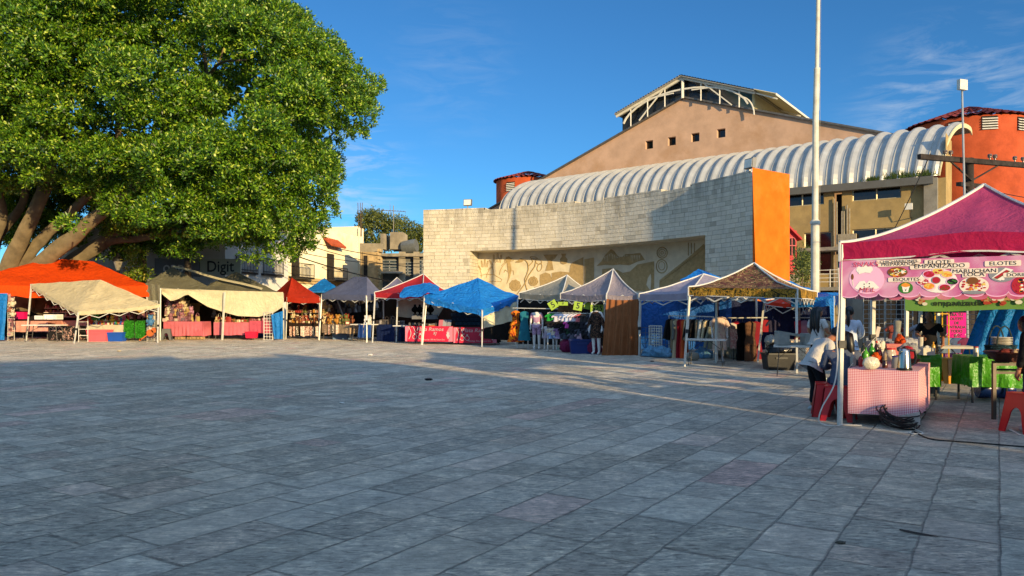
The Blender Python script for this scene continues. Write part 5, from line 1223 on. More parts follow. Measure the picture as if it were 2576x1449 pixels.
canopy('blue_tarp_tent', 'blue tarpaulin pitched over a tent peak behind the camouflage tent', [at(1712, 27.4), at(1790, 26.4), at(1850, 29.0), at(1765, 30.0)], [2.62, 2.5, 2.6, 2.7], w(1757, 676, 28.3), C_BL, .16, None, [None, None, True, True], 1.05, .05, .08, .8, truss=False, seed=20, flut=.1)
canopy('blue_tarp_tent', 'blue tarpaulin tent mostly hidden behind the camouflage tent, near the flagpole', [at(1900, 26.5), at(2030, 26.5), at(2050, 30), at(1920, 30)], [2.1, 2.1, 2.3, 2.3], w(1926, 683, 27.5), C_BL, .2, None, [None, None, True, True], 1.1, .05, .08, .5, truss=False, seed=21)
canopy('red_tent', 'low red tent with white edges under the camouflage tent', [at(1922, 24.8), at(2016, 24.3), at(2050, 27.5), at(1950, 28)], [1.83, 1.74, 1.95, 1.95], w(1975, 748, 26.3), C_RD, .14, WHT, [g(1906, 911), None, True, True], 1.2, .04, .02, 0, seed=22)
canopy('blue_tent', 'blue tent edge beside the flagpole foot', [at(1990, 22.6), at(2097, 21.8), at(2125, 25.5), at(2010, 26)], [1.92, 1.95, 2.1, 2.1], w(2055, 735, 24), C_BL, .28, None, [None, True, True, True], 1.2, .04, .05, .2, seed=23)
hang('blue_tarpaulin', C_BL, 'blue tarpaulin strip hanging beside the pink tent', w(2086, 752, 21.7), w(2098, 748, 21.7), w(2098, 858, 21.7), w(2094, 862, 21.7), 'tarpaulin', .03, 1)
cFL, cFR = g(1722, 922), g(2005, 939)
canopy('camouflage_tent', 'brown camouflage tent with a yellow patterned valance above the folding tables', [at(1732, 20.6), at(2006, 18.5), at(2055, 22.6), at(1818, 24.6)], [2.15, 2.04, 2.06, 2.2], w(1897, 663, 21.4), CAMO, .235, WHT, [cFL, cFR, None, None], 1.5, .0, .03, 0, val_mat=CAMO2, seed=24)
m_ = MB(); m_.bar(g(1906, 911), w(1922, 762, 22.2), .05); solo(m_, 'tent_post', STEEL, 'leaning white post behind the camouflage tent, beside the brown jumpsuit', 'post')
hang('brown_curtain', C_BR, 'long brown curtain with deep folds hanging between two tent legs', w(1526, 752, 25.75), w(1607, 752, 25.25), g(1609, 893.5), g(1514, 894), 'curtain', .07, 5, 60, 16, sag_top=.04)
hang('back_sheet', C_BL2, 'deep blue tarpaulin at the back of the clothes stall with the white rack', w(1600, 752, 28.2), w(1840, 752, 26.8), w(1840, 878, 26.8), w(1600, 880, 28.2), 'tarpaulin', .08, 5)
hang('back_sheet', fabric('navy_tarp', '#1a2448', .2, rough=.6, wr=.7), 'dark navy tarpaulin at the back of the camouflage tent', w(1800, 756, 27), w(2100, 760, 26), w(2100, 880, 26), w(1800, 880, 27), 'tarpaulin', .08, 5)
hang('back_sheet', C_BK, 'added black backdrop for the shade behind the children clothes', w(1300, 752, 34), w(1620, 752, 31), w(1620, 872, 31), w(1300, 866, 34), 'tarpaulin', .06, 6)  # black sheet added in place of shade behind the clothes rails
pFL = Vector((4.36, 10.1, 0)); pFR = pFL + E2 * 3.05; pBR = pFR + E1 * 3.0; pBL = pFL + E1 * 3.0
pk = canopy('pink_snack_tent', 'magenta snack tent with a printed menu banner and scalloped hem', [pFL, pFR, pBR, pBL], 2.43, (pFL + pFR + pBR + pBL) / 4 + Vector((.10, 0, 3.27)), C_PK, .245, fabric('white_trim2', '#d9d5ca', .1, wr=.1),
   None, 1.55, -.02, .012, 0, seed=30, nr=20, ne=20, lift=.05, val_mat=C_PKV, cat='snack stall', thick=.05)
FAR = Vector((0, -400, 0))
def proto_thing(name, cat): return thing(name, name.replace('_', ' '), cat, (0, 0, 0))
PLG = lambda n, c, r=.4: M('plastic_' + n, c, rough=r, var=.06, scale=5, spec=.4)
def make_bin(name='storage_bin', l=.62, d=.42, h=.36):
 o = proto_thing(name, 'storage bin'); m_ = MB(); k = .86
 def ring(sx, sy, z): return [Vector((x * sx / 2, y * sy / 2, z)) for x, y in ((-1, -1), (1, -1), (1, 1), (-1, 1))]
 R0, R1 = ring(l * k, d * k, 0), ring(l, d, h); I1, I0 = ring(l - .03, d - .03, h), ring(l * k - .03, d * k - .03, .02)
 m_.poly(R0[::-1])
 for A, Bq in ((R0, R1), (R1, I1), (I1, I0)):
  for i in range(4): j = (i + 1) % 4; m_.quad(A[i], A[j], Bq[j], Bq[i])
 m_.poly(I0);
 for s in (-1, 1): m_.box((0, s * (d / 2 + .004), h * .72), (l * .4, .014, .04))
 part(m_, 'tub', PLG('bin', '#d4475a'), o, local=True)
 m_ = MB(); z = h - .02
 for i in range(4): j = (i + 1) % 4; m_.bar(R1[i] + Vector((0, 0, -.015)), R1[j] + Vector((0, 0, -.015)), .035)
 part(m_, 'rim', PLG('bin', '#d4475a'), o, local=True); return Proto(o)
BIN = make_bin()
def make_stool():
 o = proto_thing('plastic_stool', 'stool'); m_ = MB(); m_.obox((-.16, -.16, .43), (.32, 0, 0), (0, .32, 0), (0, 0, .025)); m_.lathe([(.02, .456), (.10, .458), (.12, .455)], (0, 0, 0), 14)
 part(m_, 'seat', PLG('stool', '#c61f22', .35), o, local=True)
 m_ = MB()
 for k in range(4):      # side panels with an arch cut out
  rot = Matrix.Rotation(k * math.pi / 2, 4, 'Z'); pts = []
  top, bot = .16, .215
  outer = [(-top, .43), (-bot, 0), (-bot + .085, 0)]
  archp = [(-.085 * math.cos(a) , .17 + .12 * math.sin(a)) for a in np.linspace(0, math.pi, 9)]
  poly = outer + archp + [(bot - .085, 0), (bot, 0), (top, .43)]
  P = [rot @ Vector((x, -(bot + (top - bot) * z / .43), z)) for x, z in poly]; m_.prism(P, rot @ Vector((0, .016, 0)))
 for k in range(4): pass
 part(m_, 'leg_frame', PLG('stool', '#c61f22', .35), o, local=True); return Proto(o)
STOOL = make_stool()
def make_table(l=1.5, d=.7, h=.73):
 o = proto_thing('folding_table', 'table'); m_ = MB(); m_.box((0, 0, h - .02), (l, d, .04)); part(m_, 'table_top', M('table_white', '#cfcbc0', rough=.45, var=.07, stain='#b0aa9a'), o, local=True)
 for s in (-1, 1):
  for q in (-1, 1):
   m_ = MB(); m_.tube([(s * (l / 2 - .2), q * (d / 2 - .08), h - .04), (s * (l / 2 - .12), q * (d / 2 - .05), 0)], .016, 6); part(m_, 'leg', M('table_leg', '#4c4a47', rough=.5, metal=.4), o, local=True)
  m_ = MB(); m_.tube([(s * (l / 2 - .15), -d / 2 + .06, .3), (s * (l / 2 - .15), d / 2 - .06, .3)], .012, 6); m_.tube([(s * (l / 2 - .17), 0, .42), (s * .1, 0, h - .05)], .01, 6); part(m_, 'brace', M('table_leg', '#4c4a47'), o, local=True)
 return Proto(o)
TABLE = make_table()
def make_chair():
 o = proto_thing('plastic_chair', 'chair'); mt = PLG('chair', '#d8d6cf', .4)
 m_ = MB(); m_.grid(lambda i, j: ((i - .5) * .46, (j - .5) * .44, .43 - .02 * math.sin(math.pi * i) + .01 * (j - .5)), 8, 6); part(m_, 'seat', mt, o, local=True, smooth='all')
 m_ = MB(); m_.grid(lambda i, j: ((i - .5) * (.46 - .06 * j), .22 + .10 * j - .05 * math.sin(math.pi * i) + .0, .43 + .40 * j + .05 * math.sin(math.pi * i) * j), 10, 8); part(m_, 'backrest', mt, o, local=True, smooth='all')
 for s in (-1, 1):
  for q in (-1, 1): m_ = MB(); m_.tube([(s * .22, q * .2, .43), (s * .25, q * .25, 0)], [.028, .02], 6); part(m_, 'leg', mt, o, local=True)
  m_ = MB(); m_.tube([(s * .23, .25, .66), (s * .27, .05, .66), (s * .27, -.16, .64), (s * .24, -.2, .43)], .024, 6); part(m_, 'armrest', mt, o, local=True)
 return Proto(o)
CHAIR = make_chair()
def merch(name, cat, build, mats, smooth=True):
 m_ = MB(); build(m_); o = solo(m_, name, mats, name.replace('_', ' '), cat, smooth=smooth, at=(0, 0, 0)); return Proto(o)
def b_box(m_): m_.box((0, 0, .06), (.16, .1, .12)); m_.cur = 1; m_.box((0, -.051, .06), (.12, .004, .07))
def b_jar(m_): m_.lathe([(.04, 0), (.05, .01), (.05, .1), (.035, .12)], n=10); m_.cur = 1; m_.lathe([(.04, .12), (.04, .145), (0, .145)], n=10)
def b_plush(m_):
 m_.blob((0, 0, .12), .10, .08, .12, 10, 7); m_.blob((0, -.01, .28), .085, .08, .08, 10, 7)
 for s in (-1, 1): m_.blob((s * .06, 0, .355), .03, .02, .03, 7, 5); m_.blob((s * .11, -.02, .16), .035, .035, .07, 7, 5); m_.blob((s * .06, -.08, .03), .04, .07, .035, 7, 5)
 m_.cur = 1; m_.blob((0, -.085, .265), .03, .02, .025, 7, 5)
def b_bag(m_):
 m_.grid(lambda i, j: ((i - .5) * (.2 + .03 * j), -.03 * math.sin(math.pi * i), .2 * (1 - j)), 6, 4); m_.grid(lambda i, j: ((i - .5) * (.2 + .03 * j), .03 * math.sin(math.pi * i), .2 * (1 - j)), 6, 4)
 m_.cur = 1; m_.tube([(-.07, 0, .19), (-.06, 0, .3), (0, 0, .34), (.06, 0, .3), (.07, 0, .19)], .008, 5)
def b_cup(m_): m_.lathe([(.028, 0), (.042, .11), (.038, .11), (.026, .01)], n=10)
def b_doll(m_):
 m_.lathe([(.07, 0), (.055, .08), (.03, .16), (.022, .19)], n=9); m_.blob((0, 0, .235), .042, .042, .05, 8, 6); m_.cur = 1; m_.blob((0, .015, .25), .05, .045, .05, 8, 6)
def b_ball(m_): m_.blob((0, 0, .06), .06, .06, .06, 9, 6)
def pal(*hs): return [flat('goods_' + h.lstrip('#'), h, .6) for h in hs]
PAL = {'toy': ['#a9807a', '#8f5f66', '#b9a684', '#6a4044', '#c4b79c', '#8a5444', '#a88f50', '#5d4a54', '#a87888'],
       'bright': ['#b0402a', '#2f7f3a', '#c3a43a', '#2a53a0', '#b05a7a', '#b8703a', '#cfc6b4', '#4a9088', '#8fb85a'],
       'warm': ['#b89a68', '#7a4426', '#8f2c20', '#c8b488', '#5a301a', '#a8742a', '#d8caa8', '#62622e', '#8f5a44'],
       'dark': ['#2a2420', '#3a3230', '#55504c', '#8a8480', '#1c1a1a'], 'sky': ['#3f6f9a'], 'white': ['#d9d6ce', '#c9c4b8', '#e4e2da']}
PRO = {'box': merch('gift_box', 'box', b_box, pal('#c9a7a0', '#e0d8c4'), False), 'jar': merch('jar', 'jar', b_jar, pal('#d9c9a8', '#8a5a5e')), 'plush': merch('plush_toy', 'plush toy', b_plush, pal('#c9a7a0', '#e0d8c4')),
       'bag': merch('handbag', 'bag', b_bag, pal('#a0603a', '#2a2420')), 'doll': merch('doll', 'doll', b_doll, pal('#d84a86', '#3a2a20')), 'ball': merch('toy_ball', 'ball', b_ball, pal('#d8402a'))}
WORDS = {'box': 'box', 'jar': 'jar', 'plush': 'plush toy', 'bag': 'bag', 'doll': 'doll', 'ball': 'ball', 'cup': 'cup'}
VAR = {}
def variant(kind, palette, k):
 "the same mesh with other colours, made once"
 key = (kind, palette, k)
 if key not in VAR:
  cols = PAL[palette]; me = PRO[kind].o.data.copy(); c1, c2 = cols[k % len(cols)], cols[(k + 4) % len(cols)]
  ms_ = pal(c1, c2)
  for i in range(len(me.materials)): me.materials[i] = ms_[i % 2]
  VAR[key] = me
 return VAR[key]
NAMES = {'#': ''}
def scatter(kinds, palette, spots, label, group, sc=1., rz=None, lift=0.):
 "single goods, each an object; they look alike from the square and share the label"
 for i, p in enumerate(spots):
  kd = random.choice(kinds); o = PRO[kd].o.copy(); o.data = variant(kd, palette, random.randrange(9)); COL.objects.link(o)
  o.location = Vector(p) + Vector((0, 0, lift)); o.rotation_euler = (0, 0, random.uniform(-.6, .6) if rz is None else rz); s = sc * random.uniform(.8, 1.25); o.scale = (s, s, s)
  o['label'] = label % WORDS[kd] if '%' in label else label; o['group'] = group; o['category'] = WORDS[kd]
def shelf_spots(a, b, n, jit=.04, rows=1, back=.15, rise=0.):
 a, b = Vector(a), Vector(b); nrm = Vector((-(b - a).y, (b - a).x, 0)).normalized()
 if nrm.y < 0: nrm = -nrm
 return [a.lerp(b, (i + .5) / n) + nrm * back * r + Vector((random.uniform(-jit, jit), random.uniform(-jit, jit), rise * r)) for r in range(rows) for i in range(n)]
def cloth_table(label, cat_label, A, Bp, depth, h, drop, mat, legs=True, group=None, folds=10, amp=.025, side=True):
 "a table under a cloth: front edge A-B on the ground, cloth hangs down by drop"
 A, Bp = Vector(A), Vector(Bp); A.z = Bp.z = 0; d = (Bp - A); l = d.length; dn = d / l; bk = Vector((-dn.y, dn.x, 0))
 if bk.y < 0: bk = -bk
 if legs:
  t = thing('market_table', cat_label, 'table', tuple((A + Bp) / 2 + bk * depth / 2))
  m_ = MB(); m_.obox(A + Vector((0, 0, h - .03)) + dn * .02 + bk * .02, dn * (l - .04), bk * (depth - .04), Vector((0, 0, .027))); part(m_, 'table_top', M('table_board', '#6d5b44', rough=.7), t)
  for x in (.06, l - .06):
   for y in (.06, depth - .06): m_ = MB(); m_.tube([A + dn * x + bk * y + Vector((0, 0, h - .03)), A + dn * x + bk * y], .018, 6); part(m_, 'leg', M('table_leg', '#4c4a47'), t)
 m_ = MB(); zt = h + .004
 ring = []; per = 2 * (l + depth); n = max(24, int(per / .06))
 cs = [A, Bp, Bp + bk * depth, A + bk * depth]
 for k in range(4):
  a, b_ = cs[k], cs[(k + 1) % 4]; nn_ = max(4, int((b_ - a).length / .06))
  for i in range(nn_): ring.append((a.lerp(b_, i / nn_), k))
 cen = (A + Bp) / 2 + bk * depth / 2; N_ = len(ring); rows = 6
 m_.v.append(V3(cen, zt));
 for r in range(rows + 1):
  for j, (p, k) in enumerate(ring):
   o = (p - cen); o.normalize(); f = r / rows
   ph = j * .06 / max(.2, per / folds / 2) * 2 * math.pi + 1.5 * mnoise.noise(Vector((j * .1, 0, l)))
   q = p + o * (amp * f * (math.sin(ph) + .6 * mnoise.noise(Vector((j * .23, f * 2, 3)))) + .012)
   z = zt - drop * f * (1 + .05 * mnoise.noise(Vector((j * .12, 5, 1))))
   m_.v.append(Vector((q.x, q.y, z)))
 for j in range(N_): m_.face((0, 1 + j, 1 + (j + 1) % N_))
 for r in range(rows):
  for j in range(N_):
   j2 = (j + 1) % N_; m_.face((1 + r * N_ + j, 1 + (r + 1) * N_ + j, 1 + (r + 1) * N_ + j2, 1 + r * N_ + j2))
 return solo(m_, 'tablecloth', mat, label, 'tablecloth', group, smooth=True)
def grid_panel(name, label, A, Bp, z0, z1, step=.1, mat=None, r=.006):
 A, Bp = Vector(A), Vector(Bp); A.z = Bp.z = 0; n = max(2, int((Bp - A).length / step)); k = max(2, int((z1 - z0) / step)); m_ = MB()
 for i in range(n + 1): p = A.lerp(Bp, i / n); m_.tube([V3(p, z0), V3(p, z1)], r, 4, False)
 for i in range(k + 1): z = z0 + (z1 - z0) * i / k; m_.tube([V3(A, z), V3(Bp, z)], r, 4, False)
 m_.tube([V3(A, 0), V3(A, z1)], r * 2, 5); m_.tube([V3(Bp, 0), V3(Bp, z1)], r * 2, 5)
 return solo(m_, name, mat or M('white_wire', '#d5d2c8', rough=.5), label, 'grid panel')
PINKC = fabric('pink_cloth', '#d8727c', .2, wr=.3); PEACH = fabric('peach_cloth', '#dfa08c', .2, wr=.3)
def PLB(n): return {'pink': PLG('pink_bin', '#dd5f68'), 'blue': PLG('blue_bin', '#1d4fa8'), 'magenta': PLG('magenta_bin', '#c4145c'), 'red': PLG('red_bin', '#d01f40'), 'slate': PLG('slate_bin', '#6f8aa6'), 'black': PLG('black_bin', '#171616'), 'navy': PLG('navy_bin', '#142c66')}[n]
def bin_at(px, py, colr, label, scale=1., rz=.0, dy=0.):
 p = g(px, py) if isinstance(py, (int, float)) else py
 m = PLB(colr); return BIN.put(p + Vector((0, dy, 0)), rz, label, 'storage bins at the stalls', scale, {'tub': m, 'rim': m})
Yl = 37.0
cloth_table('peach cloth with a wide hem on the toy table under the orange tarpaulin', 'table under the peach cloth at the toy stall', at(22, 38.6), at(120, 38.4), 1.0, .95, .55, PEACH)
bin_at(52, w(52, 802.5, 38.9), 'magenta', 'magenta bin standing on the peach table', 1.0)
TABLE.put(at(112, 36.2), .03, 'bare white folding table beside the left legs of the beige tent', None, (1.2, .9, 1.12))
for i, (x, y) in enumerate(((100, 797), (122, 790), (128, 800), (146, 799))):
 o = PRO['box'].o.copy(); o.data = variant('box', 'white', i); COL.objects.link(o); o.location = w(x, 803.5, 36.2); o.rotation_euler = (0, 0, .4 * i); o.scale = (2.4, 2, 1.5 + .5 * (i % 2)); o['label'] = 'open cream display box on the bare white folding table'; o['group'] = 'display boxes on the white folding table'; o['category'] = 'box'
cloth_table('charcoal cloth with pale print behind the front leg of the beige tent', 'low table under the charcoal cloth', at(122, 37.3), at(188, 37.0), .8, .72, .7, pattern_cloth('charcoal_print', [(0, '#22201f'), (.56, '#c9a093'), (.60, '#2a2827'), (.72, '#c9a093'), (.75, '#22201f')], 3.2, .05))
PEG = M('pale_pegboard', '#cfc4b0', rough=.8)
grid_panel('grid_panel', 'tall wire grid of toys beside the blue tarpaulin at the outer end', at(20, 37.4), at(36, 37.8), .2, 2.2)
scatter(['plush', 'doll', 'box'], 'toy', [w(x, y, 37.45) for x, y in ((24, 760), (31, 772), (24, 785), (32, 797), (25, 808), (31, 820), (24, 832), (32, 765), (26, 845))], 'small %s clipped to the outer wire grid', 'toys on the outer wire grid', 1.1)
for r, yy in enumerate((770, 781, 792)):
 m_ = MB(); a, b = w(110, yy + 6, 40.5), w(190, yy + 6, 40.3); m_.obox(a, b - a, Vector((0, .3, 0)), Vector((0, 0, .03))); solo(m_, 'display_shelf', PEG, 'display shelf at the back of the toy stall, %s of three' % ('highest', 'middle', 'lowest')[r], 'shelf')
 scatter(['doll', 'ball', 'jar'], 'toy', shelf_spots(a + Vector((0, .1, .03)), b + Vector((0, .1, .03)), 13, .02), 'little %s in a row on the back shelves of the toy stall', 'toys on the back shelves', .9)
cloth_table('peach cloth on the back table of the toy stall', 'back table under a peach cloth', at(128, 39.6), at(240, 39.4), .8, .95, .8, PEACH)
m_ = MB();
for px in (198, 221):
 for dy in (0, .4): m_.tube([at(px, 36 + dy), V3(at(px, 36 + dy), 1.1)], .016, 6)
for z in (.3, .6, .95):
 for dy in np.linspace(0, .4, 4): m_.tube([V3(at(198, 36 + dy), z), V3(at(221, 36 + dy), z)], .009, 5)
solo(m_, 'wire_shelf', M('white_wire', '#d5d2c8'), 'white wire shelf rack beside the front leg of the beige tent', 'shelf rack')
cloth_table('cream cloth under the bright toys, behind the pink and blue bins', 'table of bright toys', at(218, 37.5), at(312, 37.3), .9, .78, .7, fabric('cream_cloth', '#d6cdb4', .2, wr=.3))
scatter(['plush', 'ball', 'box', 'doll', 'jar'], 'bright', shelf_spots(V3(at(220, 37.6), .785), V3(at(310, 37.4), .785), 20, .06, 3, .22, .06), 'bright toy %s heaped on the cream cloth', 'bright toys on the cream cloth', 1.0)
bin_at(251, 858.5, 'pink', 'wide salmon pink bin on the paving beside the blue bin', 1.55); bin_at(236, 858, 'pink', 'narrow salmon pink bin behind the wide pink one', 1.1, .3, .25); bin_at(295, 858.5, 'blue', 'blue bin on the paving beside the pink bin', 1.2)
GRM = leaf_material('green_mat_leaf', [(0, '#1f6a1a'), (.5, '#2f9a28'), (1, '#58b83a')], .1, .6)
for k, (xa, xb) in enumerate(((314, 338), (342, 366))):
 a, b = at(xa, 36.9), at(xb, 36.8); n = 1500; q = np.column_stack([rng.uniform(0, 1, n), rng.uniform(.18, 1.0, n)]); base = np.array([[a.x + (b.x - a.x) * s, a.y + (b.y - a.y) * s - .02, z] for s, z in q]); d = rng.normal(size=(n, 3)) * .5 + np.array([0, -1, -.4])
 t_ = thing('green_mat', 'artificial green grass mat panel, the %s of two beside the hanging toys' % ('first' if k == 0 else 'second'), 'grass mat', tuple((a + b) / 2)); raw_part(leaves_mesh('grass_pile', base, d, rng.normal(size=(n, 3)), np.full(n, .09), np.full(n, .03), GRM), 'grass_pile', t_)
 m_ = MB(); m_.obox(V3(a, .16), b - a, Vector((0, .03, 0)), Vector((0, 0, .86))); part(m_, 'backing', M('mat_backing', '#1d3a18'), t_)
grid_panel('grid_panel', 'wire grid of small toys beside the green mats', at(370, 36.6), at(396, 36.2), .05, 1.95)
scatter(['plush', 'doll'], 'toy', [w(x, y, 36.4) for x, y in ((374, 784), (386, 788), (380, 800), (391, 806), (372, 812), (388, 850), (376, 848))], 'small %s hung on the wire grid beside the green mats', 'toys on the grid by the green mats', 1.1)
scatter(['plush'], 'sky', [w(379, 819, 36.2)], 'sky blue %s hanging on the wire grid above the toy guitar', 'blue toy', 1.7, 0)
m_ = MB(); c_ = w(380, 836, 36.0); mt_ = Matrix.Translation(c_) @ Matrix.Rotation(R(-35), 4, 'Y')
for dx, r in ((-.05, .17), (.18, .13)): m_.lathe([(0, -.03), (r, -.03), (r, .03), (0, .03)], (0, 0, 0), 14, mat=mt_ @ Matrix.Translation((dx, 0, 0)) @ Matrix.Rotation(R(90), 4, 'X'))
m_.boxm(mt_ @ Matrix.Translation((-.38, 0, 0)), .5, .03, .05); m_.boxm(mt_ @ Matrix.Translation((-.62, 0, 0)), .1, .03, .08); solo(m_, 'toy_guitar', M('orange_wood', '#b8622a', rough=.5), 'orange wooden toy guitar hanging beside the beige tent leg', 'toy guitar')
scatter(['plush', 'box', 'doll', 'bag'], 'toy', [w(random.uniform(300, 368), random.uniform(772, 805), 39.8) for _ in range(26)], 'toy %s hanging in the dim back of the orange tarpaulin', 'toys hanging at the back of the orange tarpaulin', 1.1)
cloth_table('long pink cloth with diagonal folds on the left table of the cream curtain stall', 'table of plush toys under the long pink cloth', at(412, 38.9), at(508, 38.7), .9, .92, .74, PINKC, folds=24, amp=.05)
cloth_table('pink cloth on the middle table of the cream curtain stall', 'middle table under a pink cloth', at(538, 38.9), at(625, 38.7), .8, .88, .66, PINKC, folds=18)
cloth_table('rose pink cloth on the table by the white wire grid', 'table under the rose pink cloth', at(628, 38.7), at(688, 38.6), .8, .96, .62, fabric('rose_cloth', '#cf5a6c', .2, wr=.3), folds=18)
zt = .93
for r in range(4):
 scatter(['plush', 'doll', 'bag', 'box', 'plush'], 'toy', shelf_spots(V3(at(414 + r * 3, 39.0 + r * .25), zt + r * .26), V3(at(500 - r * 14, 38.9 + r * .25), zt + r * .26), 14 - 2 * r, .05), 'soft %s piled up on the long pink cloth', 'plush toys on the long pink cloth', 1.15)
m_ = MB();
for r in range(4): a, b = V3(at(416, 39.35 + r * .25), zt + r * .26 + .22), V3(at(488 - r * 14, 39.25 + r * .25), zt + r * .26 + .22); m_.obox(a - Vector((0, 0, .03)), b - a, Vector((0, .24, 0)), Vector((0, 0, .03)))
for px in (416, 446): m_.bar(at(px, 40.2), V3(at(px, 40.2), 1.9), .05)
solo(m_, 'stepped_shelf', M('dark_shelf', '#4a3a30'), 'stepped shelf holding the plush toys on the long pink cloth', 'shelf')
scatter(['box', 'jar', 'bag'], 'warm', shelf_spots(V3(at(540, 39.1), .885), V3(at(622, 38.9), .885), 10, .06, 2, .25), '%s laid out on the middle pink table', 'goods on the middle pink table', 1.2)
scatter(['box', 'jar', 'ball'], 'toy', shelf_spots(V3(at(632, 39.0), .965), V3(at(686, 38.8), .965), 8, .05, 2, .2), '%s laid out on the rose pink table', 'goods on the rose pink table', 1.0)
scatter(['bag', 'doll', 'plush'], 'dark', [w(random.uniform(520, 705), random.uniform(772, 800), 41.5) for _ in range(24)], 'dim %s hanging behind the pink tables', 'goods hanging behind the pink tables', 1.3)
scatter(['plush', 'bag', 'doll'], 'toy', [w(random.uniform(415, 478), random.uniform(762, 792), 41.2) for _ in range(22)], 'small %s hanging behind the plush toys', 'goods hanging behind the plush toys', 1.1)
STOOL.put(g(419, 855.5), .3, 'dark grey plastic stool in front of the long pink cloth', None, 1.25, {'seat': PLG('grey_stool', '#4d4f50'), 'leg_frame': PLG('grey_stool', '#4d4f50')})
bin_at(633, w(633, 850.5, 38.3), 'red', 'bright red bin under the edge of the rose pink table', .9); BIN.o.location.z = BIN.o.location.z
for i, px in enumerate((647, 655)): bin_at(px, 851.5, 'blue', ('blue bin under the rose pink table, next to the red bin', 'blue bin under the rose pink table, next to the white wire grid')[i], .85, 0, .6)
grid_panel('grid_panel', 'leaning white wire grid in front of the rose pink cloth', at(664, 38.2), at(686, 38.2), .02, 1.4, .14, r=.011)
for i, (x0, x1) in enumerate(((440, 456), (470, 486), (488, 506))):
 m_ = MB(); a = at(x0, 38.4); b = at(x1, 38.4)
 for z in (.02, .12): m_.obox(V3(a, z), b - a, Vector((0, .5, 0)), Vector((0, 0, .025)))
 for f in (0, .5, 1): m_.obox(V3(a.lerp(b, f * .85), .045), (b - a) * .15, Vector((0, .5, 0)), Vector((0, 0, .075)))
 solo(m_, 'wooden_pallet', M('pallet_wood', '#a88c60', rough=.9, var=.3), ('small pale pallet on the paving under the plush table, beside the grey stool', 'small pale pallet on the paving under the middle of the plush table', 'small pale pallet on the paving under the far end of the plush table')[i], 'pallet')
m_ = MB(); a, b = w(480, 762, 41.6), w(502, 762, 41.6); d = b - a; up_ = Vector((0, 0, -.48))
m_.prism([a, a + d * .3, a + d * .5 + up_ * .08, a + d * .7, b, b + d * .28 + up_ * .25, b + d * .12 + up_ * .36, b + up_ * .3, b + up_, a + up_, a + up_ * .3, a - d * .12 + up_ * .36, a - d * .28 + up_ * .25], Vector((0, .05, 0))); solo(m_, 'hanging_shirt', fabric('tan_shirt', '#8a7452', .1), 'tan shirt hanging against the brown back cloth', 'shirt')
cloth_table('cover on the table behind the printed towels, red tent', 'long table under the red tent', at(726, 40.0), at(806, 39.0), 1.0, .82, .5, C_DB)
for r, yy in enumerate((784, 797, 808)):
 a, b = w(728, yy + 4, 40.6), w(806, yy + 4, 39.6); m_ = MB(); m_.obox(a, b - a, Vector((0, .25, 0)), Vector((0, 0, .025))); solo(m_, 'display_shelf', M('dark_shelf', '#4a3a30'), 'dark shelf of knick-knacks under the red tent, %s of three' % ('highest', 'middle', 'lowest')[r], 'shelf')
 scatter(['jar', 'doll', 'ball', 'box'], 'warm', shelf_spots(a + Vector((0, .08, .025)), b + Vector((0, .08, .025)), 16, .03), 'little %s in a row on the dark shelves under the red tent', 'knick-knacks under the red tent', 1.15)
scatter(['jar', 'doll', 'box', 'ball', 'plush'], 'warm', shelf_spots(V3(at(730, 40.0), .825), V3(at(806, 39.1), .825), 18, .05, 2, .2, .02), 'little %s on the long table under the red tent', 'knick-knacks on the red tent table', 1.0)
TOW = [pattern_cloth('towel_%d' % i, st, 26, .1, 'vor') for i, st in enumerate(([(0, '#b08a78'), (.5, '#d8c4b0'), (.8, '#8a5a50')], [(0, '#c9a08c'), (.4, '#a06e60'), (.8, '#e0d0bc')], [(0, '#3a322c'), (.45, '#d8cdb8'), (.7, '#5c5044')], [(0, '#cfae9c'), (.6, '#ead9c4')]))]
def towels(xs, ya, yb, Y0, Y1, label, group):
 for i, (x0, x1) in enumerate(xs):
  f = i / max(1, len(xs) - 1); Y = Y0 + (Y1 - Y0) * f
  o = hang('printed_towel', TOW[i % 4], label, w(x0, ya, Y), w(x1, ya, Y), w(x1, yb + random.uniform(-3, 2), Y), w(x0, yb + random.uniform(-3, 2), Y), 'towel', .02, 1.5, 6, 6, group, seed=i)
towels([(728, 734), (737, 742), (744, 752), (756, 767), (768, 779), (780, 785), (786, 792), (794, 801)], 821, 846, 39.6, 38.9, 'printed towel hanging over the front of the red tent table', 'towels at the red tent')
cloth_table('table cover behind the towels under the slate blue tent', 'table of soft toys under the slate blue tent', at(810, 38.8), at(880, 37.2), .9, .80, .45, fabric('tan_cover', '#b59a78', .15))
towels([(817, 825), (826, 834), (835, 844), (845, 853)], 817, 840, 38.6, 37.8, 'printed towel hanging over the front of the slate blue tent table', 'towels at the slate blue tent')
scatter(['plush', 'doll', 'plush', 'box'], 'warm', shelf_spots(V3(at(812, 38.9), .805), V3(at(876, 37.4), .805), 14, .05, 2, .25, .03), 'soft %s on the table under the slate blue tent', 'soft toys under the slate blue tent', 1.1)
scatter(['bag', 'plush', 'doll'], 'warm', [w(random.uniform(812, 838), random.uniform(776, 808), 39.6) for _ in range(14)], '%s hanging at the corner of the red and slate blue tents', 'goods hanging between the red and slate blue tents', 1.1)
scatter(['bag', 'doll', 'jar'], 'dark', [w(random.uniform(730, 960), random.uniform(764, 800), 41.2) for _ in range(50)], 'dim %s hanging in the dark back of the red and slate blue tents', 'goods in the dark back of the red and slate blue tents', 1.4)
bin_at(857, 853.5, 'slate', 'grey blue bin with a white label under the slate blue tent', 1.3); bin_at(872, 853.5, 'slate', 'narrow grey blue bin beside the labelled one', 1.0, .1, .15)
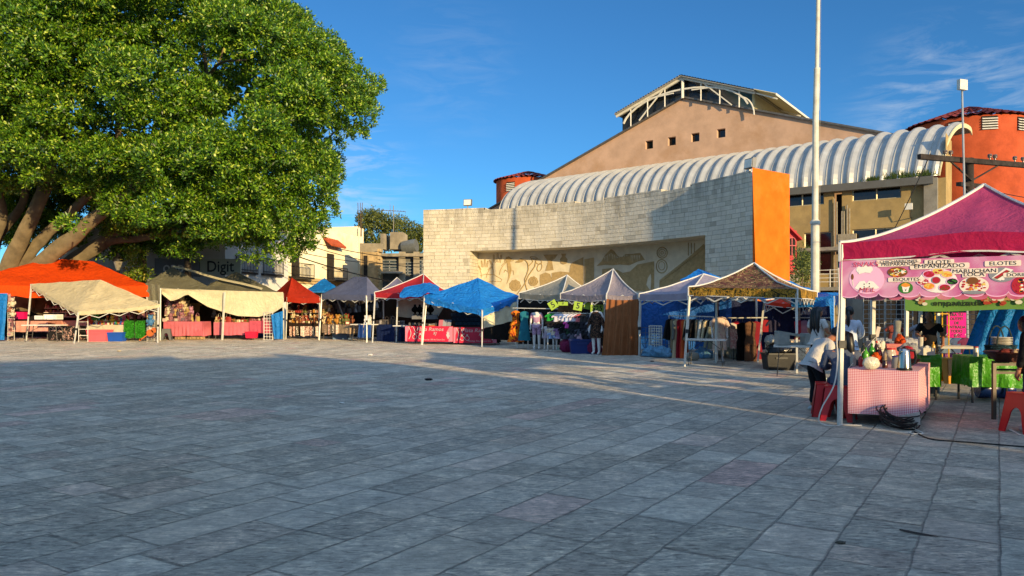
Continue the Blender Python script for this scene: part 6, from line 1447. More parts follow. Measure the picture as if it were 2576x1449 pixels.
TABLE.put(at(918, 36.6), -.3, 'white table with a blue cloth and stacked white boxes under the slate blue tent', None, (.85, .8, 1.15))
for i, (x0, x1) in enumerate(((903, 914), (916, 934))): hang('blue_cloth', fabric('denim_cloth', '#2f5290', .15, wr=.3), ('narrow blue cloth hanging from the white table, beside a white post', 'wide blue cloth hanging from the white table under the boxes')[i], w(x0, 817, 36.2), w(x1, 817, 36.1), w(x1 - 1, 849, 36.1), w(x0 - 3, 849, 36.2), 'cloth', .03, 2, 12, 8)
for i in range(5):
 o = PRO['box'].o.copy(); o.data = variant('box', 'white', i); COL.objects.link(o); o.location = w(925 + (i % 2), 816 - i * 4.6, 36.5); o.scale = (1.9 - .1 * i, 2.2, .72); o.rotation_euler = (0, 0, -.3); o['label'] = 'white box in the pile on the table with the blue cloth'; o['group'] = 'pile of white boxes'; o['category'] = 'box'
cloth_table('navy cloth reaching the ground under the crimson tent', 'table under the navy cloth', at(948, 36.6), at(1008, 35.9), .8, .82, .8, fabric('navy_cloth', '#15254e', .1))
bin_at(975, 855.5, 'navy', 'navy bin in front of the navy cloth, between two others', 1.0); bin_at(961, 854.5, 'navy', 'navy bin in front of the navy cloth, at its far end', .9, .2); bin_at(989, 856.5, 'navy', 'navy bin in front of the navy cloth, nearest the white post', .8, -.1)
TABLE.put(at(1014, 35.2), -.25, 'small white table between the white post and the silver banner', None, (.55, .7, 1.1))
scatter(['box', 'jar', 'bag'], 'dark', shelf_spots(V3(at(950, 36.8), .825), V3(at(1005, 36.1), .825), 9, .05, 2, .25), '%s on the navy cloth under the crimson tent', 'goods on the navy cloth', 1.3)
BANNER = M('banner_crimson', '#cf2846', rough=.55, var=.12, scale=1.2, spec=.3); SILV = flat('banner_silver', '#cbbcb8', .5); BPINK = flat('banner_rose', '#e0808e', .5)
def silver_banner(A, Bp, z0, z1, label, part_=1.):
 A, Bp = Vector(A), Vector(Bp); d = (Bp - A).normalized(); l = (Bp - A).length; n_ = Vector((d.y, -d.x, 0)); h = z1 - z0
 m_ = MB(); m_.grid(lambda i, j: A.lerp(Bp, i) + Vector((0, 0, z1 - h * j)) + n_ * (.02 * math.sin(i * 17) * j), 30, 5)
 m_.cur = 1; sign_text(m_, 'Plata Ramos', A + d * l * .52 + Vector((0, 0, z1 - h * .2)) + n_ * .03, d, UP, h * .33, 1, 0, .25, 1.0, 1.15)
 sign_text(m_, 'RJ', A + d * l * .62 + Vector((0, 0, z1 - h * .47)) + n_ * .03, d, UP, h * .26, 1, 0, .3)
 sign_text(m_, 'Plata Ley .925 de Taxco Gro', A + d * l * .60 + Vector((0, 0, z0 + h * .13)) + n_ * .03, d, UP, h * .13, 1, 0, .1)
 for cx in (.20, .32):      # two rings and a chain
  c_ = A + d * l * cx + Vector((0, 0, z0 + h * .30)) + n_ * .03; m_.tube([c_ + d * h * .14 * math.cos(a) + UP * h * .14 * math.sin(a) for a in np.linspace(0, 6.3, 16)], h * .018, 4); m_.prism([c_ + UP * h * .13, c_ + d * h * .07 + UP * h * .2, c_ + UP * h * .27, c_ - d * h * .07 + UP * h * .2], n_ * .004)
 m_.tube([A + d * l * (.07 + .05 * math.sin(t_ * 3)) + UP * (z0 + h * (.95 - .8 * t_)) + n_ * .03 for t_ in np.linspace(0, 1, 12)], h * .022, 4)
 m_.tube([A + d * l * (.12 + .14 * t_) + UP * (z0 + h * (.92 - .3 * t_ + .12 * math.sin(t_ * 6))) + n_ * .03 for t_ in np.linspace(0, 1, 12)], h * .018, 4)
 c_ = A + d * l * .9 + Vector((0, 0, z0 + h * .32)) + n_ * .03; m_.prism([c_ + d * x * h + UP * y * h for x, y in ((-.13, .1), (0, -.16), (.13, .1), (.06, .12), (.08, .28), (-.04, .34), (-.1, .2))], n_ * .004)
 m_.cur = 2; m_.prism([A + d * l * x + UP * (z0 + h * y) + n_ * .026 for x, y in ((.04, .0), (.0, 0), (.0, .98), (.1, .98), (.05, .5))], n_ * .002)
 m_.prism([A + d * l * x + UP * (z0 + h * y) + n_ * .026 for x, y in ((.995, .98), (.93, .98), (.86, .6), (.93, .3), (.90, .02), (.995, .02))], n_ * .002)
 return solo(m_, 'silver_banner', [BANNER, SILV, BPINK], label, 'banner')
bA, bB, bC = at(1020, 33.9), at(1140, 33.3), at(1250, 32.9)
silver_banner(bA, bB, .12, .80, 'sunlit crimson banner reading Plata Ramos on the jewellery tables, left of the other')
silver_banner(bB + Vector((.02, -.01, 0)), bC, .08, .76, 'shaded crimson banner reading Plata Ramos beside the white and black side cloth')
cloth_table('black cloth on the jewellery table behind the sunlit banner', 'jewellery table behind the sunlit banner', at(1024, 34.05), at(1140, 33.45), .9, .80, .7, C_BK); cloth_table('black cloth on the jewellery table behind the shaded banner', 'jewellery table behind the shaded banner', at(1144, 33.45), at(1248, 33.05), .9, .78, .7, C_BK)
BUST = M('black_velvet', '#0d0c0c', rough=.95, spec=.05)
for i, px in enumerate((1044, 1056, 1070, 1083)):
 m_ = MB(); c_ = w(px, 792, 34.6); m_.lathe([(.09, 0), (.1, .02), (.05, .06), (.05, .1), (.15, .16), (.17, .26), (.10, .34), (.055, .40), (.055, .47), (0, .48)], c_, 12, 1, .6); solo(m_, 'necklace_bust', BUST, ('black necklace bust at the open end of the row', 'black necklace bust second in the row from the open end', 'black necklace bust second in the row from the tent leg', 'black necklace bust beside the tent leg')[i], 'bust', 'black necklace busts', smooth=True)
m_ = MB(); a, b = w(1036, 803, 34.8), w(1100, 803, 34.5); m_.obox(a, b - a, Vector((0, .4, 0)), Vector((0, 0, .2))); solo(m_, 'display_block', M('grey_display', '#7a7a7c', rough=.6), 'grey display block under the black necklace busts', 'display block')
TRAY = [M('black_tray', '#121112', rough=.6), flat('tray_silver', '#8d8b8a', .3, metal=.7)]
def tray(p, wd, ht, label, tilt=25, group=None, rz=-.12):
 m_ = MB(); mt_ = Matrix.Translation(p) @ Matrix.Rotation(rz, 4, 'Z') @ Matrix.Rotation(R(-tilt), 4, 'X'); m_.boxm(mt_ @ Matrix.Translation((0, 0, ht / 2)), wd, .03, ht); m_.cur = 1
 for i in range(4):
  for j in range(3): m_.boxm(mt_ @ Matrix.Translation((wd * (-.36 + .24 * i), -.018, ht * (.2 + .28 * j))), wd * .06, .006, ht * .14)
 return solo(m_, 'jewellery_tray', TRAY, label, 'display tray', group)
for r, (yy, Y, xs) in enumerate(((811, 34.0, range(1150, 1212, 13)), (800, 34.5, range(1142, 1218, 13)), (789, 35.0, range(1140, 1220, 14)))):
 for i, px in enumerate(xs): tray(w(px, yy + 8, Y), .24, .2, 'black tray of silver jewellery in the %s row' % ('front', 'middle', 'top')[r], 30, 'trays of silver jewellery')
for i, px in enumerate((1108, 1118, 1129)):
 m_ = MB(); p = w(px, 822, 33.6); mt_ = Matrix.Translation(p) @ Matrix.Rotation(-.12, 4, 'Z') @ Matrix.Rotation(R(-28), 4, 'X'); m_.boxm(mt_ @ Matrix.Translation((0, 0, .17)), .18, .02, .34); solo(m_, 'earring_card', [flat('card_%d' % i, ('#b86a74', '#9a9698', '#8c888c')[i], .5)], ('rose coloured earring board behind the sunlit banner', 'grey earring board next to the rose one', 'grey earring board nearest the black trays')[i], 'display board')
scatter(['jar', 'box', 'ball'], 'dark', shelf_spots(V3(at(1028, 34.2), .805), V3(at(1100, 33.8), .805), 14, .04, 2, .2), 'small dark %s of jewellery on the sunlit table', 'jewellery on the sunlit table', .9)
m_ = MB(); p = w(1085, 822, 33.8); m_.lathe([(.14, 0), (.2, .07), (.19, .07), (.13, .01)], p, 14); solo(m_, 'orange_dish', flat('dish_orange', '#d9803a', .5), 'shallow orange dish at the end of the sunlit jewellery table', 'dish', smooth=True)
def skin_mesh(J, edges, root, levels=1):
 names = list(J); idx = {n: i for i, n in enumerate(names)}
 me = bpy.data.meshes.new('skin'); me.from_pydata([tuple(J[n][0]) for n in names], [(idx[a], idx[b]) for a, b in edges], [])
 o = bpy.data.objects.new('skin', me); COL.objects.link(o)
 md = o.modifiers.new('Skin', 'SKIN'); md.branch_smoothing = .6
 if not me.skin_vertices:
  pass
 sv = me.skin_vertices[0].data
 for n in names:
  r = J[n][1]; sv[idx[n]].radius = r if isinstance(r, tuple) else (r, r); sv[idx[n]].use_root = (n == root)
 sb = o.modifiers.new('Sub', 'SUBSURF'); sb.levels = sb.render_levels = levels + 1
 dg = bpy.context.evaluated_depsgraph_get(); dg.update(); out = bpy.data.meshes.new_from_object(o.evaluated_get(dg)); bpy.data.objects.remove(o); bpy.data.meshes.remove(me); return out
def pose(**kw):
 J = {'pelvis': ((0, 0, .92), (.135, .10)), 'waist': ((0, .01, 1.05), (.12, .09)), 'chest': ((0, 0, 1.25), (.14, .10)), 'neck': ((0, -.01, 1.375), .05), 'skull': ((0, .01, 1.46), .06)}
 for s, t_ in ((-1, 'l'), (1, 'r')):
  J['sh' + t_] = ((s * .165, 0, 1.31), .052); J['el' + t_] = ((s * .215, -.03, 1.05), .040); J['wr' + t_] = ((s * .215, .05, .82), .028)
  J['hip' + t_] = ((s * .085, 0, .85), .085); J['kn' + t_] = ((s * .09, .02, .47), .058); J['an' + t_] = ((s * .09, -.02, .08), .038); J['to' + t_] = ((s * .10, .11, .03), .032)
 for k, v in kw.items(): J[k] = (v, J[k][1]) if not (isinstance(v, tuple) and isinstance(v[0], tuple)) else v
 return {k: (Vector(v[0]), v[1]) for k, v in J.items()}
BODY_E = [('pelvis', 'waist'), ('waist', 'chest'), ('chest', 'neck'), ('neck', 'skull')] + [e for t_ in 'lr' for e in (('chest', 'sh' + t_), ('sh' + t_, 'el' + t_), ('el' + t_, 'wr' + t_), ('pelvis', 'hip' + t_), ('hip' + t_, 'kn' + t_), ('kn' + t_, 'an' + t_), ('an' + t_, 'to' + t_))]
def add_head(mb, c, fwd, up=Vector((0, 0, 1)), k=1.):
 "a head with brow, nose, mouth, chin, ears and eyes at half height"
 fwd = Vector(fwd).normalized(); up = (up - fwd * up.dot(fwd)).normalized(); rt = fwd.cross(up); c = Vector(c)
 P = lambda x, y, z: c + (rt * x + fwd * y + up * z) * k
 b = len(mb.v); nu, nv = 18, 14; mb.cur = 0
 for i in range(nv + 1):
  th = math.pi * i / nv
  for j in range(nu):
   a = 2 * math.pi * j / nu; x, y, z = math.sin(th) * math.cos(a), math.sin(th) * math.sin(a), math.cos(th)
   sx = .074 * (1 - .22 * max(0, -z)); yy = .094 * y * (1 - .10 * max(0, -z)) + (.012 if y > 0 and z < 0 else 0)
   if y > .7: yy += .016 * math.exp(-((x / .16) ** 2 + ((z + .12) / .16) ** 2)) - .008 * math.exp(-(((abs(x) - .38) / .16) ** 2 + ((z - .02) / .12) ** 2)) + .007 * math.exp(-((x / .3) ** 2 + ((z + .42) / .08) ** 2))
   mb.v.append(P(sx * x, yy, .112 * z))
 for i in range(nv):
  for j in range(nu): j2 = (j + 1) % nu; mb.face((b + i * nu + j, b + (i + 1) * nu + j, b + (i + 1) * nu + j2, b + i * nu + j2))
 for s in (-1, 1):
  mb.blob(P(s * .076, -.005, -.005), .012 * k, .02 * k, .03 * k, 8, 6)
  mb.cur = 1; mb.blob(P(s * .030, .083, .004), .011 * k, .009 * k, .007 * k, 8, 5); mb.cur = 0
 mb.cur = 2; mb.blob(P(0, .088, -.05), .022 * k, .008 * k, .007 * k, 8, 5); mb.cur = 0
def add_hand(mb, wr, d, side, curl=.5, n_=None):
 d = Vector(d).normalized(); n_ = Vector(n_ or (side, 0, 0)); n_ = (n_ - d * n_.dot(d)).normalized(); s = d.cross(n_)
 wr = Vector(wr); mb.tube([wr - d * .02, wr + d * .02, wr + d * .07, wr + d * .09], [.024, .030, .034, .026], 8)
 for i, (o, l) in enumerate(((-.027, .062), (-.009, .074), (.009, .068), (.026, .052))):
  p0 = wr + d * .08 + s * o; p1 = p0 + (d * math.cos(curl * .6) - n_ * math.sin(curl * .6)) * l * .5; p2 = p1 + (d * math.cos(curl * 1.6) - n_ * math.sin(curl * 1.6)) * l * .5; mb.tube([p0, p1, p2], [.0095, .0085, .007], 6)
 p0 = wr + d * .03 - s * .028; p1 = p0 + (d * .7 - s * .7) * .035; mb.tube([p0, p1, p1 + (d * .9 - n_ * .4) * .03], [.011, .0095, .008], 6)
def grow(J, keys, r): return {k: (J[k][0], tuple(x + r for x in J[k][1]) if isinstance(J[k][1], tuple) else J[k][1] + r) for k in keys}
SKIN = M('warm_skin', '#a06a4c', rough=.55, var=.06, scale=12); EYE = flat('eye_dark', '#120c0a', .2); LIP = flat('lip', '#83453c', .5)
HAIRB = M('black_hair', '#0f0c0b', rough=.45, var=.3, scale=30, spec=.5)
def person(label, loc, rz, J, shirt, trousers, hair='long', sleeve='short', face=(0, 1, -.1), head_up=(0, 0, 1), k=1., shoe=None, hair_dir=(0, -.3, -1), hair_len=.5, extra=None, hand_dir=None, tail_in=0.):
 T = thing('person', label, 'person', loc, rz)
 hc = J['skull'][0] + Vector(face).normalized() * .03 + Vector(head_up) * .03
 mb = MB(); mb.join(skin_mesh(J, BODY_E, 'pelvis'))
 add_head(mb, hc, face, Vector(head_up))
 for t_, s in (('l', -1), ('r', 1)):
  d = (J['wr' + t_][0] - J['el' + t_][0]); add_hand(mb, J['wr' + t_][0] + d.normalized() * .01, hand_dir or d, s)
 part(mb, 'body', [SKIN, EYE, LIP], T, smooth='all', local=True)
 S = grow(J, ['pelvis', 'waist', 'chest', 'shl', 'shr'], .03); S['neckb'] = (J['chest'][0].lerp(J['neck'][0], .75), .07); dh = (J['pelvis'][0] - J['waist'][0]).normalized(); S['hem'] = (J['pelvis'][0] + dh * .07, (.15, .12))
 ed = [('hem', 'pelvis'), ('pelvis', 'waist'), ('waist', 'chest'), ('chest', 'neckb'), ('chest', 'shl'), ('chest', 'shr')]
 for t_ in 'lr':
  if sleeve == 'long': S['el' + t_] = (J['el' + t_][0], .058); S['wr' + t_] = (J['wr' + t_][0].lerp(J['el' + t_][0], .12), .042); ed += [('sh' + t_, 'el' + t_), ('el' + t_, 'wr' + t_)]
  else: S['el' + t_] = (J['sh' + t_][0].lerp(J['el' + t_][0], .75), .062); ed += [('sh' + t_, 'el' + t_)]
 me = skin_mesh(S, ed, 'pelvis'); m_ = MB(); m_.join(me); m_.jitter(.012, 9, 2); part(m_, 'shirt', shirt, T, smooth='all', local=True)
 Q = grow(J, ['pelvis', 'hipl', 'hipr', 'knl', 'knr'], .014); Q['waist'] = (J['waist'][0], tuple(x + .008 for x in J['waist'][1])); ed = [('waist', 'pelvis'), ('pelvis', 'hipl'), ('pelvis', 'hipr')]
 for t_ in 'lr': Q['an' + t_] = (J['an' + t_][0] + Vector((0, 0, .03)), .055); ed += [('hip' + t_, 'kn' + t_), ('kn' + t_, 'an' + t_)]
 m_ = MB(); m_.join(skin_mesh(Q, ed, 'pelvis')); m_.jitter(.010, 11, 3); part(m_, 'trousers', trousers, T, smooth='all', local=True)
 for t_ in 'lr':
  m_ = MB(); a, b = J['an' + t_][0], J['to' + t_][0]; d = (b - a); d.z = 0; d.normalize(); rot = Matrix(((d.y, d.x, 0, 0), (-d.x, d.y, 0, 0), (0, 0, 1, 0), (0, 0, 0, 1)))
  m_.join(MB().blob((0, .06, .035), .048, .135, .05, 12, 8, bottom=-.034), Matrix.Translation(Vector((a.x, a.y, 0))) @ rot); part(m_, 'shoe', shoe or M('pale_shoe', '#b8c4c2', rough=.6), T, smooth='all', local=True)
 f = Vector(face).normalized(); u = Vector(head_up).normalized(); m_ = MB()
 m_.blob(hc - f * .022 + u * .028, .088, .095, .095, 14, 10, .08, 3)
 if hair == 'long':
  hd = Vector(hair_dir).normalized(); p = hc - f * .06; pts = [p + u * .06, p - f * .035, p - f * .03 + hd * hair_len * .4, p - f * .02 + hd * hair_len * .75, p + hd * hair_len]
  for dx in (-.045, 0, .045):
   sx = f.cross(u) * dx; m_.tube([q + sx * (1 + .3 * i) for i, q in enumerate(pts)], [.06, .062, .06, .045, .012], 9)
 elif hair == 'tail': m_.tube([hc - f * .09 + u * .02, hc - f * .13 - u * .04, hc - f * .12 - u * .2, hc - f * .1 - u * .3], [.03, .035, .03, .008], 8)
 part(m_, 'hair', HAIRB, T, smooth='all', local=True)
 if extra: extra(T)
 T.scale = (k, k, k); return T
WSH = fabric('white_shirt', '#c9c4bc', .1, wr=.35); BLKT = fabric('black_trousers', '#15151a', .0, wr=.3); DENIM = fabric('denim', '#263a5c', .0, wr=.3); HOOD = fabric('grey_blue_hoodie', '#4d5568', .0, wr=.35); BLKS = fabric('black_top', '#141315', .0, wr=.3); LBL = fabric('pale_blue_top', '#c3ccd8', .1, wr=.3)
def strap(T):
 m_ = MB(); m_.tube([(-.13, -.09, 1.33), (-.02, -.13, 1.15), (.10, -.12, .98)], .01, 5); part(m_, 'bag_strap', flat('strap', '#1a1a1e', .7), T, local=True)
person('standing woman with long black hair, white T-shirt and black trousers, by the flagpole', tuple(at(2056, 16.6)), R(-62), pose(elr=(.24, .02, 1.06), wrr=(.16, .22, 1.02), ell=(-.22, -.02, 1.05), wrl=(-.10, .22, .98)), WSH, BLKT, 'long', 'short', (.1, 1, -.15), hair_len=.46, hair_dir=(0, -.12, -1), extra=strap)
person('woman with dark hair and a pale long-sleeved top, behind the seated woman, back turned', tuple(at(2136, 14.4)), R(-15), pose(elr=(.24, .04, 1.06), wrr=(.14, .24, 1.0)), LBL, BLKT, 'tail', 'long', (.3, 1, -.1))
person('youngster in a white shirt and black trousers bending over beside the red stools', tuple(at(2062, 11.6)), R(-78),
       pose(pelvis=(0, -.10, .78), waist=(0, -.04, .90), chest=(0, .10, 1.03), neck=(0, .19, 1.10), skull=(0, .255, 1.15), shl=(-.155, .09, 1.04), shr=(.155, .09, 1.04), ell=(-.22, .02, .80), elr=(.22, .02, .80), wrl=(-.10, .22, .76), wrr=(.10, .24, .76), hipl=(-.08, -.10, .72), hipr=(.08, -.10, .72), knl=(-.085, -.02, .40), knr=(.085, -.01, .40), anl=(-.085, -.07, .07), anr=(.085, -.06, .07), tol=(-.09, .05, .03), tor=(.09, .06, .03)), WSH, BLKT, 'short', 'short', (0, .8, -.6), (0, .6, .8))
person('seated woman in a grey blue hoodie and jeans on a red stool, seen from behind', tuple(at(2118, 10.75)), R(-22),
       pose(pelvis=(0, 0, .56), waist=(0, .02, .70), chest=(.01, .06, .90), neck=(.03, .09, 1.02), skull=(.05, .11, 1.09), shl=(-.19, .05, .93), shr=(.20, .06, .93), ell=(-.25, .10, .72), elr=(.25, .12, .72), wrl=(-.12, .30, .72), wrr=(.12, .32, .74), hipl=(-.10, .06, .53), hipr=(.10, .06, .53), knl=(-.13, .42, .50), knr=(.13, .42, .50), anl=(-.13, .40, .09), anr=(.13, .40, .09), tol=(-.14, .52, .03), tor=(.14, .52, .03)), HOOD, DENIM, 'long', 'long', (.2, 1, -.3), hair_len=.26, hair_dir=(0, -.1, -1))
person('man in a black shirt standing in the dim stall under the green banner', tuple(at(2338, 15.0)), R(165), pose(elr=(.26, .06, 1.1), wrr=(.22, .28, 1.05), ell=(-.25, .02, 1.08), wrl=(-.2, .2, .95)), BLKS, BLKT, 'short', 'short', (.3, 1, -.2), k=.95)
person('woman with long dark hair, black top and jeans by the outermost red stool', tuple(at(2606, 9.6)), R(10), pose(chest=(0, .08, 1.22), neck=(0, .11, 1.33), skull=(0, .15, 1.40), wrr=(.12, .3, .95), elr=(.22, .10, 1.0)), BLKS, DENIM, 'long', 'long', (.1, 1, -.4), hair_len=.42, hair_dir=(.1, -.1, -1), k=.95)
MANQ = M('mannequin_white', '#d4d2cc', rough=.3, var=.03, spec=.5)
def dress_mb(prof, z0, folds=7, amp=.02, sy=.7, n=28, top_sleeves=None):
 m_ = MB(); b = 0
 for r, z in prof:
  for j in range(n):
   a = 2 * math.pi * j / n; f = max(0, min(1, (prof[0][1] - z) / max(.01, prof[0][1] - prof[-1][1])))
   rr = r + amp * f * math.cos(folds * a + 2 * math.sin(z * 3)); m_.v.append(Vector((rr * math.cos(a), rr * sy * math.sin(a), z + z0)))
 for i in range(len(prof) - 1):
  for j in range(n): j2 = (j + 1) % n; m_.face((i * n + j, (i + 1) * n + j, (i + 1) * n + j2, i * n + j2))
 if top_sleeves:
  r0, ln, ang = top_sleeves
  for s in (-1, 1):
   x0, zt = prof[min(1, len(prof) - 1)][0] * .92 * s, prof[1][1] + z0 - .02
   m_.tube([(x0 * .7, 0, zt), (x0 + s * ln * .5 * math.sin(ang), 0, zt - ln * .5 * math.cos(ang)), (x0 + s * ln * math.sin(ang), .02, zt - ln * math.cos(ang))], [r0 * 1.1, r0, r0 * .9], 8, False)
 return m_
def mannequin(label, loc, rz, k, clothes, arms=True, legs=True):
 T = thing('mannequin', label, 'mannequin', loc, rz); J = pose(); J.pop('skull')
 E = [e for e in BODY_E if 'skull' not in e]
 mb = MB(); mb.join(skin_mesh(J, E, 'pelvis'))
 for t_, s in (('l', -1), ('r', 1)): add_hand(mb, J['wr' + t_][0], J['wr' + t_][0] - J['el' + t_][0], s, .3)
 part(mb, 'body', MANQ, T, smooth='all', local=True)
 m_ = MB(); m_.lathe([(.18, 0), (.18, .012), (.02, .015)], (0, 0, 0), 16); part(m_, 'stand', M('glass_base', '#9a9a98', rough=.2), T, local=True)
 for nm, mb2, mt in clothes(J): part(mb2, nm, mt, T, smooth='all', local=True)
 T.scale = (k, k, k); return T
def skin_shirt(J, mat, sl=.75, name='shirt'):
 S = grow(J, ['pelvis', 'waist', 'chest', 'shl', 'shr'], .02); ed = [('pelvis', 'waist'), ('waist', 'chest'), ('chest', 'shl'), ('chest', 'shr')]
 for t_ in 'lr': S['el' + t_] = (J['sh' + t_][0].lerp(J['el' + t_][0], sl), .062); ed.append(('sh' + t_, 'el' + t_))
 m_ = MB(); m_.join(skin_mesh(S, ed, 'pelvis')); return (name, m_, mat)
def skin_shorts(J, mat, f=.8, name='trousers'):
 Q = grow(J, ['pelvis', 'hipl', 'hipr'], .016); ed = [('pelvis', 'hipl'), ('pelvis', 'hipr')]
 for t_ in 'lr': Q['kn' + t_] = (J['hip' + t_][0].lerp(J['kn' + t_][0], f), .085); ed.append(('hip' + t_, 'kn' + t_))
 m_ = MB(); m_.join(skin_mesh(Q, ed, 'pelvis')); return (name, m_, mat)
LILAC = fabric('lilac_cotton', '#b890aa', .15, wr=.25); FLORP = pattern_cloth('lilac_print', [(0, '#8a6a92'), (.45, '#c9a8bc'), (.6, '#6d5680'), (.7, '#d8c0cc')], 28, .1); FLORB = pattern_cloth('black_floral', [(0, '#17130f'), (.55, '#8a6048'), (.6, '#1b1614'), (.72, '#6a4a5a')], 24, .05)
mannequin('white mannequin in a lilac top and printed lilac trousers beside the plastic chair', tuple(g(1350, 879)), R(170), 1.06, lambda J: [skin_shirt(J, LILAC), skin_shorts(J, FLORP, .95)])
mannequin('white mannequin in a black floral dress beside the brown curtain', tuple(g(1500, 892)), R(150), 1.10, lambda J: [('dress', dress_mb([(.10, .0), (.17, -.06), (.165, -.25), (.15, -.38), (.18, -.6), (.19, -.82)], 1.34, 6, .012, .72, top_sleeves=(.06, .45, .25)), FLORB)])
for i, (px, py, c_, lb) in enumerate(((1374, 879, '#c9bcc4', 'child mannequin in a white tulle skirt, first of the small ones by the plastic chair'), (1396, 880, '#3a3638', 'child mannequin in a dark top and pale skirt, between two other small ones'), (1416, 880, '#1d4a2a', 'child mannequin in green shorts, nearest the socks rack'))):
 top = fabric('child_top_%d' % i, ('#cfc6cc', '#2a2628', '#352a22')[i], .1, wr=.2); sk = fabric('child_skirt_%d' % i, ('#b9a8b8', '#b8b4c4', '#1d4a2a')[i], .3, wr=.2)
 mannequin(lb, tuple(g(px, py)), R(175), .66, (lambda J, top=top, sk=sk, i=i: [skin_shirt(J, top, .6), (skin_shorts(J, sk, .7) if i == 2 else ('skirt', dress_mb([(.13, 0), (.17, -.08), (.26, -.34)], 1.0, 9, .02, .9), sk))]))
mannequin('dress form in a cream and pink dress under the camouflage tent', tuple(at(1810, 22.3)), R(175), .98, lambda J: [('dress', dress_mb([(.09, .0), (.18, -.05), (.17, -.25), (.145, -.36), (.19, -.55), (.20, -.9), (.2, -1.0)], 1.36, 6, .012, .75, top_sleeves=(.07, .25, .35)), pattern_cloth('cream_print', [(0, '#d8c2a8'), (.52, '#c99a98'), (.6, '#e0d0b4')], 14, .2))])
GARM = [('#1a1716', 'black'), ('#8a7458', 'tan'), ('#c9b48c', 'cream'), ('#6a6a60', 'grey'), ('#8a1420', 'dark red'), ('#d05a2a', 'orange'), ('#c03028', 'red'), ('#2a3a66', 'blue'), ('#d8d0bc', 'white'), ('#7a5a48', 'brown')]
def garment(kind, colr, p, rz, label, group=None, s=1., mat=None):
 "p: the hook point on the rail"
 mat = mat or fabric('cloth_' + colr.lstrip('#'), colr, .12, wr=.3)
 if kind == 'dress': m_ = dress_mb([(.05, 0), (.18, -.05), (.17, -.2), (.14, -.38), (.19, -.7), (.24, -1.15)], -.08, 6, .02, .38)
 elif kind == 'jacket': m_ = dress_mb([(.06, 0), (.20, -.05), (.20, -.25), (.19, -.5), (.21, -.72)], -.08, 5, .012, .36, top_sleeves=(.055, .62, .18))
 elif kind == 'top': m_ = dress_mb([(.05, 0), (.16, -.04), (.15, -.2), (.16, -.42)], -.06, 5, .01, .36, top_sleeves=(.05, .18, .6))
 elif kind == 'ruffle': m_ = dress_mb([(.05, 0), (.16, -.05), (.20, -.12), (.13, -.2), (.12, -.36), (.22, -.55), (.18, -.6), (.27, -.85), (.22, -.9), (.33, -1.2)], -.08, 9, .03, .5)
 elif kind == 'suit':
  m_ = dress_mb([(.05, 0), (.17, -.05), (.16, -.25), (.13, -.4), (.17, -.55), (.17, -.62)], -.08, 5, .01, .4)
  for x in (-.085, .085): m_.lathe([(.09, -.66), (.095, -.9), (.105, -1.42), (.10, -1.42)], (x, 0, -.02), 14, 1, .6)
 elif kind == 'small': m_ = dress_mb([(.04, 0), (.11, -.03), (.10, -.14), (.12, -.26)], -.03, 5, .008, .36, top_sleeves=(.035, .09, .8))
 elif kind == 'sock': m_ = MB(); m_.tube([(0, 0, -.03), (0, 0, -.16), (.02, -.01, -.22), (.06, -.03, -.24)], [.035, .033, .035, .02], 8); m_.tube([(-.05, .01, -.03), (-.05, .01, -.15), (-.03, 0, -.21), (.01, -.02, -.23)], [.035, .033, .035, .02], 8)
 m_.cur = 1; m_.tube([(0, 0, -.05), (0, 0, .02), (.02, 0, .045), (.03, 0, .02)], .005, 4); m_.cur = 0
 mt_ = Matrix.Translation(Vector(p)) @ Matrix.Rotation(rz, 4, 'Z') @ Matrix.Scale(s, 4)
 m_.v = [mt_ @ v for v in m_.v]; names = {'dress': 'hanging_dress', 'jacket': 'hanging_jacket', 'top': 'hanging_blouse', 'ruffle': 'ruffled_dress', 'suit': 'hanging_jumpsuit', 'small': 'childs_garment', 'sock': 'pair_of_socks'}
 return solo(m_, names[kind], [mat, flat('hook_steel', '#a8a6a0', .3, metal=.6)], label, {'small': 'garment', 'sock': 'socks', 'suit': 'jumpsuit', 'ruffle': 'dress'}.get(kind, kind), group, smooth='all', at=p)
def rail(label, a, b, feet=True):
 a, b = Vector(a), Vector(b); t = thing('clothes_rail', label, 'clothes rail', tuple(V3((a + b) / 2, 0))); m_ = MB(); m_.tube([a, b], .016, 8); part(m_, 'bar', STEEL, t)
 if feet:
  for q in (a, b):
   m_ = MB(); m_.tube([V3(q, 0), q], .016, 8); m_.tube([V3(q, .03) + E1 * -.3, V3(q, .03) + E1 * .3], .016, 6); part(m_, 'stand', STEEL, t)
 return t
garment('ruffle', '#d8701a', w(1297, 776, 29.6), .2, 'orange ruffled party dress with red and yellow tiers, hanging beside the teal dress', s=1.02, mat=pattern_cloth('ruffle_print', [(0, '#7a1420'), (.42, '#d8701a'), (.56, '#e09a1c'), (.64, '#a01c24'), (.72, '#e0c040')], 6, .15))
garment('dress', '#1f6a78', w(1319, 778, 29.3), .1, 'long teal dress hanging between the orange ruffled dress and the mannequin', s=.98)
rail('rail holding the orange ruffled and teal dresses', w(1290, 775, 29.5), w(1404, 777, 28.5), False)
CHAIR.put(g(1322, 876.5), R(150), 'white plastic armchair under the teal dress', None, 1.0)
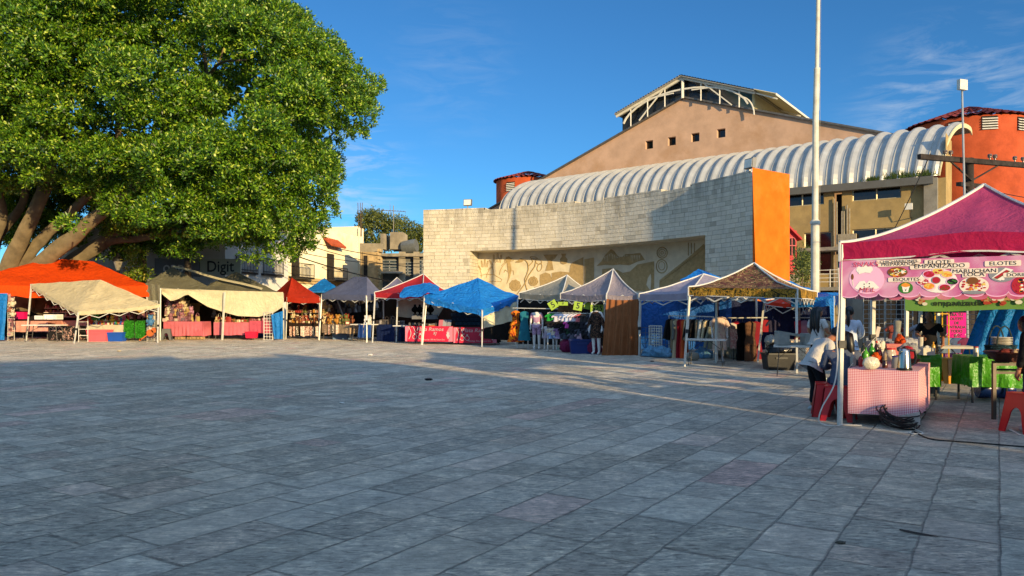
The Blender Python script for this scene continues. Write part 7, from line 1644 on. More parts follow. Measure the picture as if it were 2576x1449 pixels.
KC = [['#1f8a34', '#c9c4cc', '#d8d4dc', '#b8c4dc', '#cfc8d0', '#c96a6a', '#3a3634', '#4a4a52', '#7a5a5a'], ['#2a2628', '#1c1a1c', '#201e20', '#d050a0', '#262a2a', '#1e2220', '#2c2a30', '#7a7a84', '#26262a'], ['#c9bca4', '#8a6a90', '#1c1c1e', '#1f3a28', '#26282c', '#4a4c56', '#2a2a30', '#6a6a78', '#303036'], ['#8aa0c4', '#9a8aa8', '#3c4450', '#2a2c34', '#5a5a66', '#c09aa4', '#2a2628', '#484a54', '#7a7480']]
cnm = {0: 'highest', 1: 'second', 2: 'third', 3: 'lowest'}
for r, yy in enumerate((787, 804, 822, 834)):
 a, b = w(1378 + 4 * (r > 1), yy, 27.6), w(1500, yy + 2, 26.6); rail('rail of small clothes, the %s of four' % cnm[r], a, b, r == 0)
 for i in range(13):
  c_ = KC[r][int(i * 9 / 13)]
  garment('sock' if r == 3 and i % 2 else 'small', c_, a.lerp(b, (i + .5) / 13) + Vector((0, -.03, 0)), random.uniform(-.4, .4), 'small child garment hanging on the %s of the four rails' % cnm[r] if not (r == 3 and i % 2) else 'pair of socks hanging on the lowest of the four rails', 'children clothes on the %s rail' % cnm[r], random.uniform(.85, 1.1))
NEON = fabric('neon_card', '#98b444', .1, wr=.1); INK = flat('marker_ink', '#14161c', .6)
def card(px, py, wd, ht, Y, txt, label, tilt=0., color=None):
 c_ = w(px, py, Y); m_ = MB(); rot = Matrix.Rotation(tilt, 4, 'Y'); m_.boxm(Matrix.Translation(c_) @ rot, wd, .006, ht); m_.cur = 1
 lines = txt.split('\n'); d = rot @ Vector((1, 0, 0)); u = rot @ Vector((0, 0, 1))
 for i, ln_ in enumerate(lines): sign_text(m_, ln_, c_ + Vector((0, -.006, 0)) + u * ht * (.5 - (i + .5) / len(lines)), d, u, ht / len(lines) * .95, 1, .004)
 return solo(m_, 'price_card', [color or NEON, INK], label, 'price sign')
card(1454, 770, .30, .30, 26.2, '5', 'neon green price card reading 5, hung nearly straight', R(10)); card(1391, 767, .30, .30, 27.0, '5', 'neon green price card reading 5, tilted like a diamond', R(-32))
card(1416, 764, .36, .13, 27.3, '$', 'narrow neon green card next to the tilted 5'); card(1477, 769, .22, .24, 26.8, '', 'blank neon green card right of the straight 5 card', R(12)); card(1502, 776, .46, .26, 26.4, '$25', 'neon green price card reading 25 beside the brown curtain')
bin_at(1463, w(1463, 880, 26.3) * Vector((1, 1, 0)) if False else at(1463, 26.6), 'navy', 'wide dark blue tub under the rails of small clothes', 1.4)
for i, (px, Y, c_, lb) in enumerate(((1428, 27.4, '#7a2048', 'plum coloured sack on the ground left of the dark blue tub'), (1446, 27.9, '#8a2a50', 'plum coloured sack standing behind the dark blue tub'), (1493, 26.5, '#7c2246', 'plum coloured sack on the ground beside the floral mannequin'))):
 m_ = MB(); m_.blob(at(px, Y) + Vector((0, 0, .22)), .3, .26, .3, 14, 10, .35, i, bottom=-.21); solo(m_, 'cloth_sack', fabric('plum_sack_%d' % i, c_, .1, wr=1., rough=.5), lb, 'sack', smooth='all')
for i, (px, wd) in enumerate(((1427, .75), (1478, .45))):
 m_ = MB(); m_.box(g(px, 880 + i * 2) + Vector((0, 0, .05)), (wd, .25, .09)); solo(m_, 'rail_foot', flat('mint_foot', '#8fb8a4', .5), ('long mint green foot beam under the rails of small clothes', 'short mint green foot beam near the floral mannequin')[i], 'foot beam')
ra, rb = w(1683, 794, 24.6), w(1795, 797, 23.4); rail('long rail of dresses and jackets by the deep blue tarpaulin', ra, rb)
seq = [('jacket', 0), ('dress', 1), ('jacket', 3), ('dress', 2), ('dress', 4), ('dress', 6), ('dress', 5), ('jacket', 2), ('jacket', 0), ('jacket', 9), ('jacket', 0), ('jacket', 1), ('jacket', 3), ('jacket', 8), ('jacket', 0), ('jacket', 2), ('jacket', 0), ('jacket', 8)]
lab = ['black jacket at the lattice end of the long rail', 'long tan dress next to the black jacket at the lattice end', 'grey jacket between the tan and cream dresses on the long rail', 'long cream dress next to the dark red dress', 'long dark red dress beside the bright red one', 'long bright red dress next to the orange dress', 'long orange dress on the long rail', 'cream jacket right of the orange dress', 'black jacket between the cream and the brown jackets', 'brown jacket on the long rail', 'black jacket between the brown and the tan jackets', 'tan jacket on the long rail', 'grey jacket right of the tan jacket', 'white jacket between a grey and a black one', 'black jacket right of the first white jacket', 'cream jacket between two black ones', 'black jacket next to the last white jacket', 'white jacket at the dress form end of the long rail']
for i, (kd, ci) in enumerate(seq):
 k = (i + .5) / len(seq); garment(kd, GARM[ci][0], ra.lerp(rb, k) + Vector((0, 0, -.02)), math.atan2(E1.y, E1.x) + random.uniform(-.35, .35), lab[i], 'clothes on the long rail', 1.12 if kd == 'dress' else .95)
grid_panel('grid_panel', 'low dark wire grid across the front of the blue tarpaulin stall', at(1612, 25.2), at(1700, 24.4), .05, .95, .16, M('grey_wire', '#5a5f66', rough=.5), .007)
grid_panel('lattice', 'white lattice leaning against the deep blue tarpaulin', at(1634, 25.4), at(1664, 25.1), .1, 1.0, .085, r=.016)
bp1 = w(1640, 800, 26)
for i, (px, lb) in enumerate(((1640, 'crumpled pale blue plastic on the ground by the white lattice'), (1668, 'crumpled pale blue plastic under the long rail'), (1770, 'crumpled pale blue plastic on the ground behind the bare white table'))):
 m_ = MB(); m_.blob(at(px, 24.8 - .4 * i) + Vector((0, 0, .12)), .32, .25, .2, 16, 10, .7, i * 3, bottom=-.11); solo(m_, 'plastic_sheet', fabric('pale_blue_film', '#6fa6c8', .2, rough=.3, wr=1., spec=.5), lb, 'plastic', smooth='all')
m_ = MB(); m_.blob(g(1788, 907) * 1.0 + Vector((-.55, .0, .12)), .22, .16, .14, 12, 8, .2, 3, bottom=-.12); solo(m_, 'stone_weight', M('grey_concrete', '#8d8778'), 'grey stone weight at the foot of the camouflage tent', 'stone', smooth='all')
TABLE.put(Vector((w(1777, 860, 21.0).x, 21.0, 0)), -.35, 'bare white folding table with dark legs in front of the dress form', None, (.72, .8, 1.0))
TABLE.put(Vector((w(2000, 860, 17.6).x, 17.6, 0)), -.35, 'folding table carrying an upturned grey table frame by the camouflage tent', None, (.62, .8, .98))
m_ = MB(); c_ = w(2000, 862, 17.6); c_.z = .73
for s in (-1, 1):
 m_.obox(c_ + Vector((-.42 if s < 0 else .18, -.16, 0)), Vector((.24, 0, 0)), Vector((0, .34, 0)), Vector((0, 0, .26)))
m_.bar(c_ + Vector((-.42, -.1, .3)), c_ + Vector((.42, -.1, .16)), .05); m_.bar(c_ + Vector((-.42, .14, .3)), c_ + Vector((.42, .14, .16)), .05); m_.bar(c_ + Vector((-.38, 0, .02)), c_ + Vector((.4, 0, .02)), .06)
solo(m_, 'upturned_frame', M('grey_plastic_frame', '#8f9088', rough=.5), 'upturned grey plastic frame lying on the folding table by the standing woman', 'frame')
garment('suit', '#6a4a34', w(1888, 801, 22.6), .3, 'long brown jumpsuit hanging beside the leaning white post', s=1.12); garment('suit', '#100e10', w(1868, 804, 22.9), .2, 'long black jumpsuit hanging next to the brown one', s=1.12)
garment('dress', '#7a1624', w(1902, 802, 23), .3, 'dark red dress hanging behind the leaning white post', s=1.0); garment('jacket', '#b8b0a4', w(1840, 806, 23.4), .4, 'pale jacket with pink print hanging behind the dress form'); garment('jacket', '#a02030', w(1852, 803, 23.6), .4, 'red and white top hanging between the dress form and the black jumpsuit')
garment('jacket', '#7a7c6a', w(1795, 812, 23.2), .3, 'grey green jacket half hidden behind the dress form')
for i, (px, c_, lb) in enumerate(((1925, '#8a1a24', 'dark red top hanging in the navy stall'), (1944, '#2c2a40', 'dark blue top hanging in the navy stall'), (2010, '#b03040', 'red sleeveless dress hanging near the blue tent strip'), (2024, '#a87a8a', 'dusty pink dress hanging near the blue tent strip'), (2078, '#b8a88a', 'beige dress hanging right of the standing woman'))): garment('dress' if i > 1 else 'top', c_, w(px, 800, 23.6), .2, lb, s=.9)
rail('rail under the camouflage tent carrying the jumpsuits', w(1830, 800, 22.9), w(1930, 799, 22.7), False); rail('rail of dresses inside the blue tent', w(1995, 799, 23.7), w(2090, 799, 23.5), False)
SACK = fabric('white_sack_cloth', '#b5b09c', .15, wr=1., rough=.5)
for i, (px, py, r, lb) in enumerate(((1858, 903, .42, 'big white woven sack on the ground under the jumpsuits'), (1826, 900, .28, 'smaller white sack behind the dress form'), (1884, 905, .25, 'low white sack beside the leaning white post'))):
 m_ = MB(); m_.blob(g(px, py) + Vector((0, .2, r * .7)), r, r * .7, r * .8, 16, 12, .4, i * 5, bottom=-r * .7); solo(m_, 'woven_sack', SACK, lb, 'sack', smooth='all')
FLW = pattern_cloth('floral_cloth', [(0, '#8a5a44'), (.42, '#d8c4a0'), (.55, '#b08060'), (.6, '#e0d2b0'), (.72, '#9a4a44')], 12, .15)
cloth_table('floral cloth on the table behind the black tub', 'table under the floral cloth', at(1926, 20.4), at(1990, 19.6), .7, .74, .52, FLW)
cloth_table('short pink and cream floral cloth under the red and white top', 'small table under the pink floral cloth', at(1838, 23.2), at(1866, 22.9), .5, .95, .6, pattern_cloth('pink_floral', [(0, '#c98a80'), (.5, '#dfc0a8'), (.6, '#a85a58')], 12, .15), folds=6)
m_ = MB(); m_.blob(w(1938, 858, 20.2) + Vector((0, 0, .04)), .16, .12, .13, 12, 8, .3, 2, bottom=-.1); solo(m_, 'plastic_bag', fabric('white_bag', '#c9c9c0', .3, rough=.4, wr=1.), 'white plastic bag on the floral cloth', 'bag', smooth='all')
m_ = MB(); m_.blob(w(1952, 860, 20.2) + Vector((0, 0, .03)), .15, .12, .09, 12, 8, .2, 4, bottom=-.08); solo(m_, 'cloth_bundle', fabric('pink_bundle', '#c4606c', .2), 'pink cloth bundle on the floral cloth beside the white bag', 'bundle', smooth='all')
tub = bin_at(1958, at(1958, 19.5), 'black', 'black tub heaped with black plastic at the camouflage tent', 1.2)
m_ = MB(); m_.blob(at(1966, 19.7) + Vector((0, 0, .46)), .36, .27, .24, 16, 12, .35, 7); solo(m_, 'plastic_bundle', M('black_film', '#0e0d0e', rough=.25, bump=.8, bscale=14), 'heap of black plastic in the black tub', 'plastic bundle', smooth='all')
NP = -E1                                   # outward side of its front
def bp2(px, py, off=.012):
 "point on the front banner's plane seen at (px, py)"
 d = Vector(((px - CXP) / KF, 1, (HYP - py) / KF)); o = Vector((0, 0, CAM_H)); q = pFL + NP * off
 t_ = (q - o).dot(NP) / d.dot(NP); return o + d * t_
def cb(x, y): return 2079.5 + x * .24995, 456 + y * .24995     # banner close-up to photograph
def ell(m_, cx, cy, rx, ry, off, n=26, a0=0., a1=2 * math.pi):
 m_.poly([bp2(*cb(cx + rx * math.cos(a), cy + ry * math.sin(a)), off) for a in np.linspace(a0, a1, n + 1)[:-1]][::1])
PB = ['#d86aa0', '#f0b6cf', '#171416', '#f2ead8', '#b32030', '#e8902c', '#7d4a22', '#3c7a2c', '#e4c05a', '#8a8a8c', '#c8305c', '#f0dcc4']
PBM = []
_m, _t, _b, _o = new_mat('banner_pink')       # printed ground: soft pink marbling
_tc = N(_t, 'ShaderNodeTexCoord'); _n = N(_t, 'ShaderNodeTexNoise'); _n.inputs['Scale'].default_value = 1.6; _n.inputs['Detail'].default_value = 3; _n.inputs['Distortion'].default_value = 1.2
L(_t, _tc.outputs['Object'], _n.inputs['Vector']); _c = ramp_n(_t, _n.outputs['Fac'], [(.3, hx('#d0578f')), (.5, hx('#de84ab')), (.68, hx('#efb9cc'))]); L(_t, _c, _b.inputs['Base Color']); _b.inputs['Roughness'].default_value = .5
_tr = N(_t, 'ShaderNodeBsdfTranslucent'); L(_t, _c, _tr.inputs[0]); _mx = N(_t, 'ShaderNodeMixShader'); _mx.inputs[0].default_value = .2; L(_t, _b.outputs[0], _mx.inputs[1]); L(_t, _tr.outputs[0], _mx.inputs[2]); L(_t, _mx.outputs[0], _o.inputs[0])
PBM = [_m] + [flat('print_' + h.lstrip('#'), h, .55) for h in PB[1:]]
def scallop_strip(m_, A, Bv, z1, z0, n, dip, off=Vector((0, 0, 0)), per=10, wav=.0):
 cols = n * per; rows = 6; b = len(m_.v)
 for i in range(cols + 1):
  f = i / per % 1; bot = z0 - dip * math.sqrt(max(0, 1 - (2 * f - 1) ** 2)) if i % per else z0
  p = A.lerp(Bv, i / cols) + off
  for j in range(rows + 1):
   z = z1 + (bot - z1) * j / rows; q = V3(p, z) + NP * (wav * math.sin(i * .11 + j * .5) * j / rows); m_.v.append(q)
 for i in range(cols):
  for j in range(rows): a = b + i * (rows + 1) + j; m_.face((a, a + 1, a + rows + 2, a + rows + 1))
Zt, Zb, DIP = 2.19, 1.755, .055
bn = thing('menu_banner', 'pink printed menu banner with scalloped hem reading ELOTE EMPANIZADO on the snack tent', 'banner', tuple(V3((pFL + pFR) / 2, 1.7)))
m_ = MB(); scallop_strip(m_, pFL + NP * .012, pFR + NP * .012, Zt, Zb, 13, DIP)
b0 = pFL + NP * .02
m_.cur = 1
for k in range(13):
 A_, B_ = pFL.lerp(pFR, k / 13), pFL.lerp(pFR, (k + 1) / 13)
 for i in range(12):
  f0, f1 = i / 12, (i + 1) / 12; h0, h1 = (DIP * math.sqrt(max(0, 1 - (2 * f - 1) ** 2)) for f in (f0, f1))
  m_.quad(V3(A_.lerp(B_, f0), Zb - h0) + NP * .014, V3(A_.lerp(B_, f1), Zb - h1) + NP * .014, V3(A_.lerp(B_, f1), Zb - h1 + .012) + NP * .014, V3(A_.lerp(B_, f0), Zb - h0 + .012) + NP * .014)
m_.cur = 1; ell(m_, 405, 985, 178, 150, .016)
m_.cur = 3
for x, y, r in ((330, 890, 32), (385, 868, 36), (435, 885, 30)): ell(m_, x, y, r, r * .95, .019 + r * 1e-5, 16)
m_.poly([bp2(*cb(x, y), .0205) for x, y in ((322, 935), (318, 890), (448, 885), (444, 925), (385, 918))][::-1])
m_.cur = 3; m_.poly([bp2(*cb(x, y), .019) for x, y in ((280, 1075), (330, 1010), (380, 1000), (400, 1030), (425, 1000), (470, 1010), (530, 1070), (500, 1085), (400, 1075), (320, 1095))][::-1])
m_.cur = 2
for x, y in ((378, 1035), (430, 1030), (378, 1062), (430, 1058)): ell(m_, x, y, 6, 6, .021, 8)
m_.cur = 6; ell(m_, 259, 962, 14, 30, .019, 14); m_.cur = 11; m_.poly([bp2(*cb(x, y), .0185) for x, y in ((255, 990), (264, 990), (272, 1050), (262, 1050))][::-1])
def btxt(txt, x, y, size, mi, halo=True, sx=1., bold=.0, shear=0., off=.024):
 c_ = bp2(*cb(x, y), off)
 if halo:
  hw, hh = len(txt) * size * .37 * sx, size * .5; m_.cur = 11; o_ = c_ - NP * .003; m_.poly([o_ + E2 * x + UP * y for x, y in ((-hw, -hh * .7), (-hw * .96, -hh), (hw * .96, -hh), (hw, -hh * .7), (hw, hh * .7), (hw * .96, hh), (-hw * .96, hh), (-hw, hh * .7))])
 m_.cur = mi; sign_text(m_, txt, c_, E2, UP, size, mi, bold, shear, 1.0, sx)
btxt('SNAKS', 390, 838, .085, 10, False, 1.2, 0, .1); btxt('MEiL', 400, 1095, .085, 4, False, 1.2, 0, .25)
for t_, x, y, s in (('CHICHARRONES', 722, 806, .046), ('PREPARADOS', 722, 836, .052), ('ESQUITES', 800, 988, .056), ('ELOTE', 1133, 815, .070), ('EMPANIZADO', 1133, 853, .070), ('MARUCHAN', 1485, 903, .066), ('LOCA', 1482, 938, .066), ('ELOTES', 1773, 826, .066), ('DORILOCOS', 2010, 940, .055)): btxt(t_, x, y, s, 2, True, 1.25)
rb = random.Random(4)
def food(cx, cy, rx, ry, base, bits, n, rs):
 m_.cur = base; ell(m_, cx, cy, rx, ry, .017, 30)
 for i in range(n):
  a, r = rb.uniform(0, 6.28), math.sqrt(rb.random()) * .82; m_.cur = rb.choice(bits); q = rb.uniform(.5, 1) * rs
  ell(m_, cx + rx * r * math.cos(a), cy + ry * r * math.sin(a), q, q * rb.uniform(.4, .8), .018 + i * 5e-5, 8)
food(713, 915, 102, 50, 6, [4, 8, 5, 3, 6, 7], 46, 20); food(1122, 1000, 194, 122, 3, [3, 3, 9, 11], 10, 30)
for x, y, c1, c2 in ((1030, 935, 4, 10), (1120, 905, 8, 4), (1210, 935, 8, 5), (970, 1010, 4, 11), (1030, 1055, 5, 8), (1190, 1070, 4, 6), (1265, 1010, 2, 7)):
 m_.cur = 1; ell(m_, x, y, 66, 40, .0205, 12)
 m_.cur = c1; ell(m_, x, y, 56, 32, .021, 12)
 for i in range(9): m_.cur = rb.choice((c1, c2, c2)); ell(m_, x + rb.uniform(-40, 40), y + rb.uniform(-18, 18), 14, 8, .0215 + i * 5e-5, 8)
m_.cur = 9; ell(m_, 1102, 995, 46, 36, .0225, 16); m_.cur = 4; ell(m_, 1102, 995, 40, 31, .023, 16)
food(795, 1072, 74, 58, 7, [7, 8, 7], 12, 16); m_.cur = 3; m_.poly([bp2(*cb(x, y), .0195) for x, y in ((755, 1050), (835, 1050), (820, 1115), (772, 1115))][::-1]); m_.cur = 5; ell(m_, 795, 1045, 44, 20, .0205, 14); m_.cur = 2; m_.poly([bp2(*cb(x, y), .0205) for x, y in ((785, 1075), (795, 1095), (806, 1075), (798, 1105), (793, 1105))][::-1])
food(1484, 1050, 150, 88, 11, [4, 4, 5, 3, 8], 60, 20); m_.cur = 9; ell(m_, 1484, 1118, 120, 18, .0225, 16); m_.cur = 6; ell(m_, 1470, 1000, 60, 36, .0225, 16)
food(1765, 940, 132, 75, 9, [9, 3], 8, 26); m_.cur = 3; m_.poly([bp2(*cb(x, y), .0195) for x, y in ((1660, 975), (1800, 870), (1880, 890), (1750, 1000))][::-1]); m_.cur = 6; m_.poly([bp2(*cb(x, y), .0205) for x, y in ((1675, 975), (1810, 890), (1850, 905), (1720, 985))][::-1]); m_.cur = 4; m_.poly([bp2(*cb(x, y), .0210) for x, y in ((1690, 965), (1815, 893), (1835, 900), (1715, 975))][::-1])
food(1960, 1050, 100, 90, 4, [4, 5, 2, 3], 30, 22); m_.cur = 0
part(m_, 'front_panel', PBM, bn)
for A_, B_, nm in ((pFL, pBL, 'side_panel'), (pBL, pBR, 'rear_panel')):
 m_ = MB(); scallop_strip(m_, A_, B_, Zt, Zb, 13, DIP); part(m_, nm, PBM[0], bn)
def tabp(px, py, z=.757): Y = (CAM_H - z) * KF / (py - HYP); return Vector(((px - CXP) / KF * Y, Y, z))
m, t, b, o = new_mat('gingham'); tcn = N(t, 'ShaderNodeTexCoord')
def gdot(v): d = N(t, 'ShaderNodeVectorMath', operation='DOT_PRODUCT'); L(t, tcn.outputs['Object'], d.inputs[0]); d.inputs[1].default_value = v; return d.outputs['Value']
gA = Vector((4.52, 10.2, 0)); gB = gA + E2 * .83; gd = (gB - gA).normalized(); gk = Vector((-gd.y, gd.x, 0))
gk = E1.copy();
_f = [math_n(t, 'GREATER_THAN', math_n(t, 'FRACT', math_n(t, 'DIVIDE', u, .022)), .5) for u in (gdot(tuple(gd + gk)), gdot((0, 0, 1)))]
cg = ramp_n(t, math_n(t, 'MULTIPLY', math_n(t, 'ADD', *_f), .5), [(0, hx('#ecd0ca')), (.5, hx('#de979a')), (1, hx('#c45a66'))], 'CONSTANT'); t.nodes[-1].color_ramp.elements[1].position = .25; t.nodes[-1].color_ramp.elements[2].position = .75
L(t, cg, b.inputs['Base Color']); b.inputs['Roughness'].default_value = .7
GING = m
cloth_table('red and white gingham cloth on the snack table beside the pole', 'snack table under the gingham cloth', gA, gB, 1.9, .75, .60, GING, folds=9, amp=.012)
hang('plastic_film', fabric('clear_film', '#cfc9bb', .5, rough=.25, wr=.6, spec=.6), 'torn strip of pale plastic sheet hanging at the corner of the gingham cloth', gB + V3(gd * -.22, .17) + NP * .03, gB + V3(gd * .02, .24) + NP * .03, gB + V3(gd * .03, .07) + NP * .05, gB + V3(gd * -.12, .10) + NP * .05, 'plastic', .01, 1, 8, 8)
GCL = fabric('lime_cloth', '#4d9a1a', .15, rough=.35, wr=.4, spec=.5)
cloth_table('lime green cloth on the table behind the gingham one', 'table under the lime cloth behind the gingham one', at(2316, 12.95), at(2368, 12.95), .8, .77, .55, GCL, folds=8, amp=.04)
gt0 = at(2440, 12.5)
cloth_table('lime green cloth on the table with the blue drum under it', 'table under the lime cloth beside the blue tarpaulin', gt0, gt0 + Vector((.86, -.16, 0)), .7, .765, .5, GCL, folds=7, amp=.04)
ST = M('brushed_steel', '#b9b6b0', rough=.22, metal=1., var=.05)
p = tabp(2275, 931); k_ = thing('kettle', 'steel electric kettle with a black handle on the gingham cloth', 'kettle', tuple(p))
m_ = MB(); m_.lathe([(.085, .03), (.083, .06), (.066, .24), (.06, .27), (.045, .285), (0, .288)], p, 22); m_.prism([p + Vector((-.085, -.02, .2)), p + Vector((-.06, -.05, .25)), p + Vector((-.06, .03, .25))], Vector((0, 0, .02))); part(m_, 'jug', ST, k_, smooth=True)
BPL = M('black_plastic', '#141312', rough=.35, spec=.5)
m_ = MB(); m_.tube([p + Vector((.055, 0, .26)), p + Vector((.13, -.01, .25)), p + Vector((.145, -.01, .17)), p + Vector((.13, -.01, .09)), p + Vector((.085, 0, .06))], [.016, .018, .018, .017, .012], 8); part(m_, 'handle', BPL, k_, smooth=True)
m_ = MB(); m_.lathe([(.095, 0), (.095, .02), (.085, .03)], p, 22); m_.blob(p + Vector((0, 0, .293)), .018, .018, .012, 8, 5); part(m_, 'base', BPL, k_, smooth=True)
def bottle(px, py, h, r, col, capc, label, name='bottle', neck=True, z=.757, glass=False, scale=1.):
 p = tabp(px, py, z); t_ = thing(name, label, name.replace('_', ' '), tuple(p)); m_ = MB()
 m_.lathe([(r * .95, 0), (r, .01), (r, h * .6), (r * .9, h * .68), (r * (.32 if neck else .85), h * .84), (r * (.30 if neck else .85), h * .9)], p, 14); part(m_, 'body', M('bottle_' + col.lstrip('#'), col, rough=.2, var=.05, spec=.6, trans=.3 if glass else 0.), t_, smooth=True)
 m_ = MB(); m_.lathe([(r * (.40 if neck else .92), h * .88), (r * (.40 if neck else .92), h * .98), (0, h)], p, 14); part(m_, 'cap', flat('cap_' + capc.lstrip('#'), capc, .4), t_, smooth=True); return t_
bottle(2178, 920, .26, .042, '#58a81c', '#2f6a14', 'lime green sauce bottle, the front of two on the gingham table'); bottle(2193, 910, .28, .045, '#3c9a22', '#25641a', 'taller green bottle behind the lime one on the gingham table')
bottle(2165, 922, .17, .03, '#b02222', '#e8e0d0', 'small red hot sauce bottle beside the green bottles'); bottle(2205, 905, .30, .038, '#3a1f18', '#b02222', 'dark brown sauce bottle behind the green bottles'); bottle(2184, 926, .15, .03, '#d8b03a', '#c03020', 'yellow mustard bottle in front of the green bottles')
bottle(2239, 908, .20, .085, '#d8cfc0', '#b8161c', 'wide clear jar with a red lid on the gingham table', 'jar', False, glass=True); bottle(2255, 926, .17, .062, '#a8a49a', '#4a3a7a', 'clear jar with a purple lid beside the kettle', 'jar', False, glass=True)
p = tabp(2192, 929); m_ = MB(); m_.blob(p + Vector((0, 0, .08)), .115, .06, .085, 18, 12, .12, 3, bottom=-.08); solo(m_, 'wrapped_dough', M('cling_film', '#cfc6ac', rough=.18, bump=.9, bscale=30, spec=.7), 'pale round dough in cling film at the front of the gingham table', 'food', smooth='all')
p = tabp(2203, 918); m_ = MB(); m_.blob(p + Vector((0, 0, .11)), .07, .05, .06, 14, 9, .5, 5); solo(m_, 'snack_bag', fabric('orange_bag', '#d0561a', .2, rough=.3, wr=1.), 'small orange snack bag among the bottles', 'bag', smooth='all')
p = tabp(2215, 902); m_ = MB(); m_.lathe([(.045, 0), (.05, .14), (.046, .14), (.04, .01)], p, 12)
for k in range(9): a = k * .7; m_.blob(p + Vector((.045 * math.cos(a), .04 * math.sin(a), .19 + .02 * (k % 3))), .03, .014, .06, 7, 6)
solo(m_, 'spoon_cup', M('white_plastic', '#dedacb'), 'cup of white plastic spoons behind the bottles', 'cup', smooth=True)
p = tabp(2204, 898); m_ = MB(); m_.boxm(Matrix.Translation(p + Vector((.02, 0, .42))) @ Matrix.Rotation(R(14), 4, 'Y'), .06, .04, .17); m_.bar(p, p + Vector((.005, 0, .36)), .014); solo(m_, 'card_holder', [M('pale_card', '#cfc4bc', rough=.7)], 'small white card on a stick above the bottles', 'card')
p = tabp(2247, 892); m_ = MB(); m_.obox(p + Vector((-.16, -.1, 0)), Vector((.32, 0, 0)), Vector((0, .22, 0)), Vector((0, 0, .15))); m_.obox(p + Vector((-.17, -.11, .15)), Vector((.34, 0, 0)), Vector((0, .24, 0)), Vector((0, 0, .04))); solo(m_, 'food_box', M('red_box', '#b01c1e', rough=.35), 'red plastic food box behind the red lidded jar', 'box')
p = tabp(2257, 882); bl = thing('blender', 'blender with a clear jug behind the red food box', 'blender', tuple(p))
m_ = MB(); m_.lathe([(.09, 0), (.09, .1), (.06, .18)], p + Vector((0, 0, .18)), 14); part(m_, 'motor_base', M('blender_base', '#8d8a84', rough=.3, metal=.4), bl, smooth=True)
m_ = MB(); m_.lathe([(.055, .36), (.075, .56), (.07, .56), (.05, .37)], p, 14); m_.lathe([(.06, .56), (.06, .585), (.02, .6), (0, .6)], p, 12); part(m_, 'glass_jug', M('jug_glass', '#b5b3a8', rough=.1, spec=.8, trans=.4), bl, smooth=True)
p = tabp(2264, 890); m_ = MB(); m_.blob(p + Vector((0, 0, .2)), .1, .07, .14, 12, 9, .4, 6, bottom=-.2); solo(m_, 'shopping_bag', fabric('orange_sack', '#d85014', .25, rough=.3, wr=1.), 'crumpled orange plastic bag in front of the blender', 'bag', smooth='all')
GB2 = .775
def gtp(px, py): return tabp(px, py, GB2)
for px, py, rx, rz_, c_, lb in ((2288, 884, .17, .13, '#c9c4bc', 'white plastic bag with red print behind the kettle'), (2286, 896, .17, .12, '#a9a8a4', 'grey clear plastic bag of cups behind the kettle')):
 p = gtp(px, py); m_ = MB(); m_.blob(p + Vector((0, 0, rz_ * .8)), rx, .1, rz_, 14, 10, .45, px, bottom=-rz_ * .8); solo(m_, 'plastic_bag', fabric('bag_%d' % px, c_, .3, rough=.3, wr=1., spec=.5), lb, 'bag', smooth='all')
p = gtp(2316, 892); m_ = MB()
for k in range(8): m_.lathe([(.03, .03 * k), (.042, .03 * k + .085), (.045, .03 * k + .088)], p, 12)
solo(m_, 'cup_stack', M('foam_cup', '#d8d3c4', rough=.5), 'tall stack of foam cups on the lime cloth', 'cups', smooth=True)
bottle(2300, 891, .19, .035, '#c5ccd6', '#2a4a9a', 'white and blue thermos beside the foam cups', 'thermos', False, GB2)
p = gtp(2333, 893); m_ = MB(); m_.obox(p + Vector((-.1, -.06, 0)), Vector((.2, 0, 0)), Vector((0, .14, 0)), Vector((0, 0, .12))); m_.blob(p + Vector((0, 0, .12)), .06, .03, .04, 8, 6, .3); solo(m_, 'napkin_box', M('napkin_white', '#d5cfbc', rough=.8), 'white box of napkins right of the foam cups', 'box')
bottle(2348, 888, .2, .032, '#d09a1a', '#c88a10', 'yellow mustard squeeze bottle behind the napkin box', 'bottle', True, GB2)
p = tabp(2295, 915); m_ = MB(); m_.lathe([(.05, 0), (.12, .07), (.115, .07), (.045, .01)], p, 16); solo(m_, 'clay_bowl', M('clay', '#7a4a30', rough=.6), 'brown clay bowl behind the kettle handle', 'bowl', smooth=True)
for i, (px, py, c_, pl_) in enumerate(((2168, 915, '#7d6a74', 'leftmost'), (2226, 925, '#5a2a24', 'between the dough and the purple lidded jar'), (2222, 906, '#a88a6a', 'behind the dough'), (2156, 917, '#8a5a5a', 'at the pole end'), (2268, 905, '#6a6a66', 'behind the purple lidded jar'))):
 bottle(px, py, .10, .035, c_, '#3a3532', 'small spice jar on the gingham cloth, %s' % pl_, 'spice_jar', False)
for a_, b_, lb in (((2135, 926), (2203, 856), 'taut white string from the table corner up to the card on a stick'), ((2203, 856), (2231, 918), 'white string from the card on a stick down to the cloth edge')):
 q0 = tabp(*a_) if a_[1] > 900 else tabp(2204, 898) + Vector((0, 0, .34)); q1 = tabp(*b_) if b_[1] > 900 else tabp(2204, 898) + Vector((0, 0, .34)); m_ = MB(); m_.tube([q0, q1], .004, 5); solo(m_, 'string', flat('string_white', '#d8d2c4', .7), lb, 'string')
bottle(2214, 914, .24, .034, '#7a1c1c', '#d8b03a', 'dark red sauce bottle with a yellow cap behind the dough'); bottle(2228, 915, .22, .03, '#c8b48a', '#3a6a2a', 'pale sauce bottle with a green cap beside the red lidded jar'); bottle(2146, 921, .2, .04, '#a89a8a', '#c9b9a9', 'greyish bottle at the pole end of the gingham table'); bottle(2172, 905, .27, .04, '#26301a', '#1a1a1a', 'tall dark green bottle behind the lime one')
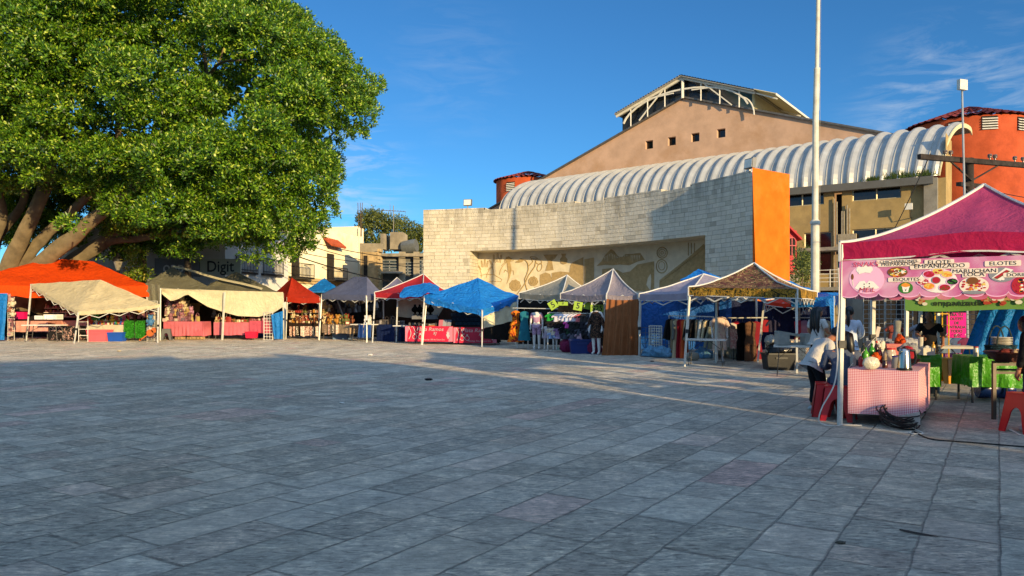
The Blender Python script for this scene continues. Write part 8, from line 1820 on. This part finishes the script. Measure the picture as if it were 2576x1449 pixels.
p = tabp(2238, 890); m_ = MB(); m_.obox(p + Vector((-.3, .0, 0)), Vector((.3, 0, 0)), Vector((0, .25, 0)), Vector((0, 0, .22))); solo(m_, 'food_tub', M('clear_tub', '#a09a90', rough=.2, spec=.6, trans=.3), 'clear plastic food tub behind the bottles', 'tub')
p = tabp(2282, 905); m_ = MB(); m_.lathe([(.09, 0), (.11, .16), (.115, .165), (.1, .16)], p, 16); m_.blob(p + Vector((0, 0, .17)), .09, .08, .05, 10, 7, .3); solo(m_, 'snack_tub', M('red_tub', '#9a2430', rough=.4), 'dark red tub of snacks behind the kettle', 'tub', smooth=True)
STOOL.put(g(2122, 1060) + Vector((0, .16, 0)), R(-30), 'red plastic stool nearest the pole, under the seated woman', 'red stools at the snack stall', 1.06)
STOOL.put(g(2090, 1048) + Vector((0, .1, 0)), R(-20), 'red plastic stool half behind the one under the seated woman', 'red stools at the snack stall', 1.06)
STOOL.put(g(2592, 1092) + Vector((.06, .1, 0)), R(10), 'red plastic stool at the edge of the picture, under the woman in jeans', 'red stools at the snack stall', 1.1)
YS = PLG('yellow_stool', '#d0901a'); STOOL.put(g(2378, 962), R(25), 'yellow plastic stool behind the lime cloth table', None, 1.15, {'seat': YS, 'leg_frame': YS})
m_ = MB(); c_ = g(2262, 1078)
for k in range(13):
 r = .20 + .03 * math.sin(k * 2.1); off = Vector((.02 * math.sin(k * 1.7), .04 * math.cos(k * 1.3), .012 + .011 * k)); tl = .10 * math.sin(k)
 r += .02; tilt = Matrix.Rotation(R(28 + 6 * math.sin(k * 1.9)), 4, 'X'); m_.tube([c_ + off + Vector((0, 0, .10)) + tilt @ Vector((r * math.cos(a), r * .85 * math.sin(a), .012 * math.sin(3 * a + k))) for a in np.linspace(0, 6.283, 26)], .0085, 6)
for k in range(3): m_.tube([c_ + Vector((-.02 + .02 * k, .12, .1)), c_ + Vector((-.03 + .03 * k, .16, .28)), c_ + Vector((.02 + .03 * k, .18, .4))], .009, 6)
solo(m_, 'cable_coil', M('black_rubber', '#1b1a17', rough=.5), 'big coil of black cable on the paving under the gingham cloth', 'cable', smooth=True)
m_ = MB(); m_.boxm(Matrix.Translation(c_ + Vector((-.0, -.02, .07))) @ Matrix.Rotation(.5, 4, 'Z') @ Matrix.Rotation(.3, 4, 'X'), .12, .06, .05); m_.boxm(Matrix.Translation(c_ + Vector((-.08, .0, .06))) @ Matrix.Rotation(-.7, 4, 'Z') @ Matrix.Rotation(.5, 4, 'Y'), .08, .05, .04); solo(m_, 'power_strip', M('white_plastic', '#dedacb'), 'white power sockets lying in the black cable coil', 'socket')
def floor_cable(pts, r, label, mt, smooth=True):
 m_ = MB(); P = [Vector(p) for p in pts]; out = []
 for i in range(len(P) - 1):
  p0, p1, p2, p3 = P[max(i - 1, 0)], P[i], P[i + 1], P[min(i + 2, len(P) - 1)]
  for k in range(8): t_ = k / 8; out.append(.5 * ((2 * p1) + (-p0 + p2) * t_ + (2 * p0 - 5 * p1 + 4 * p2 - p3) * t_ ** 2 + (-p0 + 3 * p1 - 3 * p2 + p3) * t_ ** 3))
 out.append(P[-1]); m_.tube(out, r, 6); return solo(m_, 'cable', mt, label, 'cable', smooth=True)
up_ = lambda px, py, z=.01: V3(g(px, py), z)
floor_cable([up_(2300, 1088), up_(2340, 1106), up_(2400, 1112), up_(2480, 1118), up_(2600, 1128)], .009, 'black cable running over the paving from the coil to the red stool', M('black_rubber', '#1b1a17'))
WCB = M('white_cable', '#cfc9bb', rough=.5)
floor_cable([up_(2285, 1080, .05), up_(2305, 1083), up_(2322, 1092), up_(2300, 1094), up_(2285, 1090)], .008, 'short white cable end lying beside the black coil', WCB)
pp0 = pFL + Vector((-.03, -.03, 0))
floor_cable([V3(pp0, 2.1), V3(pp0 + Vector((.01, 0, 0)), 1.6), V3(pp0 + Vector((-.03, -.02, 0)), 1.15), V3(pp0 + Vector((-.02, -.02, 0)), .9), V3(pp0 + Vector((-.08, -.05, 0)), .55), V3(pp0 + Vector((-.24, -.05, 0)), .25), V3(pp0 + Vector((-.26, -.02, 0)), .06), V3(pp0 + Vector((-.12, -.06, 0)), .012), V3(pp0 + Vector((.1, .02, 0)), .012), V3(pp0 + Vector((.3, -.02, 0)), .012)], .009, 'white cable looping down the pole of the snack tent to the paving', WCB)
floor_cable([up_(2540, 1085, .02), up_(2556, 1090), up_(2566, 1096), up_(2590, 1100)], .01, 'pale cable end with a red plug by the red stool at the edge', WCB)
nFL = at(2277, 14.0); nFR = nFL + E2 * 3.2
GT = fabric('green_tent_cloth', '#3f7f34', .25, wr=.4)
canopy('green_banner_tent', 'tent with a green printed banner behind the snack stall', [nFL, nFR, nFR + E1 * 3, nFL + E1 * 3], 2.25, (nFL + nFR) / 2 + E1 * 1.5 + Vector((0, 0, 3.1)), GT, .22, None, None, 1.4, .02, .02, 0, seed=40, cat='snack stall')
m_ = MB(); m_.grid(lambda i, j: nFL.lerp(nFR, i) + NP * (.02 + .01 * math.sin(i * 20)) + Vector((0, 0, 2.06 - .53 * j - .02 * math.sin(i * 9))), 30, 3); m_.cur = 1
nn = NP * .045
sign_text(m_, 'empanizado', nFL + E2 * .85 + nn + Vector((0, 0, 1.66)), E2, UP, .13, 1, .003, 0, 1, 1.3); sign_text(m_, 'nachos', nFL + E2 * 2.85 + nn + Vector((0, 0, 1.64)), E2, UP, .12, 1, .003)
for k, tx in enumerate('IDEAL DULCE Y PICANTE'): a = R(-150 + 6 * k); sign_text(m_, tx, nFL + E2 * (2.1 + .42 * math.cos(a)) + nn + Vector((0, 0, 1.92 + .34 * math.sin(a))), E2 * math.cos(a + math.pi / 2) + UP * math.sin(a + math.pi / 2), UP * math.cos(a + math.pi / 2) - E2 * math.sin(a + math.pi / 2), .075, 1) if tx != ' ' else None
for x, cs in ((.22, (3, 4)), (1.35, (3, 4)), (1.62, (4, 3))):
 for i in range(16): m_.cur = rb.choice((3, 4, 5)); c_ = nFL + E2 * (x + rb.uniform(-.16, .16)) + NP * (.05 + i * 1e-3) + Vector((0, 0, 1.74 + rb.uniform(-.1, .1))); q = rb.uniform(.03, .06); m_.poly([c_ + E2 * q * math.cos(a) + UP * q * .7 * math.sin(a) for a in np.linspace(0, 6.28, 9)[:-1]])
m_.cur = 2; c_ = nFL + E2 * 2.1 + nn + Vector((0, 0, 1.95)); m_.poly([c_ + E2 * .27 * math.cos(a) + UP * .24 * math.sin(a) for a in np.linspace(0, 6.28, 22)[:-1]])
solo(m_, 'green_banner', [M('banner_green', '#6f9a44', rough=.5, var=.1, scale=1), flat('print_dark', '#26301a', .6), flat('print_gold', '#c9b04a', .5), flat('print_red', '#a8402a', .5), flat('print_tan', '#b08a50', .5), flat('print_cream', '#d8d0b0', .5)], 'long green printed banner hanging behind the scallops of the snack tent', 'banner')
m_ = MB(); m_.bar(at(2360, 16.4), w(2360, 788, 16.4), .05); solo(m_, 'tent_post', STEEL, 'white post beside the man in the black shirt', 'post')
TABLE.put(at(2383, 15.2), R(-15), 'white folding table behind the lime cloth, beside the yellow stool', None, (.6, .8, 1.12))
m_ = MB()
for dx in (0, .3):
 for dy in (0, .25): m_.tube([at(2352, 16.6) + Vector((dx, dy, 0)), V3(at(2352, 16.6) + Vector((dx, dy, 0)), 1.5)], .014, 6)
for z in (.7, .95, 1.2, 1.45):
 for dy in (0, .25): m_.tube([V3(at(2352, 16.6), z) + Vector((0, dy, 0)), V3(at(2352, 16.6), z) + Vector((.3, dy, 0))], .012, 6)
solo(m_, 'yellow_rack', flat('yellow_paint', '#d0a020', .5), 'narrow yellow wire rack beside the neon pink poster', 'rack')
card(2406, 818, .43, .55, 16.9, 'ERA TU\nOUTFIT\nDE\nENTRADA\nTODO\n$10', 'neon pink poster with handwritten price $10 on the wire panel', 0, fabric('neon_pink', '#e0208a', .1, wr=.1))
hang('blue_tarpaulin', C_BL, 'big blue tarpaulin draped to the ground behind the lime cloth table with the blue drum', w(2466, 776, 15.6), w(2680, 770, 14.6), w(2680, 935, 14.6), w(2404, 936, 15.4), 'tarpaulin', .09, 5, 50, 20, bulge=-.25)
GW = M('grey_wire', '#5a5f66')
grid_panel('grid_panel', 'wire display panel behind the snack table, left of the green banner post', at(2172, 18.5), at(2225, 18.2), .1, 2.1, .11, M('pale_wire', '#9a9a94', rough=.5), .006)
grid_panel('grid_panel', 'wire display panel between the green banner post and the other left panel', at(2228, 18.2), at(2296, 17.9), .1, 2.1, .11, M('pale_wire', '#9a9a94'), .006)
grid_panel('grid_panel', 'wire display panel behind the neon pink poster', at(2366, 17.2), at(2470, 16.9), .1, 2.1, .11, GW, .006)
for i, (px, c_, lb) in enumerate(((2380, '#6a7a8a', 'striped grey top hung low on the wire panel under the pink poster'), (2405, '#4a5a7a', 'blue top hung low on the wire panel under the pink poster'), (2428, '#6a2a4a', 'plum top hung low on the wire panel beside the blue tarpaulin'), (2250, '#7a3a30', 'rust coloured top on the wire panel behind the blender'), (2310, '#8a8a90', 'grey top on the wire panel behind the man in black'))): garment('small', c_, w(px, 845 if i < 3 else 812, 16.8 if i < 3 else 17.9), .1, lb, s=1.3)
m_ = MB(); m_.obox(at(2378, 17.4), Vector((.62, -.1, 0)), Vector((0, .4, 0)), Vector((0, 0, .55))); solo(m_, 'pink_chest', M('pink_chest', '#a84a80', rough=.6, var=.2), 'low mauve box under the wire panel with the pink poster', 'box')
m_ = MB(); c0 = at(2146, 23); m_.obox(c0 + Vector((-.02, 0, 0)), Vector((.42, 0, 0)), Vector((0, .42, 0)), Vector((0, 0, 3.6))); solo(m_, 'concrete_pillar', M('grey_concrete', '#8d8778'), 'grey concrete pillar behind the snack stall', 'pillar')
hang('dark_backdrop', C_BK, 'added black backdrop for the shade in the stalls under the green banner', w(2170, 690, 21.5), w(2700, 690, 20), w(2700, 850, 20), w(2170, 850, 21.5), 'cloth', .05, 8)  # added sheet, its black does the work of the shade under the tent
mt0 = g(2500, 1055); GS = M('galv_frame', '#4f483f', rough=.45, metal=.6, stain='#4a3a2c')
gt_ = thing('grill_table', 'rusty steel grill table with thin legs at the front of the green stall', 'table', tuple(mt0))
m_ = MB();
for z in (.775, .66):
 m_.bar(V3(mt0, z), V3(mt0 + Vector((.9, -.1, 0)), z), .035); m_.bar(V3(mt0, z), V3(mt0 + E1 * .6, z), .03); m_.bar(V3(mt0 + E1 * .6, z), V3(mt0 + E1 * .6 + Vector((.9, -.1, 0)), z), .03); m_.bar(V3(mt0 + Vector((.9, -.1, 0)), z), V3(mt0 + E1 * .6 + Vector((.9, -.1, 0)), z), .03)
part(m_, 'frame', GS, gt_)
for q in (Vector((0, 0, 0)), Vector((.9, -.1, 0)), E1 * .6, E1 * .6 + Vector((.9, -.1, 0))): m_ = MB(); m_.bar(mt0 + q, V3(mt0 + q, .79), .045); part(m_, 'leg', GS, gt_)
c_ = V3(mt0 + Vector((.42, .22, 0)), .80)
m_ = MB(); m_.lathe([(.22, 0), (.36, .12), (.38, .13), (.37, .145), (.34, .13), (.2, .03), (0, .03)], c_, 26); solo(m_, 'clay_pan', M('dark_clay', '#3a201a', rough=.5, var=.3), 'wide dark clay pan on the steel grill table', 'pan', smooth=True)
for i, (dx, dy, c2) in enumerate(((.05, 0, '#c9b08a'), (.16, .03, '#8a9a4a'), (-.1, .05, '#6a2a24'), (.12, -.08, '#d8c8a8'), (0, .1, '#7a3428'))):
 m_ = MB(); m_.blob(c_ + Vector((dx, dy, .13)), .08, .06, .05, 10, 7, .3, i); solo(m_, 'wrapped_food', fabric('food_%d' % i, c2, .05, wr=.6), ('cream bundle in the middle of the clay pan', 'green bundle in the clay pan', 'dark red bundle in the clay pan', 'pale bundle at the front of the clay pan', 'rust red bundle at the back of the clay pan')[i], 'food', smooth='all')
bk0 = tabp(2517, 903, .765); BASK = pattern_cloth('basket_weave', [(0, '#16323c'), (.5, '#2c5560'), (.6, '#0f2129')], 40, 0, 'vor')
bs = thing('woven_basket', 'dark teal woven basket with tall handles behind the clay pan', 'basket', tuple(bk0))
m_ = MB(); m_.lathe([(.16, 0), (.22, .22), (.21, .22), (.15, .01)], bk0, 20, 1.1, .8)
for k in range(8): m_.lathe([(.165 + .0075 * k, .012 + .027 * k), (.172 + .0075 * k, .02 + .027 * k), (.168 + .0075 * k, .03 + .027 * k)], bk0, 20, 1.1, .8)
part(m_, 'weave', BASK, bs, smooth=True)
for dy in (-.1, .1): m_ = MB(); m_.tube([bk0 + Vector((.12 * math.cos(a), dy, .22 + .3 * math.sin(a))) for a in np.linspace(0, math.pi, 12)], .011, 6); part(m_, 'handle', M('basket_handle', '#2a3a3a', rough=.5), bs)
m_ = MB();
for k in range(5): m_.lathe([(.1, .0), (.15, .02), (.15, .024)], bk0 + Vector((.02, .0, .22 + .025 * k)), 18)
solo(m_, 'plate_stack', M('foam_cup', '#d8d3c4'), 'stack of white foam plates in the teal basket', 'plates', smooth=True)
bottle(2455, 897, .17, .04, '#c8c4b4', '#a83020', 'white salt carton on the lime cloth beside the basket', 'carton', False, .765)
m_ = MB(); dq = at(2502, 13.2); m_.lathe([(0, -.28), (.15, -.28), (.165, -.26), (.165, -.1), (.155, -.08), (.155, .08), (.165, .1), (.165, .26), (.15, .28), (0, .28)], dq + Vector((0, 0, .17)), 20, mat=Matrix.Rotation(R(90), 4, 'Y') @ Matrix.Rotation(R(10), 4, 'X')); solo(m_, 'water_jug', M('blue_jug', '#15306e', rough=.25, spec=.6), 'blue water drum lying under the lime cloth table', 'drum', smooth=True)
m_ = MB(); m_.lathe([(.12, 0), (.13, .4), (.1, .46), (.05, .5), (.05, .55), (0, .55)], at(2345, 13.6), 16); solo(m_, 'gas_bottle', M('grey_tank', '#6d7170'), 'grey gas bottle beside the lime cloth table behind the gingham one', 'gas bottle', smooth=True)
for i, (px, py, c_, s, lb) in enumerate(((1078, 957, '#1c1a18', .09, 'dark scrap of rubbish on the open paving, middle of the square'), (2115, 1368, '#4a463c', .035, 'dark tuft of dirt in a paving joint near the snack stall'), (930, 894, '#c9c4b8', .1, 'white paper scrap on the sunlit paving before the slate blue tent'), (860, 1016, '#c9c4b8', .05, 'tiny white paper scrap in the shaded paving'), (1640, 910, '#4a2a20', .06, 'small brown scrap before the brown curtain'), (300, 884, '#c9b48a', .07, 'small cream scrap before the beige tent'))):
 m_ = MB(); m_.blob(g(px, py) + Vector((0, 0, s * .25)), s, s * .7, s * .3, 9, 6, .6, i, bottom=-s * .25); solo(m_, 'litter', flat('litter_%d' % i, c_, .9), lb, 'litter')
a, b = g(2262, 1335), g(2368, 1352); m_ = MB(); m_.v += [V3(a, .004), V3(a.lerp(b, .15) + Vector((0, -.03, 0)), .004), V3(a.lerp(b, .5) + Vector((0, -.045, 0)), .004), V3(b, .004), V3(a.lerp(b, .5) + Vector((0, .03, 0)), .004), V3(a.lerp(b, .1) + Vector((0, .05, 0)), .004)]; m_.face(range(6)); solo(m_, 'broken_joint', M('recess_dark', '#2a241c'), None, None, kind='structure')
for pr in (BIN, STOOL, TABLE, CHAIR): pr.drop()
for pr in PRO.values(): bpy.data.objects.remove(pr.o)
